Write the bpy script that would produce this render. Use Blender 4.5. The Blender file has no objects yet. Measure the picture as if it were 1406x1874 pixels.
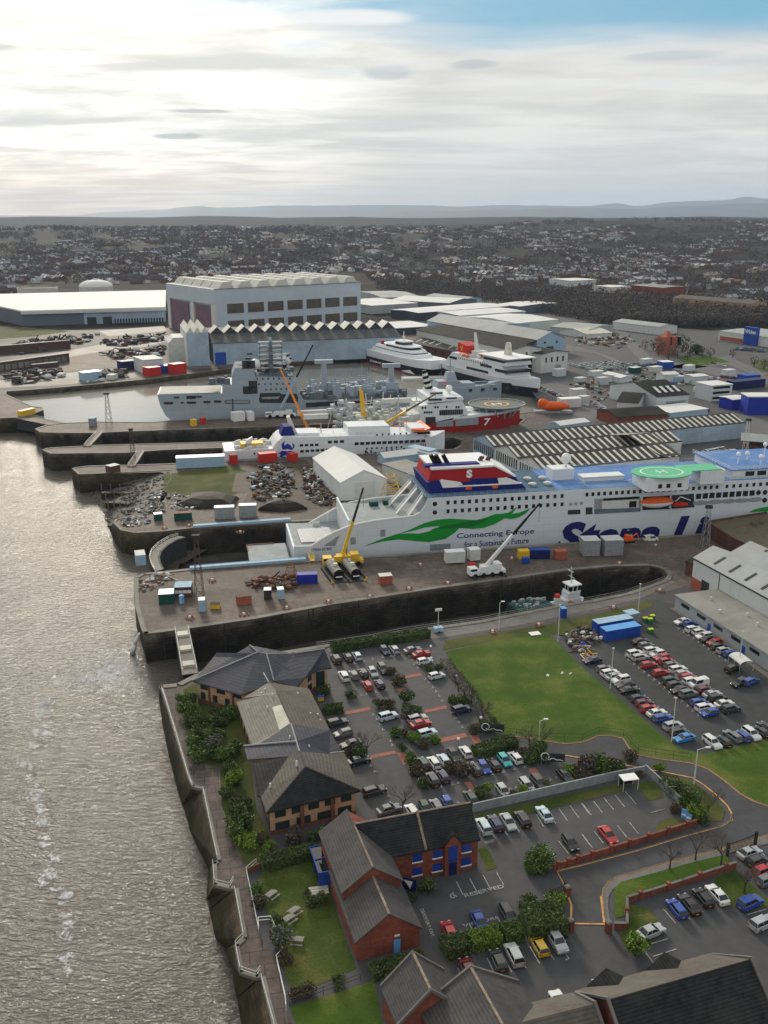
import bpy,math,random
from mathutils import Vector,Matrix,noise,geometry
rnd=random.Random(11)
R=math.radians
SC=bpy.context.scene
COL=SC.collection
# --- camera and survey helpers
F,CX,CY,CH=1720.0,703.0,937.0,104.0
TH=math.atan(542.0/F)
cT,sT=math.cos(TH),math.sin(TH)
def ray(x,y):
 a,b=(x-CX)/F,(CY-y)/F
 return Vector((a,cT+b*sT,-sT+b*cT))
def G(x,y,z=0.0):
 """ground survey: where the sight line of a photo point meets the level z"""
 r=ray(x,y)
 t=(z-CH)/r.z
 return Vector((r.x*t,r.y*t,z))
def ZT(g,y):
 """height of something standing at g whose top is seen at photo row y"""
 b=(CY-y)/F
 return CH+g.y*(-sT+b*cT)/(cT+b*sT)
def frame(p0,p1):
 d=p1-p0
 return p0.copy(),math.atan2(d.y,d.x),math.hypot(d.x,d.y)
def loc2(p,o,rot):
 d=p-o
 c,s=math.cos(rot),math.sin(rot)
 return Vector((d.x*c+d.y*s,-d.x*s+d.y*c,d.z))
def onplane(x,y,o,rot,v=0.0):
 """(u, z) on the upright plane through o along rot, v metres behind it"""
 r=ray(x,y)
 n=Vector((-math.sin(rot),math.cos(rot),0))
 t=((o-Vector((0,0,CH))).dot(n)+v)/r.dot(n)
 p=Vector((0,0,CH))+r*t
 q=loc2(p,o,rot)
 return q.x,p.z
cam=bpy.data.objects.new('camera',bpy.data.cameras.new('camera'))
COL.objects.link(cam)
cam.location=(0,0,CH)
cam.rotation_euler=(R(90)-TH,0,0)
cam.data.sensor_fit='VERTICAL'
cam.data.sensor_height=24
cam.data.lens=24*F/1874
cam.data.clip_end=120000
SC.camera=cam
SC.view_settings.view_transform='Standard'
SC.view_settings.look='None'
SC.view_settings.gamma=1
SC.view_settings.exposure=.15
SC.cycles.use_denoising=True
SC.cycles.max_bounces=5
SC.cycles.diffuse_bounces=2
SC.cycles.glossy_bounces=2
SC.cycles.volume_bounces=1
SC.cycles.transparent_max_bounces=6
SC.cycles.caustics_reflective=False
# --- mesh builder
class MB:
 def __init__(s):
  s.v,s.f,s.m=[],[],[]
 def add(s,vs,fs,m=0):
  o=len(s.v)
  s.v+=[tuple(v)for v in vs]
  s.f+=[tuple(i+o for i in f)for f in fs]
  s.m+=[m]*len(fs)
  return s
 def box(s,cx,cy,z0,sx,sy,sz,rot=0,m=0,tx=1.0,ty=1.0):
  c,n=math.cos(rot),math.sin(rot)
  vs=[]
  for z,kx,ky in((z0,1,1),(z0+sz,tx,ty)):
   for a,b in((-.5,-.5),(.5,-.5),(.5,.5),(-.5,.5)):
    x,y=a*sx*kx,b*sy*ky
    vs.append((cx+x*c-y*n,cy+x*n+y*c,z))
  return s.add(vs,[(3,2,1,0),(4,5,6,7),(0,1,5,4),(1,2,6,5),(2,3,7,6),(3,0,4,7)],m)
 def bx(s,x0,x1,y0,y1,z0,z1,m=0):
  return s.box((x0+x1)/2,(y0+y1)/2,z0,abs(x1-x0),abs(y1-y0),z1-z0,0,m)
 def prism(s,poly,z0,z1,m=0,mt=None):
  n=len(poly)
  vs=[(p[0],p[1],z0)for p in poly]+[(p[0],p[1],z1)for p in poly]
  s.add(vs,[(i,(i+1)%n,n+(i+1)%n,n+i)for i in range(n)]+[tuple(range(n))[::-1]],m)
  s.add([(p[0],p[1],z1)for p in poly],[tuple(range(n))],m if mt is None else mt)
  return s
 def slab(s,poly,v0,v1,m=0):
  """polygon in (u, z) given a thickness from v0 to v1 along y"""
  n=len(poly)
  vs=[(p[0],v0,p[1])for p in poly]+[(p[0],v1,p[1])for p in poly]
  return s.add(vs,[(i,(i+1)%n,n+(i+1)%n,n+i)for i in range(n)]+[tuple(range(n))[::-1],tuple(range(n,2*n))],m)
 def cyl(s,p0,p1,r0,r1=None,n=8,m=0):
  r1=r0 if r1 is None else r1
  p0,p1=Vector(p0),Vector(p1)
  d=(p1-p0)
  if d.length<1e-6:
   return s
  d.normalize()
  a=d.orthogonal().normalized()
  b=d.cross(a)
  vs=[]
  for p,r in((p0,r0),(p1,r1)):
   for i in range(n):
    t=2*math.pi*i/n
    vs.append(p+a*(r*math.cos(t))+b*(r*math.sin(t)))
  return s.add(vs,[(i,(i+1)%n,n+(i+1)%n,n+i)for i in range(n)]+[tuple(range(n))[::-1],tuple(range(n,2*n))],m)
 def tube(s,pts,r,n=6,m=0):
  for a,b in zip(pts,pts[1:]):
   s.cyl(a,b,r,r,n,m)
  return s
 def ball(s,c,rx,ry=None,rz=None,seg=12,rings=8,m=0,half=False):
  ry=rx if ry is None else ry
  rz=rx if rz is None else rz
  vs,fs=[],[]
  for j in range(rings+1):
   ph=-math.pi/2+math.pi*j/rings
   if half:
    ph=math.pi/2*j/rings
   for i in range(seg):
    t=2*math.pi*i/seg
    vs.append((c[0]+rx*math.cos(ph)*math.cos(t),c[1]+ry*math.cos(ph)*math.sin(t),c[2]+rz*math.sin(ph)))
  for j in range(rings):
   for i in range(seg):
    fs.append((j*seg+i,j*seg+(i+1)%seg,(j+1)*seg+(i+1)%seg,(j+1)*seg+i))
  return s.add(vs,fs,m)
 def loft(s,rings,m=0,closed=True,caps=True):
  n=len(rings[0])
  vs=[p for r in rings for p in r]
  fs=[]
  k=n if closed else n-1
  for j in range(len(rings)-1):
   for i in range(k):
    fs.append((j*n+i,j*n+(i+1)%n,(j+1)*n+(i+1)%n,(j+1)*n+i))
  if caps and closed:
   fs.append(tuple(range(n))[::-1])
   fs.append(tuple(range((len(rings)-1)*n,len(rings)*n)))
  return s.add(vs,fs,m)
 def quad(s,a,b,c,d,m=0):
  return s.add([a,b,c,d],[(0,1,2,3)],m)
 def poly(s,pts,m=0):
  return s.add(pts,[tuple(range(len(pts)))],m)
 def plate(s,pts,th,m=0):
  """a 3-D polygon with thickness th downwards"""
  n=len(pts)
  vs=[tuple(p)for p in pts]+[(p[0],p[1],p[2]-th)for p in pts]
  return s.add(vs,[tuple(range(n)),tuple(range(n,2*n))[::-1]]+[(i,n+i,n+(i+1)%n,(i+1)%n)for i in range(n)],m)
 def rail(s,pts,h=1.1,r=.04,step=2.5,rows=2,m=0):
  for a,b in zip(pts,pts[1:]):
   a,b=Vector(a),Vector(b)
   n=max(1,int((b-a).length/step))
   for i in range(n+1):
    p=a.lerp(b,i/n)
    s.cyl(p,p+Vector((0,0,h)),r,r,4,m)
   for k in range(1,rows+1):
    s.cyl(a+Vector((0,0,h*k/rows)),b+Vector((0,0,h*k/rows)),r,r,4,m)
  return s
 def build(s,name,mats,parent=None,world=False,smooth=False):
  if not isinstance(mats,(list,tuple)):
   mats=[mats]
  vs=s.v
  if world and parent is not None:
   o,rot=parent.location.copy(),parent.rotation_euler.z
   vs=[tuple(loc2(Vector(p),o,rot))for p in vs]
  me=bpy.data.meshes.new(name)
  me.from_pydata(vs,[],s.f)
  for mm in mats:
   me.materials.append(MAT(mm)if isinstance(mm,str)else mm)
  if len(mats)>1:
   me.polygons.foreach_set('material_index',s.m)
  if smooth:
   me.polygons.foreach_set('use_smooth',[True]*len(me.polygons))
  me.validate()
  o=bpy.data.objects.new(name,me)
  COL.objects.link(o)
  if parent is not None:
   o.parent=parent
  return o
def tag(o,label,cat,group=None,kind=None):
 if label:
  o['label']=label
 if cat:
  o['category']=cat
 if group:
  o['group']=group
 if kind:
  o['kind']=kind
 return o
def thing(name,label,cat,loc=(0,0,0),rot=0.0,group=None):
 o=bpy.data.objects.new(name,None)
 COL.objects.link(o)
 o.empty_display_size=.5
 o.location=loc
 o.rotation_euler=(0,0,rot)
 return tag(o,label,cat,group,'thing')
KIDS={}
def copy_thing(o,loc,rot,label=None,scale=None,group=None):
 c=o.copy()
 COL.objects.link(c)
 c.location=loc
 c.rotation_euler=(0,0,rot)
 if label:
  c['label']=label
 if group:
  c['group']=group
 if scale:
  c.scale=(scale,)*3 if not isinstance(scale,tuple)else scale
 for ch in o.children:
  d=ch.copy()
  COL.objects.link(d)
  d.parent=c
  for g in ch.children:
   e=g.copy()
   COL.objects.link(e)
   e.parent=d
 return c
def struct(name,mb,mat,smooth=False):
 o=mb.build(name,mat,smooth=smooth)
 o['kind']='structure'
 return o
# --- materials
MATS={}
SPEC={}
def new_mat(name):
 m=bpy.data.materials.new(name)
 m.use_nodes=True
 nt=m.node_tree
 return m,nt,nt.nodes,nt.links,nt.nodes['Principled BSDF']
def nd(N,typ,**kw):
 n=N.new(typ)
 for k,v in kw.items():
  if k in n.inputs:
   n.inputs[k].default_value=v
  else:
   setattr(n,k,v)
 return n
def ramp(N,L,src,stops):
 r=N.new('ShaderNodeValToRGB')
 e=r.color_ramp.elements
 while len(e)<len(stops):
  e.new(.5)
 for el,(p,c)in zip(e,stops):
  el.position=p
  el.color=(*c,1)if len(c)==3 else c
 L.new(src,r.inputs['Fac'])
 return r
def mixc(N,L,fac,a,b,mode='MIX'):
 m=N.new('ShaderNodeMix')
 m.data_type='RGBA'
 m.blend_type=mode
 for sock,val in((m.inputs[0],fac),(m.inputs[6],a),(m.inputs[7],b)):
  if isinstance(val,(int,float)):
   sock.default_value=val
  elif isinstance(val,(tuple,list)):
   sock.default_value=(*val[:3],1)
  else:
   L.new(val,sock)
 return m.outputs[2]
def basic(name,col,rough=.75,var=.25,scale=.6,grime=None,gscale=.08,gamt=.5,bump=0,metal=0,spec=.15,pattern=None,obj=True,aniso=None,tide=None,streak=None):
 """col varied by two noises; grime = a second colour in larger irregular stains; pattern adds bricks, ribs, tiles"""
 m,nt,N,L,B=new_mat(name)
 tc=N.new('ShaderNodeTexCoord')
 vec=tc.outputs['Object']
 if aniso:
  mp=nd(N,'ShaderNodeMapping')
  mp.inputs['Scale'].default_value=aniso
  L.new(vec,mp.inputs['Vector'])
  vec2=mp.outputs['Vector']
 else:
  vec2=vec
 n1=nd(N,'ShaderNodeTexNoise',Scale=scale,Detail=6.0,Roughness=.65)
 L.new(vec2,n1.inputs['Vector'])
 lo=tuple(max(0,c*(1-var))for c in col)
 hi=tuple(min(1,c*(1+var))for c in col)
 c=ramp(N,L,n1.outputs['Fac'],[(.3,lo),(.7,hi)]).outputs['Color']
 if grime:
  n2=nd(N,'ShaderNodeTexNoise',Scale=gscale,Detail=8.0,Roughness=.7)
  L.new(vec2,n2.inputs['Vector'])
  f=ramp(N,L,n2.outputs['Fac'],[(.45,(0,0,0)),(.68,(gamt,)*3)]).outputs['Color']
  c=mixc(N,L,f,c,grime)
 hgt=n1.outputs['Fac']
 if pattern:
  kind,sz,dark=pattern
  if kind=='slab':
   br=nd(N,'ShaderNodeTexBrick',Scale=1.0)
   for k_,v_ in(('Brick Width',sz),('Row Height',sz*.7),('Mortar Size',.09),('Color1',(1,1,1,1)),('Color2',(.8,.8,.82,1)),('Mortar',(dark,)*3+(1,))):
    br.inputs[k_].default_value=v_
   mp=nd(N,'ShaderNodeMapping')
   mp.inputs['Rotation'].default_value=(0,0,R(-11))
   L.new(vec,mp.inputs[0]);L.new(mp.outputs[0],br.inputs['Vector'])
   c=mixc(N,L,1.0,c,br.outputs['Color'],'MULTIPLY')
  elif kind=='plates':
   sp=N.new('ShaderNodeSeparateXYZ');L.new(vec,sp.inputs[0])
   cb=N.new('ShaderNodeCombineXYZ');L.new(sp.outputs[0],cb.inputs[0]);L.new(sp.outputs[2],cb.inputs[1])
   br=nd(N,'ShaderNodeTexBrick',Scale=1.0)
   for k_,v_ in(('Brick Width',sz),('Row Height',sz*.28),('Mortar Size',.07),('Color1',(1,1,1,1)),('Color2',(.955,.96,.965,1)),('Mortar',(dark,)*3+(1,))):
    br.inputs[k_].default_value=v_
   L.new(cb.outputs[0],br.inputs['Vector'])
   c=mixc(N,L,1.0,c,br.outputs['Color'],'MULTIPLY')
  elif kind=='brick':
   sp=N.new('ShaderNodeSeparateXYZ');L.new(vec,sp.inputs[0])
   ad=nd(N,'ShaderNodeMath',operation='ADD');L.new(sp.outputs[0],ad.inputs[0]);L.new(sp.outputs[1],ad.inputs[1])
   cb=N.new('ShaderNodeCombineXYZ');L.new(ad.outputs[0],cb.inputs[0]);L.new(sp.outputs[2],cb.inputs[1])
   br=nd(N,'ShaderNodeTexBrick',Scale=1.0)
   br.inputs['Brick Width'].default_value=sz*3
   br.inputs['Row Height'].default_value=sz
   br.inputs['Mortar Size'].default_value=sz*.12
   br.inputs['Color1'].default_value=(1,1,1,1)
   br.inputs['Color2'].default_value=(.72,.72,.72,1)
   br.inputs['Mortar'].default_value=(dark,dark,dark,1)
   L.new(cb.outputs[0],br.inputs['Vector'])
   c=mixc(N,L,1.0,c,br.outputs['Color'],'MULTIPLY')
  else:
   wv=nd(N,'ShaderNodeTexWave',Scale=1/sz,Distortion=0.0)
   wv.bands_direction={'ribx':'X','riby':'Y','ribz':'Z','diag':'DIAGONAL'}[kind]
   L.new(vec,wv.inputs['Vector'])
   f=ramp(N,L,wv.outputs['Fac'],[(.0,(dark,)*3),(.45,(1,1,1))]).outputs['Color']
   c=mixc(N,L,1.0,c,f,'MULTIPLY')
   hgt=wv.outputs['Fac']
 if streak:
  mp_=nd(N,'ShaderNodeMapping');mp_.inputs['Scale'].default_value=(1.1,1.1,.06);L.new(vec,mp_.inputs[0])
  n4=nd(N,'ShaderNodeTexNoise',Scale=1.0,Detail=5.0,Roughness=.6);L.new(mp_.outputs[0],n4.inputs['Vector'])
  c=mixc(N,L,ramp(N,L,n4.outputs['Fac'],[(.55,(0,0,0)),(.78,(streak[1],)*3)]).outputs['Color'],c,streak[0])
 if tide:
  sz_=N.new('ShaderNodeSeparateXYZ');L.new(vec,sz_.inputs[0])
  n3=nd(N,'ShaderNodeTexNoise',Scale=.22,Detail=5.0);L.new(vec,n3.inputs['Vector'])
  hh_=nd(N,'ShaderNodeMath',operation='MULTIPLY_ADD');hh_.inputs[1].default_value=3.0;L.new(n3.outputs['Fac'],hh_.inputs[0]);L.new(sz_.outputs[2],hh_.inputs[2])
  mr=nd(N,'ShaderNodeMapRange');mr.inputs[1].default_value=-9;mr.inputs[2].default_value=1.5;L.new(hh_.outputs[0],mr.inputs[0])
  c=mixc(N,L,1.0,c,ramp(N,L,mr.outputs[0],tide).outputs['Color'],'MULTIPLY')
 L.new(c,B.inputs['Base Color'])
 B.inputs['Roughness'].default_value=rough
 B.inputs['Metallic'].default_value=metal
 B.inputs['Specular IOR Level'].default_value=spec
 if bump:
  b=nd(N,'ShaderNodeBump',Strength=bump,Distance=.1)
  L.new(hgt,b.inputs['Height'])
  L.new(b.outputs['Normal'],B.inputs['Normal'])
 return m
def MAT(name):
 if name not in MATS:
  MATS[name]=basic(name,**SPEC[name])
 return MATS[name]
def S(name,col,**kw):
 kw['col']=col
 SPEC[name]=kw
S('asphalt',(.053,.055,.062),var=.2,scale=.5,grime=(.085,.082,.082),gscale=.07,gamt=.6,rough=.8,spec=.35)
S('road_asphalt',(.07,.071,.078),var=.14,scale=.6,grime=(.042,.042,.045),gscale=.1,gamt=.6,rough=.8)
S('lot_asphalt',(.046,.05,.054),var=.18,scale=.5,grime=(.065,.066,.066),gscale=.06,gamt=.7,rough=.75)
S('pavement',(.16,.155,.15),var=.18,scale=.8,grime=(.1,.095,.09),gscale=.15,gamt=.7)
S('quay_concrete',(.145,.118,.1),var=.35,scale=.5,grime=(.06,.047,.041),gscale=.045,gamt=.95,rough=.75,pattern=('slab',9.0,.6))
S('promenade_stone',(.12,.092,.084),var=.35,scale=.8,grime=(.05,.046,.036),gscale=.12,gamt=.9,pattern=('slab',4.0,.45))
S('coping',(.2,.19,.17),var=.35,scale=.4,grime=(.09,.085,.07),gscale=.1,gamt=.9)
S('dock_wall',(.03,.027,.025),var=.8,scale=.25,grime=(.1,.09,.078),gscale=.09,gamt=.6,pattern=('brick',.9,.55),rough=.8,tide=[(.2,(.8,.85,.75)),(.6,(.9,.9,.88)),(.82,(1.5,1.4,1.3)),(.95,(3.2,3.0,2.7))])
S('dock_floor',(.045,.042,.04),var=.5,scale=.2,grime=(.1,.09,.08),gscale=.08)
S('river_wall',(.085,.07,.052),var=.5,scale=.35,grime=(.03,.032,.022),gscale=.12,gamt=.9,pattern=('brick',.6,.55),tide=[(.15,(.4,.45,.3)),(.5,(.6,.68,.4)),(.75,(1.0,.95,.85)),(.95,(1.7,1.6,1.45))])
S('brick_paving',(.3,.115,.085),var=.25,scale=1.5,grime=(.16,.09,.08),gscale=.3)
S('white_line',(.62,.62,.6),var=.3,scale=2,grime=(.2,.2,.2),gscale=.8,gamt=.7)
S('worn_line',(.4,.4,.4),var=.3,scale=2,grime=(.1,.1,.1),gscale=.9,gamt=.9)
S('yellow_line',(.62,.33,.1),var=.25,scale=2,grime=(.25,.16,.09),gscale=.6,gamt=.8)
S('rubble',(.07,.065,.058),var=.7,scale=.4,grime=(.16,.15,.135),gscale=.25,gamt=.9,bump=1)
S('soil',(.06,.045,.035),var=.5,scale=.4,grime=(.12,.09,.06),gscale=.12)
S('dark_heap',(.022,.019,.018),var=.5,scale=.6,bump=1)
S('red_brick',(.29,.09,.06),var=.3,scale=.9,grime=(.13,.055,.048),gscale=.25,gamt=.75,streak=((.1,.05,.045),.45),pattern=('brick',.16,.6))
S('dark_brick',(.15,.075,.06),var=.3,scale=.5,grime=(.08,.05,.045),gscale=.15,pattern=('brick',.25,.6))
S('buff_brick',(.52,.33,.2),var=.15,scale=.8,pattern=('brick',.18,.75))
S('brown_brick',(.2,.09,.065),var=.25,scale=.8,pattern=('brick',.18,.65))
S('slate',(.06,.064,.082),var=.25,scale=.9,pattern=('ribz',.9,.72),grime=(.085,.085,.1),gscale=.15,rough=.6)
S('brown_tile',(.105,.092,.082),var=.25,scale=.9,pattern=('ribz',.9,.7),grime=(.15,.14,.115),gscale=.12,gamt=.8)
S('grey_tile',(.075,.072,.075),var=.25,scale=.9,pattern=('ribz',.9,.7),grime=(.13,.125,.12),gscale=.15)
S('pale_tile',(.24,.225,.2),var=.2,scale=.5,pattern=('ribz',.9,.75),grime=(.15,.14,.12),gscale=.1)
S('dark_tile',(.026,.027,.03),spec=.06,var=.4,scale=.8,pattern=('ribz',.9,.6),grime=(.06,.062,.055),gscale=.15)
S('ridge_tile',(.24,.19,.15),var=.4,scale=1.5)
S('lead',(.3,.31,.32),var=.2,scale=1)
S('white_clad',(.62,.65,.66),var=.07,scale=.15,grime=(.5,.5,.48),gscale=.05,gamt=.5,pattern=('diag',1.6,.88),rough=.5,streak=((.36,.36,.34),.4))
S('grey_clad',(.4,.43,.45),var=.1,scale=.15,grime=(.28,.28,.27),gscale=.05,gamt=.6,pattern=('diag',1.6,.85),rough=.55)
S('hall_clad',(.5,.57,.64),var=.06,scale=.05,grime=(.43,.49,.55),gscale=.02,gamt=.6,rough=.55,streak=((.36,.38,.4),.4),pattern=('plates',7.0,.9))
S('blue_clad',(.36,.47,.58),var=.12,scale=.06,grime=(.23,.26,.28),gscale=.04,gamt=.8,rough=.6,streak=((.2,.21,.22),.5),pattern=('plates',6.0,.85))
S('dark_clad',(.05,.06,.075),var=.25,scale=.1,grime=(.09,.09,.1),gscale=.04)
S('slate_clad',(.13,.15,.19),var=.12,scale=.05)
S('maroon_door',(.2,.13,.16),var=.2,scale=.08,pattern=('riby',5.,.6))
S('roof_light',(.6,.6,.56),var=.12,scale=.08,grime=(.45,.43,.38),gscale=.03,gamt=.7)
S('roof_white',(.66,.67,.66),var=.08,scale=.05,grime=(.52,.52,.5),gscale=.02)
S('roof_grey',(.36,.38,.38),var=.12,scale=.1,grime=(.27,.27,.26),gscale=.03,pattern=('ribx',2.,.88))
S('roof_felt',(.27,.265,.25),var=.12,scale=.3,grime=(.18,.175,.16),gscale=.08,gamt=.8)
S('roof_dark',(.028,.029,.028),spec=.04,var=.4,scale=.15,grime=(.045,.045,.04),gscale=.06,gamt=.8)
S('sheet_dark',(.05,.052,.046),var=.35,scale=.3,grime=(.08,.08,.066),gscale=.1)
S('sheet_pale',(.55,.53,.46),var=.25,scale=.3)
S('tent_white',(.68,.72,.72),var=.08,scale=.2,grime=(.5,.53,.5),gscale=.06,gamt=.6)
S('tent_grey',(.42,.5,.52),var=.08,scale=.2)
S('steel',(.3,.32,.34),var=.25,scale=1,rough=.5,metal=.2)
S('galv',(.5,.52,.53),var=.15,scale=1,rough=.5)
S('dark_steel',(.04,.042,.045),var=.4,scale=1)
S('rust',(.2,.085,.045),var=.5,scale=1.2,grime=(.09,.05,.035),gscale=.5)
S('brown_steel',(.1,.062,.05),var=.5,scale=1)
S('white_paint',(.78,.79,.79),var=.06,scale=.4,rough=.45)
S('off_white',(.6,.61,.59),var=.12,scale=.4)
S('blue_paint',(.02,.07,.36),var=.15,scale=.8,rough=.5)
S('sky_paint',(.12,.35,.72),var=.12,scale=.8,rough=.5)
S('pale_blue',(.33,.47,.6),var=.15,scale=.8)
S('navy',(.012,.018,.1),var=.15,scale=.4,rough=.5)
S('cobalt',(.02,.035,.33),var=.15,scale=.1,rough=.5)
S('red_paint',(.5,.03,.025),var=.2,scale=.6,rough=.5)
S('orange',(.75,.12,.02),var=.15,scale=.8,rough=.5)
S('amber',(.75,.27,.03),var=.15,scale=.8,rough=.5)
S('yellow',(.72,.45,.03),var=.2,scale=.8,rough=.5)
S('yellow_green',(.55,.6,.05),var=.15,scale=1)
S('green_paint',(.02,.2,.06),var=.2,scale=.8)
S('dark_green',(.012,.075,.06),var=.25,scale=.8)
S('brick_orange',(.36,.11,.07),var=.2,scale=.8)
S('rubber',(.012,.012,.013),var=.3,scale=3,rough=.85)
S('glass',(.012,.016,.02),var=.1,scale=1,rough=.06,spec=.6)
S('blue_glass',(.015,.05,.3),var=.2,scale=1,rough=.1,spec=.6)
S('green_glass',(.02,.035,.035),var=.3,scale=1,rough=.08,spec=.6)
S('brown_glass',(.1,.088,.07),var=.3,scale=.2,rough=.25)
S('timber',(.16,.125,.09),var=.35,scale=1,grime=(.08,.065,.05),gscale=.6)
S('grey_timber',(.25,.24,.22),var=.25,scale=1)
S('black',(.008,.008,.009),var=.3,scale=1)
S('ship_white',(.72,.75,.78),var=.035,scale=.12,grime=(.62,.65,.67),gscale=.05,gamt=.5,rough=.4,aniso=(.25,1,2),streak=((.4,.34,.28),.3),pattern=('plates',8.0,.85))
S('hull_white',(.66,.71,.76),var=.035,scale=.1,grime=(.57,.61,.65),gscale=.05,gamt=.6,rough=.4,aniso=(.25,1,2),streak=((.42,.38,.33),.28),pattern=('plates',9.0,.86))
S('deck_blue',(.09,.2,.46),var=.25,scale=.3,grime=(.2,.3,.5),gscale=.08,gamt=.7)
S('deck_teal',(.045,.11,.18),var=.2,scale=.3)
S('deck_grey',(.3,.33,.35),var=.2,scale=.3,grime=(.2,.21,.22),gscale=.1)
S('pad_green',(.13,.48,.29),var=.1,scale=.3)
S('ribbon_green',(.012,.27,.035),var=.05,scale=.3)
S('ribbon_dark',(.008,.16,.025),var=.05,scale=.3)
S('letter_blue',(.015,.016,.13),var=.05,scale=.3)
S('funnel_red',(.36,.02,.025),var=.08,scale=.3)
S('funnel_blue',(.012,.02,.17),var=.1,scale=.3)
S('navy_grey',(.33,.395,.465),var=.06,scale=.1,grime=(.26,.34,.42),gscale=.06,gamt=.6,rough=.5,aniso=(.4,1,1.5),streak=((.18,.17,.16),.35),pattern=('plates',8.0,.85))
S('navy_deck',(.13,.16,.19),var=.25,scale=.3)
S('deck_sand',(.42,.42,.39),var=.15,scale=.2,grime=(.3,.3,.28),gscale=.08)
S('hull_black',(.012,.015,.025),var=.2,scale=.2,rough=.4)
S('boot_red',(.3,.03,.03),var=.2,scale=.2)
S('hull_red',(.34,.018,.018),var=.12,scale=.15,grime=(.26,.015,.015),gscale=.08,rough=.45,streak=((.16,.03,.025),.4))
S('pad_grey',(.14,.15,.15),var=.2,scale=.3)
def leafmat(name,a,b,c,rough=.6):
 m,nt,N,L,B=new_mat(name)
 g=N.new('ShaderNodeNewGeometry')
 tc=N.new('ShaderNodeTexCoord')
 n1=nd(N,'ShaderNodeTexNoise',Scale=.7,Detail=3.0)
 L.new(tc.outputs['Object'],n1.inputs['Vector'])
 ad=nd(N,'ShaderNodeMath',operation='MULTIPLY_ADD')
 L.new(g.outputs['Random Per Island'],ad.inputs[0])
 ad.inputs[1].default_value=.55
 L.new(n1.outputs['Fac'],ad.inputs[2])
 r=ramp(N,L,ad.outputs[0],[(.35,a),(.7,b),(1.0,c)])
 L.new(r.outputs['Color'],B.inputs['Base Color'])
 B.inputs['Roughness'].default_value=rough
 B.inputs['Specular IOR Level'].default_value=.2
 MATS[name]=m
leafmat('leaf_dark',(.025,.042,.016),(.052,.082,.026),(.11,.15,.05))
leafmat('leaf_mid',(.03,.06,.015),(.065,.115,.026),(.13,.2,.05))
leafmat('leaf_lime',(.06,.1,.012),(.1,.18,.02),(.2,.28,.04))
leafmat('leaf_grey',(.05,.058,.045),(.09,.1,.075),(.14,.15,.11))
leafmat('leaf_brown',(.045,.038,.022),(.08,.066,.04),(.12,.105,.065))
leafmat('twig',(.045,.035,.03),(.08,.065,.055),(.12,.1,.085))
leafmat('wood_far',(.055,.047,.046),(.09,.078,.074),(.125,.112,.1),.9)
S('bark',(.07,.055,.045),var=.35,scale=2)
S('pale_bark',(.2,.18,.16),var=.3,scale=2)
def grassmat(name,a,b,c,s=.25):
 m,nt,N,L,B=new_mat(name)
 tc=N.new('ShaderNodeTexCoord')
 n1=nd(N,'ShaderNodeTexNoise',Scale=s*.35,Detail=5.0,Roughness=.6)
 n2=nd(N,'ShaderNodeTexNoise',Scale=s*9,Detail=6.0,Roughness=.75)
 for n in(n1,n2):
  L.new(tc.outputs['Object'],n.inputs['Vector'])
 ad=nd(N,'ShaderNodeMath',operation='MULTIPLY_ADD')
 L.new(n2.outputs['Fac'],ad.inputs[0])
 ad.inputs[1].default_value=.55
 L.new(n1.outputs['Fac'],ad.inputs[2])
 r=ramp(N,L,ad.outputs[0],[(.58,a),(.78,b),(.96,c)])
 L.new(r.outputs['Color'],B.inputs['Base Color'])
 B.inputs['Roughness'].default_value=.9
 B.inputs['Specular IOR Level'].default_value=.1
 bp=nd(N,'ShaderNodeBump',Strength=.8,Distance=.15)
 L.new(n2.outputs['Fac'],bp.inputs['Height'])
 L.new(bp.outputs['Normal'],B.inputs['Normal'])
 MATS[name]=m
grassmat('lawn',(.034,.074,.009),(.056,.1,.013),(.125,.14,.034))
grassmat('rough_grass',(.035,.055,.012),(.07,.085,.022),(.12,.105,.045))
grassmat('garden_grass',(.028,.052,.01),(.055,.08,.016),(.13,.125,.04))
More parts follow.
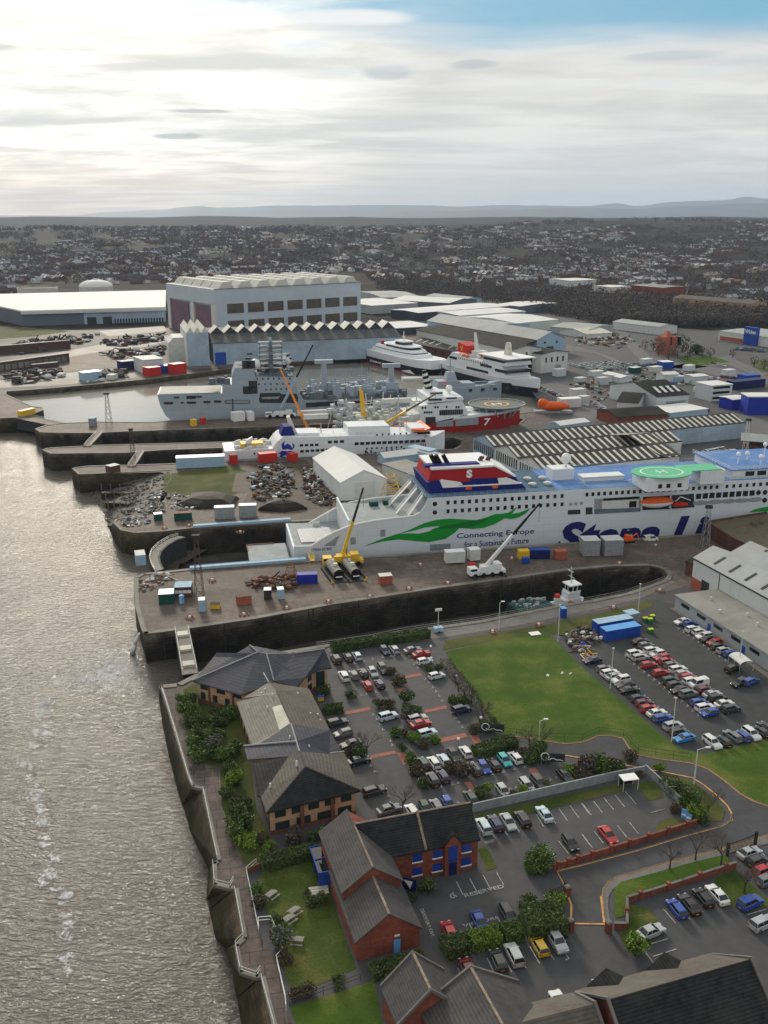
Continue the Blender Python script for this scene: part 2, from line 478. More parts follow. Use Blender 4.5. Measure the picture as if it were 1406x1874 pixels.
# --- sky, sun, air
SUN_AZ,SUN_EL=R(-17),R(21)
SDIR=Vector((math.sin(SUN_AZ)*math.cos(SUN_EL),math.cos(SUN_AZ)*math.cos(SUN_EL),math.sin(SUN_EL)))
def make_world():
 w=bpy.data.worlds.new('World')
 SC.world=w
 w.use_nodes=True
 N,L=w.node_tree.nodes,w.node_tree.links
 bg=N['Background']
 bg.inputs['Strength'].default_value=.1
 def mth(op,a,b=None,c=None):
  n=nd(N,'ShaderNodeMath',operation=op)
  for i,v in enumerate((a,b,c)):
   if v is None:
    continue
   if isinstance(v,(int,float)):
    n.inputs[i].default_value=v
   else:
    L.new(v,n.inputs[i])
  return n.outputs[0]
 def sm(x,a,b):
  n=N.new('ShaderNodeMapRange')
  n.interpolation_type='SMOOTHSTEP'
  L.new(x,n.inputs[0])
  n.inputs[1].default_value,n.inputs[2].default_value=a,b
  return n.outputs[0]
 sky=N.new('ShaderNodeTexSky')
 sky.sky_type='NISHITA'
 sky.sun_disc=False
 sky.sun_elevation=SUN_EL
 sky.sun_rotation=SUN_AZ
 sky.air_density,sky.dust_density,sky.ozone_density=1.0,.6,2.0
 tc=N.new('ShaderNodeTexCoord')
 nv=nd(N,'ShaderNodeVectorMath',operation='NORMALIZE')
 L.new(tc.outputs['Generated'],nv.inputs[0])
 sp=N.new('ShaderNodeSeparateXYZ')
 L.new(nv.outputs[0],sp.inputs[0])
 x,y,z=sp.outputs
 zc=mth('MAXIMUM',z,0.0)
 az=mth('ARCTAN2',x,y)
 k=mth('ADD',zc,.07)
 px,py=mth('DIVIDE',x,k),mth('DIVIDE',y,k)
 cb=N.new('ShaderNodeCombineXYZ')
 L.new(px,cb.inputs[0]);L.new(mth('MULTIPLY',py,1.15),cb.inputs[1])
 def nz(scale,detail,rough,off,dist=0.0):
  mp=nd(N,'ShaderNodeMapping')
  mp.inputs['Location'].default_value=off
  mp.inputs['Rotation'].default_value=(0,0,R(-12))
  mp.inputs['Scale'].default_value=(scale*.75,scale,1)
  L.new(cb.outputs[0],mp.inputs[0])
  n=nd(N,'ShaderNodeTexNoise',Scale=1.0,Detail=detail,Roughness=rough,Distortion=dist)
  L.new(mp.outputs[0],n.inputs[0])
  return n.outputs['Fac']
 big=nz(.55,7,.55,(3.1,1.7,0),.3)
 fine=nz(1.5,8,.6,(7.3,2.2,1),.5)
 dk=nz(1.0,6,.55,(1.3,9.2,4),.4)
 glow=nd(N,'ShaderNodeVectorMath',operation='DOT_PRODUCT')
 L.new(nv.outputs[0],glow.inputs[0])
 glow.inputs[1].default_value=tuple(Vector((math.sin(R(-16))*math.cos(R(9)),math.cos(R(-16))*math.cos(R(9)),math.sin(R(9)))))
 g1=sm(glow.outputs['Value'],.945,1.0)
 g2=sm(glow.outputs['Value'],.5,1.0)
 edge=mth('MULTIPLY_ADD',sm(az,-.3,.1),-.042,.195)
 edge=mth('ADD',edge,mth('MULTIPLY',mth('SUBTRACT',big,.5),.05))
 top=mth('SUBTRACT',1.0,sm(mth('SUBTRACT',zc,edge),-.012,.02))
 high=sm(zc,.2,.3)
 cov=mth('MAXIMUM',top,high)
 patch=sm(mth('ADD',mth('MULTIPLY',big,.6),mth('MULTIPLY',fine,.4)),.47,.6)
 wisp=mth('MULTIPLY',patch,mth('MULTIPLY_ADD',sm(az,.15,-.25),.8,.06))
 cov=mth('MAXIMUM',cov,wisp)
 holes=mth('MULTIPLY',sm(fine,.52,.72),mth('MULTIPLY',sm(zc,.09,.17),.55))
 cov=mth('MULTIPLY',cov,mth('SUBTRACT',1.0,holes))
 def vmix(f,a,b,mode='MIX'):
  return mixc(N,L,f,a,b,mode)
 tone=sm(mth('ADD',mth('MULTIPLY',dk,.6),mth('MULTIPLY',fine,.4)),.38,.62)
 cloud=vmix(tone,(5.7,5.65,5.4),(7.9,7.75,7.3))
 low=mth('SUBTRACT',1.0,sm(zc,.0,.075))
 warm=vmix(sm(az,-.42,.3),(12.0,8.8,5.2),(6.3,6.5,6.1))
 cloud=vmix(mth('MULTIPLY',g2,.8),cloud,vmix(.25,cloud,(10.0,9.7,8.9)))
 g3=nd(N,'ShaderNodeVectorMath',operation='DOT_PRODUCT')
 L.new(nv.outputs[0],g3.inputs[0])
 g3.inputs[1].default_value=tuple(SDIR)
 cloud=vmix(1.0,cloud,vmix(mth('MULTIPLY',sm(g3.outputs['Value'],.8,.995),sm(zc,.15,.3)),(0,0,0),(11,10,8.4)),'ADD')
 cloud=vmix(mth('MULTIPLY',low,.9),cloud,warm)
 lift=vmix(mth('MULTIPLY',g1,mth('MULTIPLY_ADD',tone,.8,.2)),(0,0,0),(5.2,4.9,4.1))
 cloud=vmix(1.0,cloud,lift,'ADD')
 clear=vmix(.8,vmix(1.0,sky.outputs[0],(.85,.95,1.0),'MULTIPLY'),(1.5,4.0,5.6))
 col=vmix(cov,clear,cloud)
 for a0,e0,ra,re,amt,c in((-2.1,10.2,4.3,.48,.9,(8.8,8.8,8.6)),(.5,9.6,6.5,.5,.35,(6.3,6.6,6.9)),(.2,7.6,1.6,.42,.6,(4.9,5.1,5.3)),(5.0,7.9,1.6,.28,.6,(4.6,4.8,5.1)),(1.0,8.0,3.3,.45,.3,(8.6,8.6,8.4)),(-10.2,5.5,2.0,.14,.75,(4.6,4.6,4.5)),(-11.6,4.2,1.6,.2,.7,(4.5,4.5,4.4)),(-20.8,8.3,1.4,.22,.5,(5.8,5.6,5.3)),(-21,10.2,5.2,.5,.6,(9.5,9.4,9.2)),(15.5,8.1,3.0,.25,.45,(4.2,4.9,5.6)),(-20.5,3.4,2.2,.16,.5,(5.6,5.2,4.7))):
  da=mth('DIVIDE',mth('SUBTRACT',az,R(a0)),R(ra))
  de=mth('DIVIDE',mth('ADD',mth('SUBTRACT',z,math.sin(R(e0))),mth('MULTIPLY',mth('SUBTRACT',fine,.5),.012)),R(re))
  r2=mth('ADD',mth('MULTIPLY',da,da),mth('MULTIPLY',de,de))
  col=vmix(mth('MULTIPLY',sm(r2,1.1,.25),amt),col,c)
 L.new(col,bg.inputs['Color'])
make_world()
sl=bpy.data.lights.new('sun','SUN')
sl.energy=2.6
sl.angle=R(10)
sl.color=(1,.9,.74)
so=bpy.data.objects.new('sun',sl)
COL.objects.link(so)
so.rotation_euler=SDIR.to_track_quat('Z','Y').to_euler()
def make_haze():
 mb=MB().box(0,20500,-13,70000,42000,950)
 m=bpy.data.materials.new('haze_air')
 m.use_nodes=True
 N,L=m.node_tree.nodes,m.node_tree.links
 N.remove(N['Principled BSDF'])
 v=nd(N,'ShaderNodeVolumePrincipled',Density=3.0e-5,Anisotropy=.2)
 v.inputs['Color'].default_value=(.56,.7,.93,1)
 L.new(v.outputs[0],N['Material Output'].inputs['Volume'])
 MATS['haze_air']=m
 o=mb.build('haze','haze_air')
 o['kind']='stuff'
make_haze()
# --- the land between river, docks and basin
def GP(pts,z=0.0):
 return[G(p[0],p[1],z)if not isinstance(p,Vector)else Vector((p.x,p.y,z))for p in pts]
A1,A2=G(348,1041),G(1290,977)
AD=(A2-A1).normalized()
AN=Vector((-AD.y,AD.x,0))
DB_ROT=math.atan2(AD.y,AD.x)
A3=A2+AD*150
A4=A3+AN*43
A5=G(354,967)
RIV=[(540,2080),(520,1990),(497,1874),(477,1790),(470,1792),(438,1782),(429,1731),(444,1718),(429,1628),(421,1628),(391,1621),(389,1579),(398,1576),(371,1454),(371,1446),(351,1441),(344,1427),(318,1340),(297,1270),(292,1255)]
RIV_B=[(470,2080),(450,1960),(436,1874),(428,1820),(421,1782),(419,1750),(410,1730),(388,1708),(378,1660),(376,1640),(377,1618),(381,1590),(365,1555),(341,1504),(336,1490),(331,1470),(322,1440),(306,1375),(297,1324),(290,1275)]
DA_N=[(324,1252),(371,1228),(455,1203),(580,1183),(677,1169),(744,1155),(880,1136),(940,1124),(1025,1107),(1081,1099),(1146,1086),(1194,1070),(1216,1061)]
DA_E=[(1222,1053),(1216,1044),(1204,1039),(1190,1036)]
DA_F=[(1123,1037),(1036,1045),(940,1059),(804,1077),(670,1098),(610,1107),(470,1133),(340,1152),(264,1162)]
HEAD=[(258,1150),(247,1108),(246,1058),(262,1050),(284,1048)]
PC=[(301,973),(247,976),(221,971),(207,957),(212,950),(234,946),(281,938),(300,915),(312,893),(300,866)]
PD=[(294,864),(144,869),(131,857),(160,853),(250,851),(415,845),(830,822),(842,816)]
PE=[(846,806),(830,801),(406,820),(301,824),(234,829),(94,831),(77,824),(87,820),(177,815),(406,809),(700,797),(945,779)]
PF=[(958,768),(940,762),(760,769),(470,782),(234,790),(177,793),(127,793),(74,792),(64,785),(85,778),(110,775)]
BAS=[(177,772),(281,773),(310,770),(700,757),(880,753),(950,757),(990,752),(1012,746),(1032,737),(1000,721),(973,711),(850,672),(760,652),(700,652),(657,654),(520,664),(428,674),(274,694),(117,709),(12,717)]
PG=[(12,722),(60,744),(79,746),(80,751),(43,764),(0,766),(-90,770)]
land=([Vector((700,30,0)),Vector((-45,30,0))]+GP(RIV)+GP(DA_N)+GP(DA_E)+GP(DA_F)+GP(HEAD)+[A1,A2,A3,A4,A5]+GP(PC)+GP(PD)+GP(PE)+GP(PF)+GP(BAS)+GP(PG)+[Vector((-700,500,0)),Vector((-1500,560,0)),Vector((-1500,1420,0)),Vector((1500,1420,0)),Vector((1500,30,0))])
tris=geometry.tessellate_polygon([land])
struct('ground',MB().add(land,tris),'quay_concrete')
def wall_between(name,label,top,bot,mat,cap=None,capw=1.4,group=None):
 """masonry wall between its top line and its foot, with a coping course"""
 t=thing(name,label,'quay wall',top[0])
 mb=MB()
 mb.loft([[tuple(p)for p in top],[tuple(p)for p in bot]],closed=False,caps=False)
 mb.build('wall_face',mat,t,world=True)
 if cap:
  cb=MB()
  for a,b in zip(top,top[1:]):
   d=Vector((b.x-a.x,b.y-a.y,0))
   if d.length<.3:
    continue
   d.normalize()
   n=Vector((-d.y,d.x,0))*capw
   cb.add([a+Vector((0,0,-.3)),b+Vector((0,0,-.3)),b+Vector((0,0,.22)),a+Vector((0,0,.22)),a-n+Vector((0,0,.22)),b-n+Vector((0,0,.22)),b-n+Vector((0,0,-.3)),a-n+Vector((0,0,-.3))],[(0,1,2,3),(3,2,5,4),(4,5,6,7)])
  cb.build('coping',cap,t,world=True)
 return t
def drop(pts,z):
 return[Vector((p.x,p.y,z))for p in pts]
WZ,FZ,BZ=-8.0,-10.0,-3.2
wall_between('river_wall','long battered stone river wall with round bastions below the promenade',GP(RIV),[p+Vector((0,0,-1))for p in GP(RIV_B,WZ)],'river_wall','coping',.7)
wall_between('dock_wall','near side wall of the empty graving dock beside the office buildings',GP([RIV[-1]]+DA_N+DA_E),drop(GP([RIV[-1]]+DA_N+DA_E),FZ),'dock_wall','coping',1.6)
wall_between('dock_wall','tall dark far wall of the empty graving dock under the mobile cranes',GP([DA_E[-1]]+DA_F),drop(GP([DA_E[-1]]+DA_F),FZ),'dock_wall','coping',1.6)
HB=GP([(272,1214),(263,1190),(250,1145),(245,1085),(262,1078),(280,1078)],WZ)
wall_between('quay_wall','rounded river end of the crane quay between the two big docks',GP([DA_F[-1]]+HEAD),[p+Vector((0,0,-1))for p in HB],'river_wall','coping',1.2)
wall_between('dock_wall','near wall of the large dock holding the white ferry with green ribbon',[GP(HEAD)[-1],A1,A2,A3],drop([GP(HEAD)[-1],A1,A2,A3],FZ),'dock_wall','coping',1.6)
wall_between('dock_wall','far wall of the large dock behind the stern of the white ferry',[A3,A4,A5]+GP(PC[:1]),drop([A3,A4,A5]+GP(PC[:1]),FZ),'dock_wall','coping',1.6)
PCB=GP([(301,1010),(255,1018),(222,1012),(206,985),(200,965),(215,960)],WZ)
wall_between('pier_wall','rounded pier head with green cabins beside the curved dock gate',GP(PC[:6]),[p+Vector((0,0,-1))for p in PCB],'river_wall','coping',1.0)
wall_between('pier_wall','square stone pier end in front of the rubble slope',GP([(312,861)]+PD[1:4]),drop(GP([(312,861)]+PD[1:4]),-9),'river_wall','coping',1.0)
wall_between('dock_wall','hidden near wall of the narrow dock holding the white northern ferry',GP(PD[3:]),drop(GP(PD[3:]),FZ),'dock_wall','coping',1.2)
wall_between('dock_wall','dark far wall of the narrow dock behind the northern ferry stern',GP(PE[:8]),drop(GP(PE[:8]),FZ),'dock_wall','coping',1.2)
wall_between('dock_wall','near wall of the dock that holds the red hulled offshore ship',GP(PE[7:]),drop(GP(PE[7:]),FZ),'dock_wall','coping',1.2)
wall_between('dock_wall','dark pier side below the large grey navy supply ship',GP([PE[-1]]+PF),drop(GP([PE[-1]]+PF),FZ),'dock_wall','coping',1.2)
wall_between('basin_wall','stone quay round the wet basin with the moored ferries',GP([PF[-1]]+BAS+PG[:4]),drop(GP([PF[-1]]+BAS+PG[:4]),-6),'river_wall','coping',1.0)
wall_between('pier_wall','dark pier head at the left of the basin entrance',GP(PG[3:]),drop(GP(PG[3:]),-9),'river_wall','coping',1.0)
fw=GP(DA_F)
FT=thing('dock_fender','pair of pale upright fender posts down the far wall of the near dock','fender',fw[4].lerp(fw[5],.5))
for k,(a,b)in enumerate(zip(fw,fw[1:])):
 for f in((.3,),(.62,.7),(.2,),(.45,),(.3,.8),(.3,.36,.7),(.5,),(.2,.6))[k%8]:
  p=a.lerp(b,f)
  n=Vector(((b-a).y,-(b-a).x,0)).normalized()*-.3
  t=FT if(k,f)==(0,.3)else copy_thing(FT,p,0,group='fender posts along the dock wall')
  t.location=p-n
  t['group']='fender posts along the dock wall'
  if(k,f)==(0,.3):
   MB().bx(-.9,-.6,-.15,.15,-9.8,.1).build('post','dark_steel',t)
   MB().bx(.6,.9,-.15,.15,-9.8,.1).build('post','dark_steel',t)
GA=(G(336,1165,0),G(352,1228,0))
def watermat(name,base,scale,strength,rough,foam=False):
 m,nt,N,L,B=new_mat(name)
 tc=N.new('ShaderNodeTexCoord')
 def nz(sx,sy,rot,det,w=0):
  mp=nd(N,'ShaderNodeMapping')
  mp.inputs['Scale'].default_value=(sx,sy,1)
  mp.inputs['Rotation'].default_value=(0,0,R(rot))
  L.new(tc.outputs['Object'],mp.inputs[0])
  n=nd(N,'ShaderNodeTexNoise',Scale=1.0,Detail=det,Roughness=.55,Distortion=.4)
  L.new(mp.outputs[0],n.inputs[0])
  return n.outputs['Fac']
 a=nz(.2*scale,.5*scale,20,4)
 b=nz(.55*scale,1.3*scale,4,3)
 c=nz(.02*scale,.03*scale,0,3)
 s1=nd(N,'ShaderNodeMath',operation='MULTIPLY_ADD');s1.inputs[1].default_value=.45
 L.new(b,s1.inputs[0]);L.new(a,s1.inputs[2])
 bp=nd(N,'ShaderNodeBump',Strength=strength,Distance=.62)
 L.new(s1.outputs[0],bp.inputs['Height'])
 L.new(bp.outputs['Normal'],B.inputs['Normal'])
 col=ramp(N,L,c,[(.3,tuple(k*.8 for k in base)),(.7,tuple(k*1.2 for k in base))]).outputs['Color']
 L.new(col,B.inputs['Base Color'])
 B.inputs['Roughness'].default_value=rough
 B.inputs['IOR'].default_value=1.33
 B.inputs['Specular IOR Level'].default_value=.6
 MATS[name]=m
watermat('river_water',(.094,.083,.072),2.1,1.0,.12)
watermat('basin_water',(.19,.183,.16),.7,.012,.08)
rv=[Vector((30,30,WZ)),Vector((20,60,WZ))]+GP([(560,1874),(440,1560),(352,1262)],WZ)+[GA[1],GA[0]]+GP([(300,1100),(330,1030)],WZ)+GP([(372,1020),(335,1010),(380,985),(330,900),(400,880),(245,862),(262,838),(162,823),(184,802),(108,783),(70,768),(0,772)],-4)+[Vector((-700,480,WZ)),Vector((-3000,520,WZ)),Vector((-3000,30,WZ))]
rv=[Vector((p.x,p.y,WZ))for p in rv]
struct('river',MB().add(rv,geometry.tessellate_polygon([rv])),'river_water')
bw=GP([(12,708),(117,700),(274,688),(428,668),(520,655),(760,640),(900,660),(1060,735),(1010,770),(700,775),(310,778),(108,790),(60,765),(12,730)],BZ)
struct('basin',MB().add(bw,geometry.tessellate_polygon([bw])),'basin_water')
def floor(pts):
 p=GP(pts)
 p=[Vector((q.x,q.y,FZ+.01))for q in p]
 struct('dock_floor',MB().add(p,geometry.tessellate_polygon([p])),'dock_floor')
floor([(340,1150),(350,1235),(460,1210),(744,1160),(1081,1105),(1225,1062),(1226,1040),(1123,1034),(804,1072),(470,1128)])
fb=[A1+AN*38-AD*9,A1-AN*3,A3-AN*3+AD*3,A4+AN*3+AD*3,A1+AN*46+AD*10]
fb=[Vector((p.x,p.y,FZ+.01))for p in fb]
struct('dock_floor',MB().poly(fb),'dock_floor')
floor([(245,860),(860,828),(860,798),(406,814),(262,825)])
floor([(165,818),(406,814),(700,802),(975,785),(975,758),(760,764),(186,790)])
def foam_blob(cx,cy,pts,seed,z=WZ+.05):
 rr=random.Random(seed)
 return[G(cx+dx,cy+dy,z)for dx,dy in pts]
def foammat():
 m,nt,N,L,B=new_mat('foam')
 tc=N.new('ShaderNodeTexCoord')
 n=nd(N,'ShaderNodeTexNoise',Scale=.45,Detail=10.0,Roughness=.78,Distortion=2.2)
 L.new(tc.outputs['Object'],n.inputs['Vector'])
 at=N.new('ShaderNodeAttribute');at.attribute_name='edge'
 s0=nd(N,'ShaderNodeMath',operation='MULTIPLY_ADD');s0.inputs[1].default_value=2.6;s0.inputs[2].default_value=-.8
 L.new(n.outputs['Fac'],s0.inputs[0])
 s=nd(N,'ShaderNodeMath',operation='ADD');L.new(s0.outputs[0],s.inputs[0]);L.new(at.outputs['Fac'],s.inputs[1])
 f=ramp(N,L,s.outputs[0],[(.55,(0,0,0)),(.98,(.75,.75,.75))])
 L.new(f.outputs['Color'],B.inputs['Alpha'])
 B.inputs['Base Color'].default_value=(.72,.74,.75,1)
 B.inputs['Roughness'].default_value=.8
 MATS['foam']=m
foammat()
def foam(pts,name='river_foam'):
 """a patch whose middle is dense and whose rim is broken"""
 p=[G(x,y,WZ+.12)for x,y in pts]
 c=sum(p,Vector())/len(p)
 vs,fs,ed=[c],[],[.4]
 k=len(p)
 for s,e in((.35,.24),(.7,.06),(1.0,-.5)):
  for q in p:
   vs.append(c.lerp(q,s));ed.append(e)
 for i in range(k):
  j=(i+1)%k
  fs+=[(0,1+i,1+j),(1+i,1+k+i,1+k+j,1+j),(1+k+i,1+2*k+i,1+2*k+j,1+k+j)]
 o=MB().add(vs,fs).build(name,'foam')
 at=o.data.attributes.new('edge','FLOAT','POINT')
 at.data.foreach_set('value',ed)
 o['kind']='stuff'
foam([(92,1240),(130,1205),(185,1180),(235,1172),(275,1190),(290,1215),(285,1240),(240,1255),(180,1258),(120,1260)])
foam([(70,1255),(120,1218),(190,1190),(270,1200),(296,1232),(290,1262),(230,1275),(150,1280),(90,1272)])
trail=[(95,1278),(76,1305),(70,1345),(48,1385),(50,1410),(68,1455),(72,1500),(84,1545),(94,1580),(84,1620),(112,1640),(130,1655),(124,1700),(126,1735),(118,1768)]
fr_=random.Random(3)
for(x0,y0),(x1,y1)in zip(trail,trail[1:]):
 for k in range(3):
  f=fr_.random()
  cx_,cy_=x0+(x1-x0)*f+fr_.gauss(0,6),y0+(y1-y0)*f+fr_.gauss(0,5)
  a_,b_=fr_.uniform(9,26),fr_.uniform(7,18)
  foam([(cx_+a_*math.cos(t/9*6.283)*fr_.uniform(.7,1.2),cy_+b_*math.sin(t/9*6.283)*fr_.uniform(.7,1.2))for t in range(9)])
# --- terrain out to the hills
def sstep(a,b,x):
 t=max(0,min(1,(x-a)/(b-a)))
 return t*t*(3-2*t)
def hz(x,y):
 if y<1400:
  return 0.0
 a=math.atan2(x,y)
 h=24*sstep(1400,2600,y)+22*sstep(2200,4600,y)*(1-.8*sstep(5200,6400,y))
 h+=(14+26*sstep(-.05,.3,a))*sstep(2600,4300,y)*(1-sstep(4600,5600,y))
 h+=10*(noise.noise(Vector((x/700,y/900,2.2))))*sstep(1500,2500,y)
 r=66+16*noise.noise(Vector((a*9,1.3,7)))+5*noise.noise(Vector((a*40,2.3,7)))
 h+=r*sstep(6500,8200,y)*(1-sstep(8600,11500,y))-46*sstep(9000,12000,y)
 return h
def make_terrain():
 rows=[1405*(1.045**i)for i in range(62)]+[26000,34000,40000]
 rows=[r for r in rows if r<22000]+[26000,34000,40000]
 na=150
 vs,fs=[],[]
 for j,r in enumerate(rows):
  for i in range(na+1):
   a=R(-46)+R(92)*i/na
   x,y=r*math.tan(a),r
   vs.append((x,y,hz(x,y)-(.4 if j==0 else 0)))
 for j in range(len(rows)-1):
  for i in range(na):
   k=j*(na+1)+i
   fs.append((k,k+1,k+na+2,k+na+1))
 m,nt,N,L,B=new_mat('far_land')
 tc=N.new('ShaderNodeTexCoord')
 def nz(s,d):
  n=nd(N,'ShaderNodeTexNoise',Scale=s,Detail=d,Roughness=.65)
  L.new(tc.outputs['Object'],n.inputs['Vector'])
  return n.outputs['Fac']
 c=ramp(N,L,nz(.004,8.0),[(.36,(.024,.022,.022)),(.5,(.038,.036,.034)),(.6,(.05,.048,.04)),(.7,(.045,.062,.03))]).outputs['Color']
 c2=ramp(N,L,nz(.03,6.0),[(.4,(.35,)*3),(.7,(1.3,)*3)]).outputs['Color']
 L.new(mixc(N,L,1.0,c,c2,'MULTIPLY'),B.inputs['Base Color'])
 B.inputs['Roughness'].default_value=.95
 B.inputs['Specular IOR Level'].default_value=.05
 MATS['far_land']=m
 struct('terrain',MB().add(vs,fs),'far_land',smooth=True)
make_terrain()
S('hill_moor',(.07,.075,.055),var=.3,scale=.002)
def hills(prof,dist,depth):
 top,lo=[],[]
 pts=[]
 for(x0,y0),(x1,y1)in zip(prof,prof[1:]):
  n=max(2,int((x1-x0)/8))
  for i in range(n):
   t=i/n
   t2=t*t*(3-2*t)
   pts.append((x0+(x1-x0)*t,y0+(y1-y0)*t2))
 rings=[[],[],[],[]]
 for x,y in pts:
  X=(x-CX)/F*dist*(1/cT)
  g=Vector((X,dist,0))
  z=ZT(g,y)+12*noise.noise(Vector((X/500,3,1)))+6*noise.noise(Vector((X/150,3,1)))
  rings[0].append((X,dist-depth,-5));rings[1].append((X,dist-depth*.4,max(0,z*.55)))
  rings[2].append((X,dist,max(z,-4)));rings[3].append((X,dist+depth,-5))
 struct('hills',MB().loft(rings,closed=False,caps=False),'hill_moor',smooth=True)
hills([(-500,396),(180,394),(250,388),(330,384),(372,379),(392,377),(430,380),(470,379),(520,376),(600,376),(703,375),(780,376),(830,378),(900,375),(960,376),(1040,377),(1090,372),(1120,377),(1190,369),(1240,367),(1270,366),(1303,360),(1330,363),(1370,365),(1406,364),(1500,368),(1900,372)],33000,3500)
hills([(560,396),(760,388),(900,384),(1010,380),(1100,382),(1220,377),(1300,372),(1406,374),(1600,380),(1900,384)],24000,2500)
# --- sheets laid on the ground
def sheet(name,pts,z,mat):
 p=GP(pts,z)
 return struct(name,MB().add(p,geometry.tessellate_polygon([p])),mat)
EAST=[Vector((300,165,0)),Vector((300,40,0))]
sheet('car_park',[(380,1240),(455,1216),(580,1196),(690,1181),(815,1168),(1005,1137),(1120,1112),(1200,1088),(1245,1075),(1300,1060)]+EAST+[Vector((-18,45,0)),(560,1990),(530,1874),(470,1710),(440,1560),(400,1410),(361,1397),(334,1327)],.02,'asphalt')
sheet('promenade',RIV+[(324,1252),(328,1290),(336,1327),(362,1397),(400,1404),(404,1474),(433,1554),(451,1598),(474,1710),(508,1762),(524,1836),(535,1874),(560,1990),(580,2080)],.03,'promenade_stone')
sheet('dock_path',[(600,1183),(677,1172),(744,1158),(880,1139),(940,1127),(1025,1110),(1081,1102),(1146,1089),(1194,1073),(1220,1061),(1236,1066),(1180,1092),(1120,1108),(1040,1126),(940,1146),(810,1167),(690,1180),(600,1194)],.05,'pavement')
sheet('car_park',[(1062,1222),(1030,1165),(1120,1140),(1196,1096),(1236,1106),(1240,1118),(1420,1242),(1500,1330),(1406,1352),(1290,1378),(1240,1368)],.04,'lot_asphalt')
K_N=[(918,1345),(960,1349),(1000,1356),(1035,1361),(1066,1358),(1080,1353),(1095,1346),(1118,1346),(1141,1351),(1152,1369),(1168,1381),(1211,1389),(1264,1396),(1296,1407),(1327,1429),(1356,1453),(1380,1466),(1420,1480),(1520,1500)]
K_S=[(1520,1470),(1406,1494),(1340,1502),(1339,1488),(1332,1475),(1313,1456),(1288,1436),(1267,1423),(1211,1412),(1170,1405),(1158,1402),(1066,1387),(1020,1380)]
K_S2=[(1340,1490),(1338,1500),(1330,1507),(1320,1512),(1250,1531),(1168,1556),(1066,1583),(1020,1594)]
K_R=[(1520,1500),(1406,1528),(1317,1554),(1274,1565),(1221,1579),(1163,1596),(1126,1606),(1112,1615),(1105,1626),(1103,1640),(1106,1664),(1110,1691)]
sheet('road',K_N+[(1520,1462)]+K_S[1:],.05,'road_asphalt')
sheet('road',[(1520,1456),(1406,1488),(1340,1500)]+K_S2[2:]+[(1036,1623),(1046,1655),(1044,1692),(1110,1691)]+K_R[::-1][1:],.07,'road_asphalt')
for name,pts,z,mat in(('lawn',[(815,1193),(905,1172),(1005,1160),(1066,1222),(1240,1369),(1290,1380),(1406,1353),(1530,1325),(1530,1490)]+[(x,y-1)for x,y in K_N[::-1][1:]]+[(880,1290)],.07,'lawn'),('verge',[(810,1190),(815,1172),(1005,1142),(1120,1117),(1190,1098),(1196,1108),(1120,1139),(1030,1163),(1005,1160),(905,1172)],.06,'rough_grass'),('verge',[(1124,1625),(1139,1613),(1192,1599),(1271,1576),(1327,1564),(1346,1586),(1308,1599),(1250,1619),(1194,1636),(1148,1650),(1146,1676),(1126,1680)],.09,'lawn'),('verge',[(1150,1653),(1187,1662),(1215,1700),(1185,1735),(1150,1742),(1136,1715)],.08,'garden_grass'),('verge',[(1308,1606),(1345,1592),(1390,1632),(1420,1660),(1342,1661),(1316,1640)],.08,'garden_grass'),('garden_lawn',[(474,1602),(520,1578),(580,1562),(598,1610),(620,1680),(648,1758),(652,1772),(600,1795),(545,1818),(528,1800),(505,1720),(484,1660)],.06,'garden_grass'),('garden_lawn',[(532,1842),(600,1822),(685,1794),(700,1874),(720,1990),(570,1990)],.06,'lawn'),('verge',[(868,1492),(1000,1462),(1142,1432),(1144,1446),(1000,1482),(872,1512)],.06,'rough_grass'),('verge',[(1160,1432),(1206,1430),(1214,1460),(1187,1466)],.06,'rough_grass'),('verge',[(1211,1416),(1264,1427),(1308,1460),(1328,1484),(1322,1502),(1272,1506),(1240,1475),(1218,1440)],.08,'rough_grass'),('verge',[(1199,1522),(1203,1508),(1220,1498),(1240,1496),(1262,1506),(1255,1514)],.08,'rough_grass'),('verge',[(874,1552),(892,1550),(910,1588),(890,1594)],.06,'garden_grass'),('shrub_bed',[(336,1262),(372,1240),(430,1290),(455,1370),(470,1480),(500,1540),(470,1585),(455,1592),(434,1554),(406,1474),(402,1404),(363,1395),(338,1327)],.06,'rough_grass'),('rubble_slope_grass',[(300,868),(420,852),(452,862),(462,890),(430,905),(372,906),(330,906),(300,900)],.03,'rough_grass'),('scrap_yard',[(415,852),(560,842),(578,862),(640,925),(480,940),(440,930),(455,900),(452,862)],.04,'soil'),('soil_patch',[(432,866),(458,862),(468,890),(448,902),(424,900)],.06,'soil')):
 sheet(name,pts,z,mat)
fs_t=[G(x,y,.1)for x,y in((314,860),(310,876),(304,890),(298,905),(291,922),(280,940),(236,948))]
fs_b=[G(x,y,-8.8)for x,y in((148,896),(154,906),(161,914),(168,924),(177,934),(186,946),(196,964))]
rg_=[]
for k in range(9):
 rg_.append([tuple(a.lerp(b,k/8)+Vector((rnd.uniform(-1,1),rnd.uniform(-1,1),rnd.uniform(-.5,.5)if 0<k<8 else 0)))for a,b in zip(fs_t,fs_b)])
struct('foreshore',MB().loft(rg_,closed=False,caps=False),'rubble')
stn=MB()
for _ in range(900):
 f,i=rnd.random(),rnd.randrange(6)
 p=fs_t[i].lerp(fs_t[i+1],rnd.random()).lerp(fs_b[i].lerp(fs_b[i+1],rnd.random()),f)
 s=rnd.uniform(.3,1.1)
 stn.box(p.x,p.y,p.z-.1,s,s*.7,s*.5,rnd.uniform(0,3),0,.7,.7)
stn.build('boulders','rubble')['kind']='stuff'
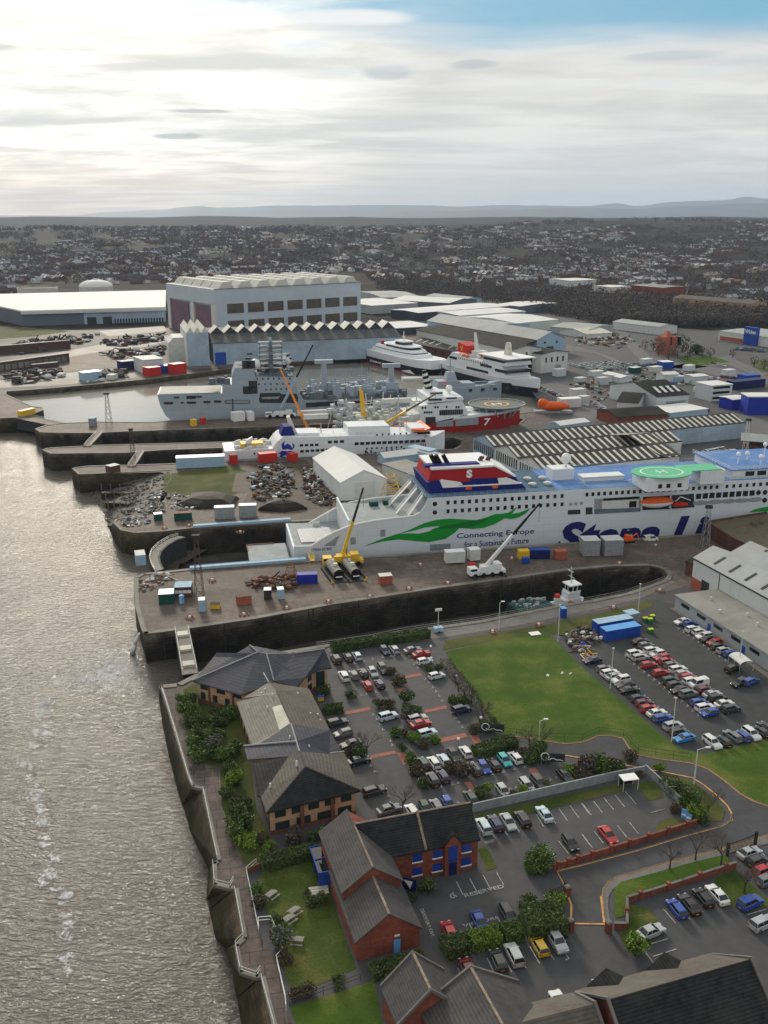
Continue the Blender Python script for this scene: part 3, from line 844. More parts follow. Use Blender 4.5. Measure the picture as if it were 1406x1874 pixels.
for k,(a,b)in enumerate((((180,898),(262,882)),((188,912),(268,898)),((196,930),(250,918)))):
 A,B=G(*a,-7+k*.3),G(*b,-3.2)
 o,r_,W=frame(A,B)
 t=thing('slipway_ruin',('upper','middle','lower')[k]+' dark ruined timber stage on the rubble foreshore','slipway',o,r_)
 MB().bx(0,W,-1.2,1.2,0,2.6).build('stage','dark_heap',t)
 for q_ in range(5):
  MB().cyl((W*(q_+.5)/5,-1.4,-2),(W*(q_+.5)/5,-1.4,3.4),.3,.3,6).build('pile','timber',t)
def strip(mb,pts,w,z):
 ps=GP(pts,z)
 L_,R_=[],[]
 for i,p in enumerate(ps):
  d=(ps[min(i+1,len(ps)-1)]-ps[max(i-1,0)])
  d.normalize()
  n=Vector((-d.y,d.x,0))*(w/2)
  L_.append(tuple(p+n));R_.append(tuple(p-n))
 mb.loft([L_,R_],closed=False,caps=False)
yl=MB()
for pts,z in((K_N[:18],.11),(K_S[2:],.11),(K_S2,.11),(K_R[1:-1],.11),([(1020,1594),(1036,1623)],.06),([(1040,1640),(1046,1656),(1045,1690)],.1),([(1046,1690),(1110,1691)],.1),([(1100,1640),(1103,1665),(1106,1688)],.1)):
 strip(yl,pts,.32,z)
struct('road_marking',yl,'yellow_line')
kb=MB()
for pts in(K_N[:18],K_S2,K_R):
 ps=GP([(x,y)for x,y in pts],0)
 for a,b in zip(ps,ps[1:]):
  d=b-a
  kb.box((a.x+b.x)/2,(a.y+b.y)/2,0,d.length,.16,.2,math.atan2(d.y,d.x))
struct('kerb',kb,'pavement')
sheet('pavement',K_R[1:]+[(1118,1691),(1113,1660),(1114,1640),(1122,1627),(1139,1613),(1192,1599),(1271,1577),(1327,1564),(1420,1540)],.1,'pavement')
bp=MB()
o3=lambda L_:[(580+.2418*x,1150+.2418*y)for x,y in L_]
o4=lambda L_:[(800+.2418*x,1130+.2418*y)for x,y in L_]
o7=lambda L_:[(740+.2418*x,1450+.2418*y)for x,y in L_]
for q in([(655,360),(785,335),(795,358),(660,382)],[(605,460),(655,445),(695,500),(630,495)],[(215,632),(400,592),(405,618),(205,655)],[(810,620),(975,582),(985,605),(820,640)],[(940,830),(1120,792),(1145,820),(935,865)],[(1150,810),(1210,805),(1270,890),(1220,912)],[(405,960),(590,925),(605,945),(400,990)],[(605,940),(660,935),(700,990),(660,1040)],[(1115,1165),(1165,1160),(1215,1260),(1195,1280)]):
 bp.poly(GP(o3(q),.06))
for q in([(690,1145),(745,1135),(800,1210),(750,1225)],):
 bp.poly(GP(o4(q),.06))
struct('paving',bp,'brick_paving')
wl=MB()
for a,b in(((395,675),(445,775)),((495,650),(550,752)),((597,625),(655,735)),((697,602),(753,700)),((1000,165),(1055,258)),((1115,195),(1147,235)),((1170,122),(1237,215)),((1255,100),(1322,193)),((1340,80),(1404,165)),((835,245),(875,302)),((945,250),(968,278)),((745,275),(780,322)),((655,300),(688,348)),((1168,368),(1245,465)),((1098,420),(1143,487)),((1347,320),(1406,400)),((405,1330),(470,1465)),((515,1290),(583,1428)),((628,1255),(695,1392)),((735,1210),(815,1362)),((880,1260),(923,1330)),((950,1165),(1027,1298)),((1075,1180),(1136,1268)),((1090,1095),(1130,1130)),((1200,1190),(1250,1262)),((1250,1258),(1222,1268)),((500,1010),(528,1062)),((610,990),(632,1035)),((390,1042),(420,1090)),((285,1065),(300,1100)),((700,940),(755,1025)),((950,1668),(968,1700))):
 strip(wl,o7([a,b]),.16,.08)
o6=lambda L_:[(1066+.2418*x,1330+.2418*y)for x,y in L_]
for a,b in(((0,580),(68,668)),((85,562),(150,648)),((163,538),(238,628)),((246,515),(320,606)),((325,490),(407,585)),((520,650),(622,622)),((0,812),(75,915)),((90,792),(160,882)),((265,745),(338,838)),((355,722),(425,810)),((615,1380),(708,1489)),((765,1410),(815,1458)),((880,1370),(915,1405)),((1250,1422),(1392,1380))):
 strip(wl,o6([a,b]),.16,.1)
o9=lambda L_:[(1026+.2703*x,1500+.2703*y)for x,y in L_]
for a,b in(((580,850),(730,805)),((628,925),(783,876)),((560,880),(630,970)),((605,1062),(625,1088))):
 strip(wl,o9([a,b]),.16,.08)
def tmarks(f,pts):
 for x,y in pts:
  strip(wl,f([(x-13,y+3),(x+13,y-3)]),.16,.08)
  strip(wl,f([(x-6,y-14),(x+3,y+2)]),.16,.08)
tmarks(o3,[(285,268),(360,250),(425,237),(500,220),(560,210),(590,208),(700,215),(722,242),(742,270),(768,302),(825,385),(850,415),(880,450),(905,482),(925,515),(950,550),(755,590),(1020,640),(1048,680),(1075,712),(1102,750),(430,655),(455,692),(478,730),(502,770),(560,855),(572,885),(380,500),(450,487),(522,470),(340,508),(868,755),(890,795),(235,745),(268,780),(408,1042),(440,1085),(545,1272),(560,1322),(940,1205),(1030,1185),(1072,1172),(1140,1335),(1070,1320)])
tmarks(o4,[(35,1285),(120,1265),(340,1205),(420,1190),(505,1172),(588,1150),(665,1135),(555,1300),(600,1290),(862,1232),(905,1215),(380,1330)])
o5=lambda L_:[(1066+.2418*x,1030+.2418*y)for x,y in L_]
tmarks(o5,[(325,710),(352,740),(392,768),(430,798),(468,826),(505,855),(545,885),(585,915),(625,948),(660,985),(700,1018),(755,1052),(800,1085),(838,1122),(880,1158),(730,500),(768,525),(805,550),(845,575),(880,600),(920,628),(960,655),(1000,682),(1040,712),(1085,740),(575,1092),(610,1125),(690,1195),(795,1275),(845,1310)])
struct('parking_lines',wl,'worn_line')
bl=MB()
strip(bl,[(1232,1112),(1320,1174),(1420,1246)],1.8,.1)
struct('pavement',bl,'pavement')
# --- lettering
FONT_CACHE={}
def text_mesh(body,bold=0.0,extrude=.0,shear=0.0):
 key=(body,bold,extrude,shear)
 if key not in FONT_CACHE:
  cu=bpy.data.curves.new('lettering','FONT')
  cu.body=body
  cu.offset=bold
  cu.extrude=extrude
  cu.shear=shear
  cu.resolution_u=3
  ob=bpy.data.objects.new('lettering',cu)
  COL.objects.link(ob)
  bpy.context.view_layer.update()
  me=bpy.data.meshes.new_from_object(ob.evaluated_get(bpy.context.evaluated_depsgraph_get()))
  bpy.data.objects.remove(ob)
  bpy.data.curves.remove(cu)
  xs=[v.co.x for v in me.vertices];ys=[v.co.y for v in me.vertices]
  FONT_CACHE[key]=(me,min(xs),max(xs),min(ys),max(ys))
 return FONT_CACHE[key]
def letters(name,body,mat,parent,mapf,bold=0.0,depth=.06,shear=0.0):
 """mapf(s, t) -> point for s, t in 0..1 over the word's box; second arg returns the outward normal shift"""
 me0,x0,x1,y0,y1=text_mesh(body,bold,0.0,shear)
 vs=[mapf((v.co.x-x0)/(x1-x0),(v.co.y-y0)/(y1-y0))for v in me0.vertices]
 me=bpy.data.meshes.new(name)
 me.from_pydata([tuple(v)for v in vs],[],[tuple(p.vertices)for p in me0.polygons])
 me.materials.append(MAT(mat))
 o=bpy.data.objects.new(name,me)
 COL.objects.link(o)
 if parent:
  o.parent=parent
 return o
def road_word(body,a,b,up,z=.09):
 """word painted on the road from a to b (photo points); up = photo point of the top of the first letter"""
 A,B,U=G(*a,z),G(*b,z),G(*up,z)
 o=letters('road_lettering',body,'worn_line',None,lambda s,t:A+(B-A)*s+(U-A)*t,bold=.02)
 o['kind']='structure'
road_word('RESERVED',o7([(462,795)])[0],o7([(758,722)])[0],o7([(450,768)])[0])
road_word('NO PARKING',o7([(205,1090)])[0],o7([(118,885)])[0],o7([(232,1080)])[0])
road_word('VISITORS',o7([(448,1022)])[0],o7([(720,955)])[0],o7([(440,1000)])[0])
road_word('VAN ONLY',o7([(612,392)])[0],o7([(690,372)])[0],o7([(604,370)])[0])
wh=MB()
c0=o7([(368,778)])[0]
def wpt(dx,dy):
 return o7([(368+dx,778+dy)])[0]
strip(wh,[wpt(18*math.cos(t/10*5-.4),4+18*math.sin(t/10*5-.4))for t in range(11)],.18,.09)
strip(wh,[wpt(2,-24),wpt(4,0),wpt(22,2),wpt(30,12)],.18,.09)
struct('road_lettering',wh,'worn_line')
# --- buildings
def facade(parent,p0,p1,z,n,w,h,mat='glass',inset=1.0,name='window',frame=None,skip=()):
 """n windows between p0 and p1 (parent's own coordinates), each its own part"""
 p0,p1=Vector((p0[0],p0[1],0)),Vector((p1[0],p1[1],0))
 d=(p1-p0)
 L_=d.length
 d.normalize()
 rot=math.atan2(d.y,d.x)
 for i in range(n):
  if i in skip:
   continue
  t=inset+w/2+(L_-2*inset-w)*(i/(n-1)if n>1 else .5)
  c=p0+d*t
  mb=MB().box(c.x,c.y,z,w,.16,h,rot)
  wo=mb.build(name,mat,parent)
  if frame:
   fb=MB()
   fb.box(c.x,c.y,z-.16,w+.3,.34,.15,rot)
   fb.build('sill',frame,wo)
def gable(name,label,A,B,L_,he,hr,wall,roof,along='y',oh=.4,cat='building',ridge=None,th=.22,verge=None):
 """plain gabled block on the front line A-B, going back L_; returns its root, width"""
 o,rot,W=frame(A,B)
 t=thing(name,label,cat,o,rot)
 if along=='y':
  prof=[(0,0),(W,0),(W,he),(W/2,hr),(0,he)]
  MB().slab(prof,0,L_).build('wall',wall,t)
  r=MB()
  k=(hr-he)/(W/2)
  z0=he-k*oh+.06
  for s in(0,1):
   xe=-oh if s==0 else W+oh
   r.plate([(xe,-oh,z0),(W/2,-oh,hr+.06),(W/2,L_+oh,hr+.06),(xe,L_+oh,z0)]if s==0 else[(W/2,-oh,hr+.06),(xe,-oh,z0),(xe,L_+oh,z0),(W/2,L_+oh,hr+.06)],-th)
  ro=r.build('roof',roof,t)
  if ridge:
   MB().box(W/2,L_/2,hr+.2,.35,L_+2*oh,.16).build('ridge',ridge,ro)
  if verge:
   for y in(-oh-.12,L_+oh+.12):
    v=MB()
    for s in(0,1):
     xe=-oh if s==0 else W+oh
     v.add([(xe,y-.15,z0),(xe,y+.15,z0),(W/2,y+.15,hr+.06),(W/2,y-.15,hr+.06),(xe,y-.15,z0+.5),(xe,y+.15,z0+.5),(W/2,y+.15,hr+.56),(W/2,y-.15,hr+.56)],[(0,1,2,3),(4,5,6,7),(0,1,5,4),(1,2,6,5),(2,3,7,6),(3,0,4,7)])
    v.build('gable_coping',verge,ro)
 else:
  prof=[(0,0),(L_,0),(L_,he),(L_/2,hr),(0,he)]
  n=len(prof)
  vs=[(0,y,z)for y,z in prof]+[(W,y,z)for y,z in prof]
  MB().add(vs,[(i,(i+1)%n,n+(i+1)%n,n+i)for i in range(n)]+[tuple(range(n))[::-1],tuple(range(n,2*n))]).build('wall',wall,t)
  r=MB()
  k=(hr-he)/(L_/2)
  z0=he-k*oh+.06
  r.plate([(-oh,-oh,z0),(W+oh,-oh,z0),(W+oh,L_/2,hr+.06),(-oh,L_/2,hr+.06)],-th)
  r.plate([(-oh,L_/2,hr+.06),(W+oh,L_/2,hr+.06),(W+oh,L_+oh,z0),(-oh,L_+oh,z0)],-th)
  ro=r.build('roof',roof,t)
  if ridge:
   MB().box(W/2,L_/2,hr+.2,W+2*oh,.35,.16).build('ridge',ridge,ro)
 return t,W
def flat(name,label,A,B,L_,h,wall,roof,cat='building',par=.35):
 o,rot,W=frame(A,B)
 t=thing(name,label,cat,o,rot)
 MB().bx(0,W,0,L_,0,h).build('wall',wall,t)
 MB().bx(-.25,W+.25,-.25,L_+.25,h,h+par).build('roof',roof,t)
 return t,W
sheet('town_ground',[Vector((-1500,905,0)),Vector((-300,905,0)),(690,590),(1010,560),(1130,590),(1300,605),Vector((700,900,0)),Vector((1500,900,0)),Vector((1500,1418,0)),Vector((-1500,1418,0))],.025,'far_land')
# --- riverside office: three hipped blocks, roofs surveyed corner by corner
def o2(x,y):
 return(340+.2418*x,1150+.2418*y)
EH,RH=5.3,9.4
office=thing('office_building','large riverside office of three hipped slate and brown tile roofs in a row','office',G(420,1320))
def rp3(pts):
 return[G(*o2(x,y),z)for x,y,z in pts]
def roofpart(name,mat,*polys):
 mb=MB()
 for p in polys:
  mb.plate(rp3(p),.3)
 return mb.build(name,mat,office,world=True)
n8,n9,n3,n5=(612,192,RH),(548,182,RH),(840,447,EH),(1107,297,EH)
roofpart('slate_roof','slate',[(50,397,EH),(420,502,EH),(640,415,EH+1.2),(668,397,EH+1.4),n8,n9],[n8,(668,397,EH+1.4),n3,(905,372,EH+.9),(820,192,RH-1.2)],[(820,192,RH-1.2),(905,372,EH+.9),(1000,312,EH),n5,(1052,156,RH-1)],[n9,(485,127,RH+.4),(385,187,RH-.6)],[n9,n8,(820,192,RH-1.2),(485,127,RH+.4)],[(50,397,EH),n9,(385,187,RH-.6),(232,184,RH-1.4),(130,322,EH)],)
roofpart('slate_roof','slate',[(545,877,EH+.9),(720,772,EH+2.9),(797,725,RH),(850,852,RH)],[(797,725,RH),(1092,770,EH+1.1),(1167,917,EH),(1090,950,EH),(862,935,RH),(850,852,RH)],[(440,892,EH+.1),(836,857,RH-.1),(858,932,RH-.1),(780,968,RH-1.2),(468,992,EH+.1)])
roofpart('pale_roof','pale_tile',[(385,556,EH),(497,882,EH),(545,877,EH+.9),(720,772,EH+2.9),(797,725,RH),(690,477,RH),(600,505,RH-1)],[(440,525,EH+.4),(600,505,RH-1),(690,477,RH),(628,408,RH-.6)])
roofpart('brown_roof','brown_tile',[(690,477,RH),(797,725,RH),(1092,770,EH+1.1),(935,457,EH)],[(628,408,RH-.6),(690,477,RH),(935,457,EH),(830,450,EH+.6)],[(862,930,RH),(905,1047,RH),(610,1395,EH),(570,1275,EH+.1),(780,968,RH-1.2)],[(862,930,RH),(1090,952,EH+2),(1200,940,EH),(1327,1227,EH),(905,1047,RH)])
roofpart('dark_roof','dark_tile',[(500,1022,EH),(780,968,RH-1.2),(570,1275,EH+.1),(540,1262,EH)],[(905,1047,RH),(1327,1227,EH),(610,1395,EH)])
rr_=MB()
for a,b in(((50,397,EH),n9),(n8,(668,397,EH+1.4)),((590,340,8),(628,408,RH-.6)),((797,725,RH),(862,935,RH)),((440,892,EH+.1),(836,857,RH)),((820,192,RH-1.2),(1052,156,RH-1)),((485,127,RH+.4),n9),((1090,950,EH),(1200,935,EH))):
 p,q=rp3([a,b])
 MB().cyl(p+Vector((0,0,.12)),q+Vector((0,0,.12)),.16,.16,5).build('ridge','lead',office,world=True)
rb=MB()
for a,b in(((905,1047,RH),(610,1395,EH)),((905,1047,RH),(1327,1227,EH)),((862,930,RH),(905,1047,RH)),((690,477,RH),(797,725,RH))):
 p,q=rp3([a,b])
 MB().cyl(p+Vector((0,0,.1)),q+Vector((0,0,.1)),.16,.16,5).build('ridge','brown_tile',office,world=True)
vb=MB()
for x,y,z in((618,605,8),(840,1020,RH),(790,828,9),(945,655,7),(1000,660,6.5),(1020,705,6.2),(850,500,7),(600,470,8),(660,510,9),(575,500,7.4),(640,1190,6.6),(935,900,8)):
 p=rp3([(x,y,z)])[0]
 MB().cyl(p-Vector((0,0,.6)),p+Vector((0,0,.5)),.22,.18,6).build('roof_vent','off_white',office,world=True)
MB().plate(rp3([(655,597,RH-.75),(725,577,RH+.08),(790,718,RH+.08),(710,770,RH-1.2)]),.1).build('roof_patch','sheet_pale',office,world=True)
def insetpoly(pts,d):
 c=sum(pts,Vector())/len(pts)
 return[p+(c-p).normalized()*d for p in pts]
wN=[Vector((p.x,p.y,0))for p in insetpoly(rp3([(50,397,EH),(420,502,EH),(840,447,EH),(1000,312,EH),(1107,297,EH),(1052,156,RH),(560,170,RH),(130,322,EH)]),1.1)]
wM=[Vector((p.x,p.y,0))for p in insetpoly(rp3([(385,556,EH),(497,882,EH),(1167,917,EH),(935,457,EH)]),1.0)]
wS=[Vector((p.x,p.y,0))for p in insetpoly(rp3([(500,1022,EH),(610,1395,EH),(1327,1227,EH),(1200,940,EH)]),1.1)]
for w in(wN,wM,wS):
 MB().prism([(p.x,p.y)for p in w],0,EH-.15).build('wall','buff_brick',office,world=True)
 MB().prism([(p.x,p.y)for p in insetpoly(w,-.08)],0,.9).build('plinth','brown_brick',office,world=True)
def off_win(p,q,n,z,w,h,mat='green_glass',inset=.8,name='window'):
 a,b=loc2(p,office.location,0),loc2(q,office.location,0)
 facade(office,a,b,z,n,w,h,mat,inset,name)
off_win(wN[0],wN[1],4,1.0,1.2,1.7);off_win(wN[0],wN[1],3,3.5,2.2,1.3)
off_win(wN[2],wN[3],2,3.3,1.6,1.6);off_win(wN[2],wN[3],2,.9,1.6,1.6);off_win(wN[3],wN[4],1,.6,2.0,4.2,inset=.3)
off_win(wM[0],wM[1],5,3.2,1.5,1.5);off_win(wM[0],wM[1],5,.9,1.5,1.5)
off_win(wM[3],wM[2],5,3.2,1.5,1.5)
off_win(wS[1],wS[2],5,3.3,2.0,1.6);off_win(wS[1],wS[2],4,.8,2.6,1.5);off_win(wS[0],wS[1],2,.8,2.2,3.9)
d=(wS[2]-wS[1]).normalized()
cb=MB()
for f in(.36,.72):
 p=wS[1].lerp(wS[2],f)
 cb.box(p.x,p.y,0,.7,.7,EH-.3,math.atan2(d.y,d.x))
for f in(.25,.75):
 p=wN[0].lerp(wN[1],f)
 cb.cyl((p.x,p.y,0),(p.x,p.y,EH-.3),.3,.3,8)
cb.build('brick_pier','brown_brick',office,world=True)
# --- red brick house with blue windows
BA,BB=G(653,1759),G(768,1733)
t,W=gable('brick_building','low red brick annexe with a grey gable roof and one blue door',BA,BB,15.5,3.6,7.2,'red_brick','grey_tile','y',.35,ridge='ridge_tile')
MB().bx(W*.585,W*.585+1.0,-.1,.05,0,2.3).build('door','sky_paint',t)
MB().bx(W*.585+.1,W*.585+.9,-.12,0,2.9,3.2).build('lamp','white_paint',t)
b_o,b_r,b_w=frame(BA,BB)
house=thing('brick_house','two storey red brick office with blue windows and dark slate roof behind the reserved bays','building',b_o,b_r)
def hl(x,y,z):
 return loc2(G(x,y,z),b_o,b_r)
e1,e2,r1,r2=hl(592,1536,5.6),hl(626,1635,5.6),hl(650,1521,9.0),hl(681,1586,9.0)
y1=e2.y+.3
xw0,xw1=e2.x+.3,2*r2.x-e2.x-.3
f0,f1=hl(868,1537,5.6),hl(740,1566,5.6)
k0=hl(855,1473,9.2)
yF,yR=(f0.y+f1.y)/2+.3,k0.y
yB=2*yR-yF
xE=hl(872,1585,0).x
hw=MB()
hw.slab([(xw0,0),(xw1,0),(xw1,5.6),(r2.x,9.0),(xw0,5.6)],y1,yB)
hw.build('wall','red_brick',house)
vs=[(x,y,z)for x in(xw1-.5,xE)for y,z in((yF,0),(yB,0),(yB,5.6),(yR,9.2),(yF,5.6))]
MB().add(vs,[(i,(i+1)%5,5+(i+1)%5,5+i)for i in range(5)]+[(4,3,2,1,0),(5,6,7,8,9)]).build('wall','red_brick',house)
rm=MB()
rm.plate([(xw0-.4,y1-.3,5.4),(r2.x,y1-.3,9.05),(r2.x,yB+.3,9.05),(xw0-.4,yB+.3,5.4)],-.2)
rm.plate([(r2.x,y1-.3,9.05),(xw1+.4,y1-.3,5.4),(xw1+.4,yF,5.4),(r2.x,yR-.2,9.05)],-.2)
rm.build('roof','grey_tile',house)
rm=MB()
rm.plate([(xw1+.2,yF-.35,5.4),(xE+.3,yF-.35,5.4),(xE+.3,yR,9.3),(r2.x,yR,9.3)],-.2)
rm.plate([(r2.x,yR,9.3),(xE+.3,yR,9.3),(xE+.3,yB+.3,5.4),(r2.x,yB+.3,5.4)],-.2)
rf=rm.build('roof','dark_tile',house)
rg=MB().cyl((r2.x,yR,9.55),(xE+.3,yR,9.55),.16,.16,5).cyl((r2.x,y1-.3,9.3),(r2.x,yR,9.3),.16,.16,5)
xm=hl(766,1495,9.2).x
rg.add([(xm-.2,yF-.3,5.5),(xm+.2,yF-.3,5.5),(xm+.2,yR,9.6),(xm-.2,yR,9.6),(xm-.2,yF-.3,5.9),(xm+.2,yF-.3,5.9),(xm+.2,yR,9.9),(xm-.2,yR,9.9)],[(0,1,2,3),(4,5,6,7),(0,1,5,4),(1,2,6,5),(3,0,4,7)])
rg.build('ridge','ridge_tile',rf)
for x,y in((460,398),(247,450),(98,487)):
 for z,w in((3.55,1.5),(.95,1.6)):
  gx=hl(*o7([(x,y)])[0],4.4).x
  wo=MB().bx(gx-w/2,gx+w/2,yF-.08,yF+.1,z,z+1.4).build('window','blue_glass',house)
  MB().bx(gx-w/2-.15,gx+w/2+.15,yF-.16,yF+.05,z-.2,z).build('sill','white_paint',wo)
gx=hl(*o7([(370,455)])[0],4.4).x
pb=MB().slab([(gx-1.4,0),(gx+1.4,0),(gx+1.4,6.0),(gx,7.6),(gx-1.4,6.0)],yF-.6,yF+1.5)
porch=pb.build('porch','red_brick',house)
MB().slab([(gx-1.6,5.9),(gx,7.7),(gx+1.6,5.9),(gx+1.6,6.15),(gx,7.95),(gx-1.6,6.15)],yF-.75,yF+1.4).build('porch_roof','dark_tile',porch)
MB().bx(gx-.75,gx+.75,yF-.68,yF-.5,2.7,5.6).build('window','blue_glass',porch)
MB().bx(gx-.7,gx+.7,yF-.68,yF-.5,0,2.5).build('door','navy',porch)
gl=hl(*o2(0,0),0)
q0,q1=hl(578,1546,2.8),hl(603,1592,2.8)
MB().bx(xw0-1.8,xw0,q1.y,q0.y,0,2.5).build('conservatory','glass',house)
cf=MB()
for yy in(q1.y,(q0.y+q1.y)/2,q0.y):
 cf.bx(xw0-1.9,xw0,yy-.08,yy+.08,0,2.65)
cf.bx(xw0-1.92,xw0-1.75,q1.y,q0.y,2.45,2.65)
cf.build('conservatory_frame','blue_paint',house)
sg=thing('notice_board','dark blue triangular site board with white strokes standing at the brick office corner','sign',G(749,1640),R(-20))
MB().slab([(-1.2,.6),(1.2,.6),(1.2,3.4),(-1.2,3.4)],-.08,.08).build('board','navy',sg)
MB().slab([(-.9,3.0),(.6,3.0),(.2,1.6)],-.13,-.1).build('emblem','white_paint',sg)
MB().cyl((-1,0,0),(-1,0,3),.07).cyl((1,0,0),(1,0,3),.07).build('post','blue_paint',sg)
# --- brick houses at the bottom edge
def at_h(x,y,z):
 g=G(x,y,z)
 return Vector((g.x,g.y,0))
c1,c2=at_h(682,1814,4.5),at_h(805,1782,4.5)
dv=(c2-c1).normalized()
nv_=Vector((dv.y,-dv.x,0))
t,W=gable('brick_house','brown tiled house with stone gable copings at the bottom edge beside the lower car park',c1+nv_*6+dv*1.5,c2+nv_*6+dv*.5,6,4.5,8.6,'red_brick','grey_tile','y',.3,ridge='ridge_tile',verge='pavement')
c3,c4=at_h(735,1842,4.7),at_h(845,1830,4.7)
MBp=(c3+c4)/2
t,W=gable('brick_house','taller tiled house with an orange mossy ridge cut by the bottom edge',c1+nv_*21+dv*5,c1+nv_*21+dv*19,15.6,4.7,9.2,'red_brick','grey_tile','y',.3,ridge='ridge_tile',verge='pavement')
for k in range(5):
 MB().bx(-.15,.05,6+k*1.6,7.2+k*1.6,1.2,3.6).build('window','off_white',t)
ra,rb_=at_h(1119,1832,8.6),at_h(1368,1761,8.6)
dv=(rb_-ra).normalized()
nv_=Vector((dv.y,-dv.x,0))
hwid=7.5
t,W=gable('brick_barn','long brick building with a very dark tiled roof and two roof gables, bottom right',ra+nv_*hwid,rb_+nv_*hwid,2*hwid,2.9,8.6,'red_brick','dark_tile','x',.5)
rw=MB().plate([(-.5,hwid+.05,8.72),(W+.5,hwid+.05,8.72),(W+.5,2*hwid+.5,2.7),(-.5,2*hwid+.5,2.7)],-.25)
rw.build('back_roof','brown_tile',t)
for f in(.21,.66):
 x=W*f
 dm=MB()
 dm.add([(x-3.0,2*hwid+.6,2.9),(x+3.0,2*hwid+.6,2.9),(x,2*hwid+.6,5.3),(x,hwid+4.2,5.3)],[(0,2,1),(0,3,2),(1,2,3)])
 dm.build('roof_gable','dark_tile',t)
cp=MB()
for x in(-.55,W+.55):
 for s in(0,2*hwid):
  cp.add([(x-.2,s,3.0),(x+.2,s,3.0),(x+.2,hwid,9.0),(x-.2,hwid,9.0),(x-.2,s,3.4),(x+.2,s,3.4),(x+.2,hwid,9.4),(x-.2,hwid,9.4)],[(0,1,2,3),(4,5,6,7),(0,1,5,4),(1,2,6,5),(2,3,7,6),(3,0,4,7)])
cp.build('coping','pavement',t)
ra,rb_=at_h(945,1876,7),at_h(1080,1842,7)
t,W=gable('brick_house','small tiled house end beside the dark barn at the bottom edge',ra+nv_*5,rb_+nv_*5,10,4,7,'red_brick','brown_tile','x',.4)
fr=MB()
for x in(W+.5,):
 for s in(0,10):
  fr.add([(x-.2,s,4.1),(x+.2,s,4.1),(x+.2,5,7.3),(x-.2,5,7.3),(x-.2,s,4.5),(x+.2,s,4.5),(x+.2,5,7.7),(x-.2,5,7.7)],[(0,1,2,3),(4,5,6,7),(0,1,5,4),(1,2,6,5),(2,3,7,6),(3,0,4,7)])
fr.build('coping','pavement',t)
# --- white warehouse and its flat roofed annexe on the right
HW=9.0
w0,w1=at_h(1270,1023,HW),at_h(1406,1097,HW)
o_,wr,wl_=frame(w0,w1)
wh_=thing('warehouse','white clad twin bay warehouse with rows of dark roof lights beside the lot','warehouse',o_,wr)
LW,BAYW=75,21.5
def wloc(x,y,z):
 return loc2(G(x,y,z),o_,wr)
BAYW=2*wloc(1307,1001,HW+3).y
RHW=HW+3.0
pr=[(0,0),(0,HW),(BAYW/2,RHW),(BAYW,HW+.3),(BAYW*1.5,RHW),(BAYW*2,HW),(BAYW*2,0)]
vs=[(0,y,z)for y,z in pr]+[(LW,y,z)for y,z in pr]
n=len(pr)
MB().add(vs,[(i,i+1,n+i+1,n+i)for i in range(n-1)]+[tuple(range(n)),tuple(range(n,2*n))[::-1]]).build('wall','white_clad',wh_)
r=MB()
for(ya,za),(yb,zb)in zip(pr[1:5],pr[2:6]):
 r.plate([(-.5,ya,za+.15),(LW,ya,za+.15),(LW,yb,zb+.15),(-.5,yb,zb+.15)],-.15)
rf=r.build('roof','roof_grey',wh_)
for b in range(2):
 for k in range(10):
  x=7+k*6.6
  y0=b*BAYW
  for f0_,f1_ in(((.2,.75),)if b==0 else((.45,.65),(.8,.95))):
   ya,yb=y0+BAYW/2*f0_,y0+BAYW/2*f1_
   za,zb=HW+3*f0_+.38,HW+3*f1_+.38
   MB().plate([(x,ya,za),(x+1.0,ya,za),(x+1.0,yb,zb),(x,yb,zb)],.1).build('roof_light','dark_steel',rf)
MB().bx(0,LW,-.2,0,HW-.1,HW+.25).build('gutter','dark_steel',wh_)
MB().bx(12,12.15,-.15,0,0,HW).bx(38,38.15,-.15,0,0,HW).build('downpipe','dark_steel',wh_)
MB().bx(-.06,4.5,-.06,.5,0,3.6).build('base_wall','brick_orange',wh_)
MB().bx(4.6,8,-.08,.3,0,4.4).build('door','dark_steel',wh_)
a0,a1=at_h(1237,1089,4.2),at_h(1406,1197,4.2)
dpt=loc2(G(1304,1072,4.2),a0,math.atan2((a1-a0).y,(a1-a0).x)).y
ad_=(a1-a0).normalized()
t,W=flat('annexe','low grey annexe with a flat felt roof along the right hand car park',a0,a0+ad_*70,max(9,dpt),4.0,'grey_clad','roof_felt')
for k in range(9):
 MB().bx(3+k*7.2,6.6+k*7.2,-.1,.1,2.3,3.2).build('window','glass',t)
 if k in(1,3,6):
  MB().bx(8+k*7.0,9.2+k*7.0,-.12,.1,0,2.3).build('door','blue_paint',t)
MB().bx(-.3,W,-.35,-.1,3.7,4.3).build('fascia','steel',t)
cw=MB()
for x,y in((6,7),(14,4),(24,8),(33,5),(38,9),(18,9.5),(46,6)):
 cw.cyl((x,y,4.3),(x,y,5.2),.35,.3,8)
cw.build('roof_vent','off_white',t)
bk=[G(1291,980),G(1340,1012),G(1420,1052),G(1560,1080),G(1560,950),G(1400,962)]
t=thing('earth_bank','brown planted earth bank held by a brick retaining wall above the dock','bank',bk[0])
MB().prism([(p.x,p.y)for p in bk],0,4.6).build('soil','leaf_brown',t,world=True)
bw_=MB()
for a,b in((bk[0],bk[1]),(bk[1],bk[2]),(bk[5],bk[0])):
 m_=(a+b)/2
 d=b-a
 bw_.box(m_.x,m_.y,0,d.length+.4,.5,5.2,math.atan2(d.y,d.x))
bw_.build('retaining_wall','dark_brick',t,world=True)
t,W=flat('brick_hut','small dark roofed brick hut at the corner of the white warehouse',G(1253,1052),G(1268,1056),6,4,'dark_brick','roof_dark')
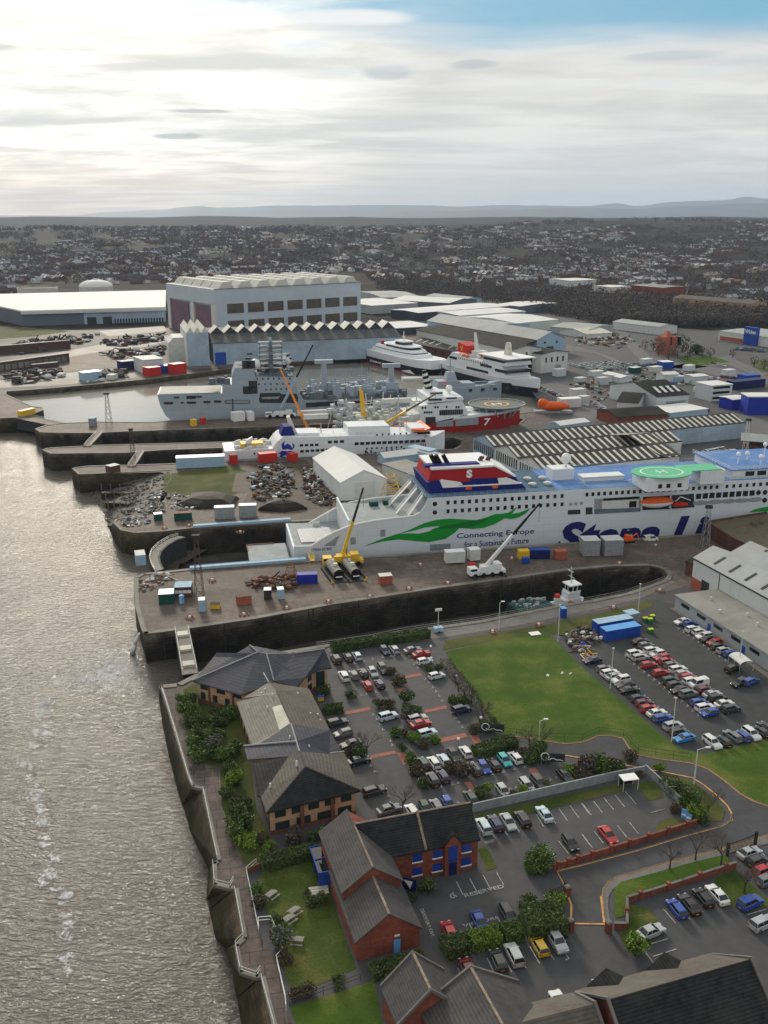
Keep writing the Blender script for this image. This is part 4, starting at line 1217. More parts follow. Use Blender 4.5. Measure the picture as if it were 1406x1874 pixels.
# --- cars
def carpaint():
 m,nt,N,L,B=new_mat('car_paint')
 oi=N.new('ShaderNodeObjectInfo')
 tc=N.new('ShaderNodeTexCoord')
 n=nd(N,'ShaderNodeTexNoise',Scale=1.6,Detail=4.0)
 L.new(tc.outputs['Object'],n.inputs['Vector'])
 f=ramp(N,L,n.outputs['Fac'],[(.35,(.86,)*3),(.65,(1,1,1))])
 L.new(mixc(N,L,1.0,oi.outputs['Color'],f.outputs['Color'],'MULTIPLY'),B.inputs['Base Color'])
 B.inputs['Roughness'].default_value=.32
 B.inputs['Coat Weight'].default_value=.5
 B.inputs['Coat Roughness'].default_value=.08
 MATS['car_paint']=m
carpaint()
S('headlight',(.6,.62,.64),rough=.2)
S('taillight',(.35,.01,.01),rough=.3)
S('rim',(.3,.3,.31),metal=.5,rough=.4)
PAINT=dict(white=(.7,.71,.72),silver=(.42,.44,.46),grey=(.16,.17,.18),black=(.012,.013,.015),navy=(.012,.018,.07),blue=(.015,.07,.36),red=(.45,.015,.02),maroon=(.14,.01,.018),green=(.025,.05,.045),turquoise=(.03,.42,.45),yellow=(.62,.42,.02),pale=(.5,.62,.68),cyan=(.03,.25,.6),dark=(.035,.038,.042))
def car_proto(kind):
 L_,W,H,hood,belt,xa,xb,ra,rb=dict(hatchback=(4.1,1.76,1.48,.86,.95,-1.98,1.05,-1.65,.25),saloon=(4.65,1.8,1.44,.84,.93,-1.85,1.1,-1.1,.3),estate=(4.65,1.82,1.5,.86,.95,-2.25,1.1,-1.95,.3),suv=(4.5,1.86,1.68,1.0,1.08,-2.18,1.05,-1.9,.4),van=(4.9,1.95,1.98,1.1,1.15,-2.42,1.6,-2.38,1.0))[kind]
 t=thing(kind+'_car','car','car')
 h=L_/2
 prof=[(h-.05,.22),(h,.5),(h-.06,.7),(h-.25,hood-.04),(xb,belt),(0,belt+.01),(max(xa,-h+.2),belt+.02),(-h+.07,belt-.05),(-h,.62),(-h+.03,.25)]
 mb=MB()
 rings=[]
 for y,k,dz in((-W/2,.965,-.07),(-W/2+.1,1,0),(W/2-.1,1,0),(W/2,.965,-.07)):
  rings.append([(x*k,y,max(.22,z+(dz if z>.7 else 0)))for x,z in prof])
 mb.loft(rings)
 wb,wr=W/2-.08,W/2-.24
 rz=H-.06
 mb.add([(ra-.04,-wr,rz),(rb+.04,-wr,rz),(rb+.04,wr,rz),(ra-.04,wr,rz),(ra+.12,-wr+.1,H),(rb-.12,-wr+.1,H),(rb-.12,wr-.1,H),(ra+.12,wr-.1,H)],[(3,2,1,0),(4,5,6,7),(0,1,5,4),(1,2,6,5),(2,3,7,6),(3,0,4,7)])
 for s in(-1,1):
  for a,b in(((xa+.06,wb),(ra,wr)),((xb-.02,wb),(rb,wr)),(((xa+xb)/2-.1,wb),((ra+rb)/2-.1,wr))):
   mb.cyl((a[0],s*(a[1]+.005),belt-.02),(b[0],s*(b[1]+.01),rz),.05,.045,4)
  mb.box(xb-.28,s*(W/2+.07),belt-.02,.12,.16,.12)
 if kind=='van':
  mb.bx(ra,(ra+rb)/2-.1,-wb-.005,wb+.005,belt,rz)
 o=mb.build('body','car_paint',t)
 g=MB()
 g.add([(xa,-wb,belt),(xb,-wb,belt),(xb,wb,belt),(xa,wb,belt),(ra,-wr,rz),(rb,-wr,rz),(rb,wr,rz),(ra,wr,rz)],[(3,2,1,0),(4,5,6,7),(0,1,5,4),(1,2,6,5),(2,3,7,6),(3,0,4,7)])
 g.build('window_glass','glass',t)
 for x in(h-.82,-h+.82):
  for s in(-1,1):
   w=MB().cyl((x,s*(W/2-.2),.32),(x,s*(W/2+.01),.32),.32,.32,12,0).cyl((x,s*(W/2+.005),.32),(x,s*(W/2+.025),.32),.19,.19,10,1)
   w.build('wheel',['rubber','rim'],t)
 for s in(-1,1):
  MB().box(h-.1,s*(W/2-.3),.58,.2,.38,.15).build('headlight','headlight',t)
  MB().box(-h+.06,s*(W/2-.2),.66,.12,.24,.2).build('taillight','taillight',t)
 MB().bx(-h-.012,-h+.02,-.26,.26,.45,.57).build('number_plate','yellow',t)
 return t
PROTO,USED={},set()
def put_car(kind,col,x,y,rot,label,group=None,z=.06):
 if kind not in PROTO:
  PROTO[kind]=car_proto(kind)
 p=PROTO[kind]
 if kind in USED:
  c=copy_thing(p,(x,y,z),rot,label,group=group)
 else:
  USED.add(kind)
  c=p
  c.location=(x,y,z)
  c.rotation_euler=(0,0,rot)
  c['label']=label
  if group:
   c['group']=group
 for ch in c.children:
  if ch.name.startswith('body'):
   ch.color=(*PAINT[col],1)
 return c
def vdir(a,b):
 d=G(*b)-G(*a)
 return math.atan2(d.y,d.x)
ACR=vdir((1291,1320),(1361,1304.4))
DWN=vdir((1235,1361),(1066,1221))
OAC=vdir((632,1306),(676.7,1295))
ODN=vdir((720,1367.6),(680.3,1304.7))
STL=vdir((1164.7,1471.5),(1144.6,1448.5))
CODE=dict(w='white',s='silver',g='grey',k='black',n='navy',b='blue',r='red',m='maroon',d='green',t='turquoise',y='yellow',p='pale',c='cyan',x='dark')
KIND=dict(h='hatchback',s='saloon',e='estate',u='suv',v='van')
ORD=['first','second','third','fourth','fifth','sixth','seventh','eighth']
WORD=dict(green='dark green',x='dark',pale='pale blue',cyan='bright blue',dark='charcoal')
CAR_ROWS=[(o5,ACR,'in the row beside the grey annexe','the dock end','755,450ws 815,470bh 840,508we 885,530wh 920,560we 955,585ks 1000,610rh 1030,640de 1070,670sh 1125,695bh'),(o5,ACR+.25,'near the annexe steps','the dock end','1135,810ku 1185,915ke 1270,905be'),(o5,ACR,'in the upper line of the double row','the container end','440,600ks 480,632gh 525,668we 565,695wh 600,725rh 635,752rh 675,782gh 720,812we 760,848sh 795,872rh 825,900we 875,925wv 925,970mh 980,1003ss 1020,1035ku 1070,1075ws 1120,1115du'),(o5,ACR,'in the lower line of the double row','the container end','395,695wu 435,722se 500,780rh 590,840rh 665,900du 705,932xe 740,970ks 800,1000gu 880,1065bh 925,1102we 960,1145bh'),(o5,ACR,'in the row along the lawn edge','the container end','75,745ns 165,810gh 205,840we 240,868ss 290,895wu 320,930xs 355,970ks 425,1035nh 465,1070mh 500,1112rh 560,1145ws 605,1185be 685,1245su 730,1290xh 770,1335cs'),(o5,DWN,'in the bottom row of the big lot','the lawn end','980,1370wu 1065,1360kh 1135,1320ge 1205,1320bh 1275,1305wu 1345,1285kh 1395,1255xs'),(o3,ODN,'by the dock hedge behind the office','the office','145,240ku 235,225xh 305,215ph'),(o3,ODN,'by the dock hedge in the middle bays','the office','515,175nh 585,165sh'),(o3,OAC,'facing the lawn trees','the dock','725,170gs 790,200rs 815,255wh 905,365wh 1095,625nu'),(o3,ODN,'in the short row behind the first planted island','the office','205,370wu 280,360gh 350,345xh 425,340sh 500,315xu'),(o3,ODN,'below the first planted island','the office','385,440rh 475,430nh'),(o3,OAC,'in the central planted bays','the dock','540,675pu 760,690se 785,730rs 835,805pu'),(o3,OAC,'beside the brown tiled office roof','the dock','155,720xe 200,805gh 260,885xs 320,1010ks 435,1240xe 545,1380gs'),(o3,ODN,'in the upper line below the brick paving strips','the office','805,1030dh 885,1025wh 960,1005ph 1035,965ks 1125,945wh'),(o3,ODN,'in the lower line below the paving strips','the office','875,1155xu 955,1130nh'),(o4,ODN,'under the dark clipped hedge','the office','280,1155xe 355,1145bh 430,1125kh 510,1090th 590,1070wh'),(o4,ODN,'against the long concrete wall','the brick office','500,1325sh 680,1285se 770,1265xu 970,1210ks'),(o3,ODN,'behind the dark ridge of the brick office','the river','720,1395wh 825,1375dh 905,1355gh 995,1340bh 1165,1290dh'),(o7,STL,'in the bays right of the brick office','the brick office','600,270pu 690,245ne 785,235ss 895,215ku 1060,175ps 1255,395kh'),(o6,STL,'in the bays behind the low brick wall','the brick office','190,830rs'),(o7,STL,'in front of the lower hedge','the river','340,1065rh 570,995bs 790,945xe'),(o7,STL,'in the bays below the hedge','the river','480,1350mh 710,1285xh 830,1245su 1020,1175yh 1155,1145su'),(o7,OAC,'alone near the bottom edge','the river','565,1665nu'),(o9,STL,'in the four bays below the brick wall','the gate','785,615bh 870,585ks 965,540kh 1060,520ws'),(o9,OAC,'in the lower right car park','the gate','610,770ss 1280,575bu 1365,715su'),(o9,OAC,'by the black gate at the right edge','the gate','1275,235ss 1335,290xh 1375,355rh 1400,420gh'),(o7,STL,'half hidden by the barn roof gables','the river','1180,1615ws'),(o9,STL,'tucked behind the barn ridge','the river','372,1135wh 285,1170xh')]
CAR_SPOTS=[]
for f,rot,desc,end,data in CAR_ROWS:
 items=[]
 for it in data.split():
  xy,c,k=it[:-2],it[-2],it[-1]
  x,y=map(float,xy.split(','))
  items.append((x,y,CODE[c],KIND[k]))
 count,seen={},{}
 for it in items:
  count[it[2:]]=count.get(it[2:],0)+1
 for x,y,c,k in items:
  gx,gy=f([(x,y)])[0]
  g=G(gx,gy+2.5)
  w=WORD.get(c,c)
  kw=dict(hatchback='hatchback',saloon='saloon',estate='estate car',suv='tall car',van='van')[k]
  if count[(c,k)]==1:
   lab=f'{w} {kw} parked {desc}'
  else:
   i=seen.get((c,k),0)
   seen[(c,k)]=i+1
   lab=f'{ORD[i]} {w} {kw} from {end} {desc}'
  put_car(k,c,g.x,g.y,rot+rnd.uniform(-.03,.03)+(math.pi if rnd.random()<.35 else 0),lab,'cars parked in the near car parks')
  CAR_SPOTS.append((g.x,g.y))
# --- shrubs, hedges, trees
def leafcloud(mb,c,rx,ry,rz,n,s,m=0,seed=None,shell=.35):
 r=rnd if seed is None else random.Random(seed)
 for _ in range(n):
  while True:
   p=Vector((r.uniform(-1,1),r.uniform(-1,1),r.uniform(-1,1)))
   if shell<p.length<1:
    break
  p=Vector((p.x*rx,p.y*ry,p.z*rz))+Vector(c)
  if p.z<.05:
   p.z=.05+r.random()*.2
  a=Vector((r.gauss(0,1),r.gauss(0,1),r.gauss(0,1))).normalized()
  b=a.orthogonal().normalized()
  k=s*r.uniform(.6,1.4)
  d=a.cross(b)*k*.6
  b=b*k
  mb.add([p-b,p+d,p+b,p-d],[(0,1,2,3)],m)
 return mb
def shrub_proto(mat,seed,lobes=5,n=300,s=.2):
 r=random.Random(seed)
 mb=MB()
 for i in range(lobes):
  a=r.uniform(0,6.28)
  d=r.uniform(.1,.55)
  k=r.uniform(.42,.7)
  leafcloud(mb,(d*math.cos(a),d*math.sin(a),r.uniform(.4,.8)),k,k,k*r.uniform(.7,1.1),n//lobes,s,seed=seed*31+i)
 t=thing('shrub','shrub','shrub')
 mb.build('foliage',mat,t)
 st=MB()
 for i in range(3):
  a=r.uniform(0,6.28)
  st.cyl((0,0,0),(.3*math.cos(a),.3*math.sin(a),.7),.06,.03,5)
 st.build('stem','bark',t)
 return t
SHR={}
def shrub(px,py,size,mat,label,group=None,flat=1.0,cat='shrub',name='shrub'):
 v=rnd.randrange(3)
 key=(mat,v if size<3 else v+10)
 g=G(px,py)
 size*=.82 if mat in('leaf_brown','leaf_dark')else .92
 sc=(size,size,size*flat)
 if key not in SHR:
  t=shrub_proto(mat,5+v+7*len(mat),n=1000 if v<5 and size<3 else 2200,s=.1 if size<3 else .062)
  SHR[key]=t
  t.location=g
  t.rotation_euler=(0,0,rnd.uniform(0,6))
  t.scale=sc
  t['label']=label
  if group:
   t['group']=group
  return t
 c=copy_thing(SHR[key],g,rnd.uniform(0,6),label,sc,group)
 if group is None and 'group' in c:
  del c['group']
 return c
def o1(x,y):
 return(.3343*x,1140+.3343*y)
def o8(x,y):
 return(420+.256*x,1480+.256*y)
def p3(x,y):
 return(580+.2418*x,1150+.2418*y)
def p4(x,y):
 return(800+.2418*x,1130+.2418*y)
def p6(x,y):
 return(1066+.2418*x,1330+.2418*y)
def p7(x,y):
 return(740+.2418*x,1450+.2418*y)
BEDS='dense evergreen shrub in the riverside bed below the office'
for x,y,s in((1040,450,2.6),(1060,560,3.0),(1110,620,2.8),(1120,700,2.6),(1210,560,2.8),(1250,530,2.6),(1235,740,2.6),(1260,830,2.8),(1230,960,2.2),(1300,1070,3.2),(1330,1120,2.8),(1000,430,1.8),(1180,510,2.4),(1080,760,2.8),(1160,640,2.6),(1290,700,2.0),(1020,500,2.4),(1140,560,2.4),(1200,640,2.6),(1180,740,2.4),(1060,680,2.2),(1300,1180,2.4),(1345,1000,1.8)):
 shrub(*o1(x,y),s,rnd.choice(('leaf_dark','leaf_dark','leaf_mid')),BEDS,'shrubs of the riverside bed')
shrub(*o1(1160,690),3.0,'leaf_grey','pale grey green shrub standing out of the dark riverside bed')
shrub(*o1(1290,890),2.6,'leaf_lime','bright green shrub on the promenade side of the brown tiled office')
shrub(*o1(1300,1000),2.0,'leaf_brown','brown leafless shrub between green ones beside the promenade')
shrub(*o1(1355,1220),2.3,'leaf_lime','lime green shrub where the promenade passes the office end')
for x,y,s,m,l in((60,130,2.8,'leaf_dark','dark rounded shrub beside the promenade below the office corner'),(150,290,1.9,'leaf_lime','low lime dome of leaves at the head of the garden'),(285,290,1.4,'leaf_lime','small lime shrub right of the larger lime dome'),(230,240,2.0,'leaf_brown','brown bare shrub above the lime domes'),(440,240,2.6,'twig','pale twiggy bare bush in front of the office end wall'),(600,220,2.0,'leaf_dark','dark shrub beside the yellow bin'),(660,200,1.5,'leaf_lime','yellow green bush touching the brick office roof corner'),(185,600,1.8,'leaf_mid','small green shrub by the garden railing'),(215,690,2.0,'leaf_brown','reddish brown shrub by the garden railing'),(330,820,1.6,'leaf_dark','dark round shrub above the garden steps'),(345,980,2.6,'leaf_grey','olive coloured small tree at the corner of the bastion railing'),(400,1090,1.8,'leaf_brown','brown scrub below the olive tree'),(585,690,1.7,'leaf_dark','left half of the dark bush in the middle of the garden lawn'),(660,680,1.7,'leaf_dark','right half of the dark bush in the garden lawn'),(560,620,1.0,'leaf_brown','brown tuft left of the pale paving in the garden'),(1290,650,1.6,'leaf_dark','dark shrub under the blue site board'),(780,1260,1.6,'leaf_dark','dark bush standing on the lower garden fence line'),(560,1330,1.7,'leaf_brown','brown shrub on the lower garden fence'),(470,1340,1.6,'leaf_brown','brown scrub beside the promenade railing foot'),(330,370,1.5,'leaf_dark','dark shrub at the left end of the garden hedge')):
 shrub(*o8(x,y),s,m,l)
for x,y,s,m,l in((255,520,1.9,'leaf_dark','dark round bush beside the red car island'),(60,500,2.3,'leaf_dark','dark shrub by the office entrance with the yellow and blue bin'),(615,430,2.6,'leaf_brown','brown green tall bush at the end of the first island'),(560,345,2.0,'leaf_brown','brown shrub behind the first island'),(665,560,2.7,'leaf_dark','big dark bush below the square brick paving'),(540,600,2.4,'leaf_brown','wide brown green shrub in the second island'),(470,590,1.8,'leaf_dark','dark shrub at the left tip of the second island'),(690,700,2.0,'twig','twiggy bush beside the red saloon'),(600,810,2.0,'leaf_mid','green shrub below the pale tall car'),(660,810,1.6,'leaf_brown','brown shrub right of the green one in the central bays'),(720,860,2.0,'leaf_lime','lime bush at the lower end of the central bays'),(900,870,1.8,'leaf_lime','lime bush under the pale blue car'),(650,920,1.6,'leaf_dark','low dark shrub left of the lime bush'),(800,900,1.8,'leaf_brown','brown shrub between the two lime bushes'),(330,980,2.5,'leaf_dark','dark bush beside the office by the bare tree'),(260,965,1.8,'leaf_brown','brown shrub against the brown tiled roof'),(710,1030,2.2,'leaf_mid','green bush at the top of the lower island'),(750,1110,2.3,'leaf_brown','brown bush in the lower island'),(810,1200,2.3,'leaf_dark','dark bush at the bottom of the lower island'),(1020,1080,2.0,'leaf_brown','brown bush between the two lower car lines'),(1110,1110,2.5,'twig','grey twiggy bush right of the lower car lines'),(1240,1290,2.2,'leaf_dark','dark bush at the concrete wall end'),(1280,1240,1.6,'leaf_lime','green bush beside the lower brick strip'),(80,1340,1.8,'leaf_dark','dark shrub at the office corner beside the grey saloon'),(850,330,2.0,'leaf_dark','dark shrub between the white hatchbacks facing the lawn'),(920,320,2.0,'leaf_dark','second dark shrub between the white hatchbacks'),(1030,580,2.2,'leaf_dark','dark shrub above the navy tall car'),(1110,565,2.2,'leaf_dark','dark shrub above the navy car nearest the lawn'),(1190,790,2.0,'leaf_brown','brown shrub left of the swirl sign')):
 shrub(*p3(x,y),s,m,l)
for x,y,s,m,l in((430,870,2.6,'leaf_dark','dark shrub round the swirl sign at the lawn corner'),(340,840,2.2,'leaf_dark','dark shrub left of the lawn corner swirl sign'),(650,1060,2.3,'leaf_brown','brown shrub right of the clipped hedge'),(760,1040,2.8,'leaf_mid','green bush by the lamp post and swirl sign'),(700,1100,2.2,'leaf_dark','dark bush in front of the white hatchback under the hedge'),(820,1090,2.0,'leaf_dark','dark bush round the lower swirl sign'),(1010,1190,1.9,'leaf_lime','lime bush beside the black saloon at the wall'),(1080,1210,2.6,'leaf_brown','brown bush above the concrete wall'),(1160,1160,3.0,'twig','large pale twiggy bush above the concrete wall'),(1240,1170,3.0,'leaf_mid','green bush in the scrub above the concrete wall'),(1320,1150,2.8,'leaf_brown','brown bush near the road above the wall'),(1390,1170,2.6,'leaf_dark','dark bush nearest the road above the wall'),(810,1290,1.6,'leaf_dark','dark bush below the charcoal tall car'),(660,1345,1.8,'leaf_lime','green bush over the wall below the silver estate'),(580,1370,1.6,'leaf_brown','brown bush over the concrete wall'),(330,1340,1.8,'leaf_dark','dark bush at the left end of the concrete wall')):
 shrub(*p4(x,y),s,m,l)
for x,y,s,m,l in((700,510,3.2,'leaf_dark','large dark shrub on the road corner mound'),(790,580,2.8,'leaf_mid','green shrub at the tip of the road corner mound'),(640,460,2.2,'leaf_dark','dark shrub behind the road corner mound'),(580,340,1.6,'leaf_lime','small lime shrub near the road bend'),(870,690,2.2,'leaf_lime','lime shrub beside the two blue boards'),(910,730,2.0,'leaf_dark','dark shrub under the bare birch'),(700,640,1.8,'leaf_brown','brown shrub above the rounded grass patch'),(360,250,2.2,'leaf_brown','brown scrub beside the road above the shelter'),(420,380,1.4,'leaf_brown','small brown shrub right of the shelter')):
 shrub(*p6(x,y),s,m,l)
for x,y,s,m,l in((1000,560,3.9,'leaf_mid','large round green tree beside the red brick entrance wall'),(170,740,2.4,'leaf_dark','dark bush by the wheelchair bay'),(940,860,2.0,'leaf_dark','dark bush at the top of the big clipped hedge'),(1150,850,2.0,'leaf_lime','low lime bush behind the big clipped hedge'),(950,610,1.8,'leaf_mid','low skirt of green under the round tree')):
 shrub(*p7(x,y),s,m,l)
shrub(1156,1740,2.5,'leaf_lime','round lime topiary ball beside the silver saloon in the lower lot')
shrub(1392,1868,3.4,'leaf_mid','green bush at the right bottom corner by the barn')
def hedge(label,pts,w,h,mat,dens=48,s=.2):
 ps=GP(pts)
 t=thing('hedge',label,'hedge',ps[0])
 mb,st=MB(),MB()
 for a,b in zip(ps,ps[1:]):
  d=b-a
  L_=d.length
  d.normalize()
  n_=Vector((-d.y,d.x,0))
  k=int(L_*(w+2*h)*dens)
  for _ in range(k):
   u=rnd.uniform(0,L_)
   q=rnd.random()
   if q<w/(w+2*h):
    v,z=rnd.uniform(-w/2,w/2),h+rnd.gauss(0,.09)
   else:
    v,z=rnd.choice((-w/2,w/2))+rnd.gauss(0,.09),rnd.uniform(.05,h)
   p=a+d*u+n_*v+Vector((0,0,z+.25*noise.noise(a+d*u*.35)))
   e=Vector((rnd.gauss(0,1),rnd.gauss(0,1),rnd.gauss(0,1))).normalized()
   f=e.orthogonal().normalized()*s*rnd.uniform(.6,1.3)
   g=e.cross(f)*.6
   mb.add([p-f,p+g,p+f,p-g],[(0,1,2,3)])
  m_=(a+b)/2
  st.box(m_.x,m_.y,0,L_-.3,w-.3,h-.25,math.atan2(d.y,d.x))
 mb.build('foliage',mat,t,world=True)
 if dens>20:
  st.build('dark_core','leaf_dark',t,world=True)  # core box in dark leaf colour stands in for shade inside the hedge
 return t
hedge('long dark hedge between the dock railing and the office car park',o3([(110,175),(380,130),(600,100),(850,62)]),2.6,2.0,'leaf_dark')
hedge('clipped dark hedge behind the turquoise hatchback',o4([(290,1055),(440,1000),(590,960)]),3.0,1.8,'leaf_dark')
hedge('square dark hedge beside the office wall above the first brick strip',o3([(50,640),(200,625)]),2.2,1.6,'leaf_dark')
hedge('low hedge right of the central planted bays',o3([(645,640),(790,650)]),2.0,1.4,'leaf_dark')
hedge('dark hedge along the top of the garden lawn',[(478,1592),(520,1580),(578,1565)],2.2,2.0,'leaf_dark')
hedge('dull dark left part of the lower hedge beside the tiled house',o7([(290,1225),(470,1175)]),3.2,2.0,'leaf_dark')
hedge('bright green middle part of the lower hedge',o7([(490,1170),(720,1115)]),2.8,1.8,'leaf_lime')
hedge('mid green part of the lower hedge between bright and dark lengths',o7([(740,1115),(880,1075)]),2.8,1.8,'leaf_mid')
hedge('big square dark hedge by the entrance piers',o7([(900,1050),(1040,1030),(1190,1010)]),5.2,3.0,'leaf_dark')
hedge('dark hedge between the garden and the brick annexe corner',o8(1010,1210)and[o8(1010,1200),o8(1200,1150),o8(1390,1100)],2.2,1.5,'leaf_dark')
hedge('rough brown hedge along the left side of the lawn',o4([(60,330),(110,420),(240,560),(300,690),(400,800)]),2.6,1.0,'leaf_brown',9)
hedge('low scrub strip at the foot of the long concrete wall',[(880,1474),(1000,1448),(1120,1421)],1.0,.9,'leaf_brown',14)
def bare_tree(px,py,H,label,mat='bark',spread=.5,dens=1.0):
 g=G(px,py)
 t=thing('bare_tree',label,'tree',g)
 tr,cr=MB(),MB()
 r=random.Random(int(px*7+py))
 tr.cyl((0,0,0),(0,0,H*.35),.16,.11,6)
 def grow(p,d,L_,rad,depth):
  q=p+d*L_
  (tr if depth==0 else cr).cyl(p,q,rad,rad*.65,4 if depth else 5)
  if depth>=4:
   return
  for _ in range(3 if depth<3 else int(3*dens)):
   nd_=(d+Vector((r.gauss(0,spread),r.gauss(0,spread),r.gauss(.1,.25)))).normalized()
   grow(p.lerp(q,r.uniform(.6,1)),nd_,L_*r.uniform(.6,.85),rad*.6,depth+1)
 for _ in range(4):
  a=r.uniform(0,6.28)
  grow(Vector((0,0,H*r.uniform(.25,.35))),Vector((math.cos(a)*.6,math.sin(a)*.6,1)).normalized(),H*.27,.08,0)
 tr.build('trunk',mat,t)
 cr.build('crown','twig',t)
for x,y,h,l in((*p3(380,960),6,'bare winter tree by the office corner bush'),(*p3(650,1400),7,'wide bare tree behind the brick office ridge'),(*p4(160,560),5,'bare sapling nearest the dock on the lawn edge'),(*p4(260,650),5,'middle bare sapling on the left lawn edge'),(*p4(345,790),5.5,'bare sapling above the swirl sign on the lawn edge'),(*p6(945,690),6.5,'pale bare birch on the road corner'),(*p6(855,1010),6,'bare street tree in the verge below the road, middle one'),(*p6(1048,1050),6,'bare street tree nearest the black gate'),(*p6(660,1080),5.5,'bare street tree left in the verge below the road'),(*p6(1225,1260),6,'bare tree in the grass beside the white saloon'),(1252,1874,8,'spreading bare tree in front of the dark barn roof'),(*p4(700,1000),6,'bare tree beside the lamp post at the road start'),(*p4(800,985),6,'bare tree right of the lamp post at the road start'),(*p6(800,590),4,'bare scrub tree on the road corner mound'),(1385,985,7,'bare tree on the earth bank'),(1345,990,5,'smaller bare tree at the left of the earth bank')):
 bare_tree(x,y,h,l,spread=.42)
# --- lamps, rails, walls, gates
def pole_lamp(bx_,by_,ty,label,arm=None,r=.1):
 g=G(bx_,by_)
 h=ZT(g,ty)
 t=thing('street_lamp',label,'lamp post',g)
 MB().cyl((0,0,0),(0,0,h),r*1.3,r*.8,8).build('post','off_white',t)
 if arm:
  MB().cyl((0,0,h),(arm,0,h+.5),.06,.05,6).build('arm','off_white',t)
  MB().box(arm+(.3 if arm>0 else-.3),0,h+.42,.9,.34,.2).build('lamp_head','white_paint',t)
 else:
  MB().box(0,0,h,.5,.3,.18).build('lamp_head','off_white',t)
pole_lamp(1021,1175,1108,'tall white lighting pole at the upper right corner of the lawn')
pole_lamp(1117,1260,1187,'tall white lighting pole on the lawn edge among parked cars')
pole_lamp(1229,1358,1278,'tall white lighting pole by the bright blue saloon')
pole_lamp(1167,1129,1069,'tall white lighting pole behind the blue containers')
pole_lamp(1352,1222,1156,'grey lighting pole in front of the annexe canopy')
pole_lamp(1270,1435,1372,'white street lamp with a short arm at the road bend',1.6,.13)
pole_lamp(986,1362,1320,'pale street lamp with a bent head above the clipped hedge',.9)
pole_lamp(913,1153,1104,'pale lamp post with a cross head on the dock path',.5)
for x,y,l in((862,215,'beside the red hatchback facing the lawn'),(865,305,'beside the white hatchback near the lawn'),(1052,445,'at the lawn trees, nearest the lawn'),(1070,930,'behind the lower line of white hatchbacks'),(1240,765,'beside the office wall with the blue saloons')):
 g=G(*p3(x,y))
 t=thing('globe_lamp','short post lamp with a white globe '+l,'lamp',g)
 MB().cyl((0,0,0),(0,0,2.6),.06,.05,6).build('post','dark_steel',t)
 MB().ball((0,0,2.85),.32).build('globe','white_paint',t,smooth=True)
def railing(label,pts,h=1.1,mat='galv',step=2.5,r=.045,name='railing',rows=2):
 ps=GP(pts,.1)
 t=thing(name,label,'railing',ps[0])
 MB().rail(ps,h,r,step,rows).build('rails',mat,t,world=True)
railing('steel railing along the near edge of the empty dock',DA_N[3:],1.1,'steel')
railing('railing down the river side of the upper promenade',[(296,1262),(301,1276),(322,1345),(345,1424),(352,1440)])
railing('railing between the first and second bastions of the promenade',[(372,1448),(375,1462),(398,1574)])
railing('curved railing round the middle bastion',[(390,1583),(393,1619),(421,1626),(428,1613)])
railing('railing between the middle and lower bastions',[(430,1632),(446,1716)])
railing('curved railing round the lowest bastion',[(446,1718),(431,1733),(440,1779),(470,1789),(477,1778)])
railing('railing below the lowest bastion to the bottom edge',[(478,1792),(500,1874),(520,1960)])
railing('white garden railing on the land side of the promenade',[(470,1582),(451,1598),(456,1622),(474,1708)],1.2,'galv')
railing('white railing round the sunken garden steps',[(474,1706),(473,1690),(496,1688),(510,1720),(518,1748),(506,1760),(513,1790),(522,1830),(524,1850)],1.2,'white_paint')
railing('thin wire fence between garden lawn and lower lawn',[(530,1842),(592,1820),(660,1796)],1.3,'dark_steel',3)
railing('dark mesh fence along the lawn above the road',[(918,1343),(1000,1354),(1066,1356),(1096,1343),(1141,1348),(1168,1378),(1264,1393)],1.6,'dark_steel',3.0,.04,'fence')
railing('steel gangway railing on the far edge of the crane quay',[(350,1040),(470,1031),(570,1023)],1.0,'pale_blue')
def wall_run(label,pts,h,w,mat,cap=None,piers=0,name='brick_wall'):
 ps=GP(pts,0)
 t=thing(name,label,'wall',ps[0])
 mb,cb,pb=MB(),MB(),[]
 for a,b in zip(ps,ps[1:]):
  d=b-a
  r_=math.atan2(d.y,d.x)
  m_=(a+b)/2
  mb.box(m_.x,m_.y,0,d.length,w,h,r_)
  if cap:
   cb.box(m_.x,m_.y,h,d.length+.1,w+.12,.1,r_)
  for k in range(piers):
   q=a.lerp(b,(k+.5)/piers)
   pb.append((q,r_))
 mb.build('wall_body',mat,t,world=True)
 if cap:
  cb.build('coping',cap,t,world=True)
 for q,r_ in pb:
  MB().box(q.x,q.y,0,w+.3,w+.3,h+.45,r_).build('pier',mat,t,world=True)
 return t
wall_run('low red brick wall with piers between the bays and the entrance road',[(1012,1594),(1066,1577),(1168,1545),(1274,1511)],1.2,.3,'red_brick','brown_brick',3)
wall_run('low brick wall with piers between the verge and the four parked cars',[(1147,1700),(1147,1652),(1194,1638),(1250,1620),(1308,1600),(1346,1588)],1.1,.3,'red_brick','pavement',1)
wall_run('short brick wall stub by the gate pier and topiary',[(1124,1700),(1146,1700)],1.1,.35,'red_brick','pavement')
wall_run('long grey concrete panel wall between the office lot and the empty bays',[(865,1487),(1000,1456),(1122,1428),(1180,1417)],1.9,.25,'steel',None,0,'concrete_wall')
wall_run('grey concrete wall running to the road corner mound',[(1181,1413),(1210,1440),(1243,1472)],1.7,.25,'steel',None,0,'concrete_wall')
wall_run('brown brick garden wall at the top of the garden',[(452,1598),(478,1588),(500,1584)],1.0,.3,'brown_brick')
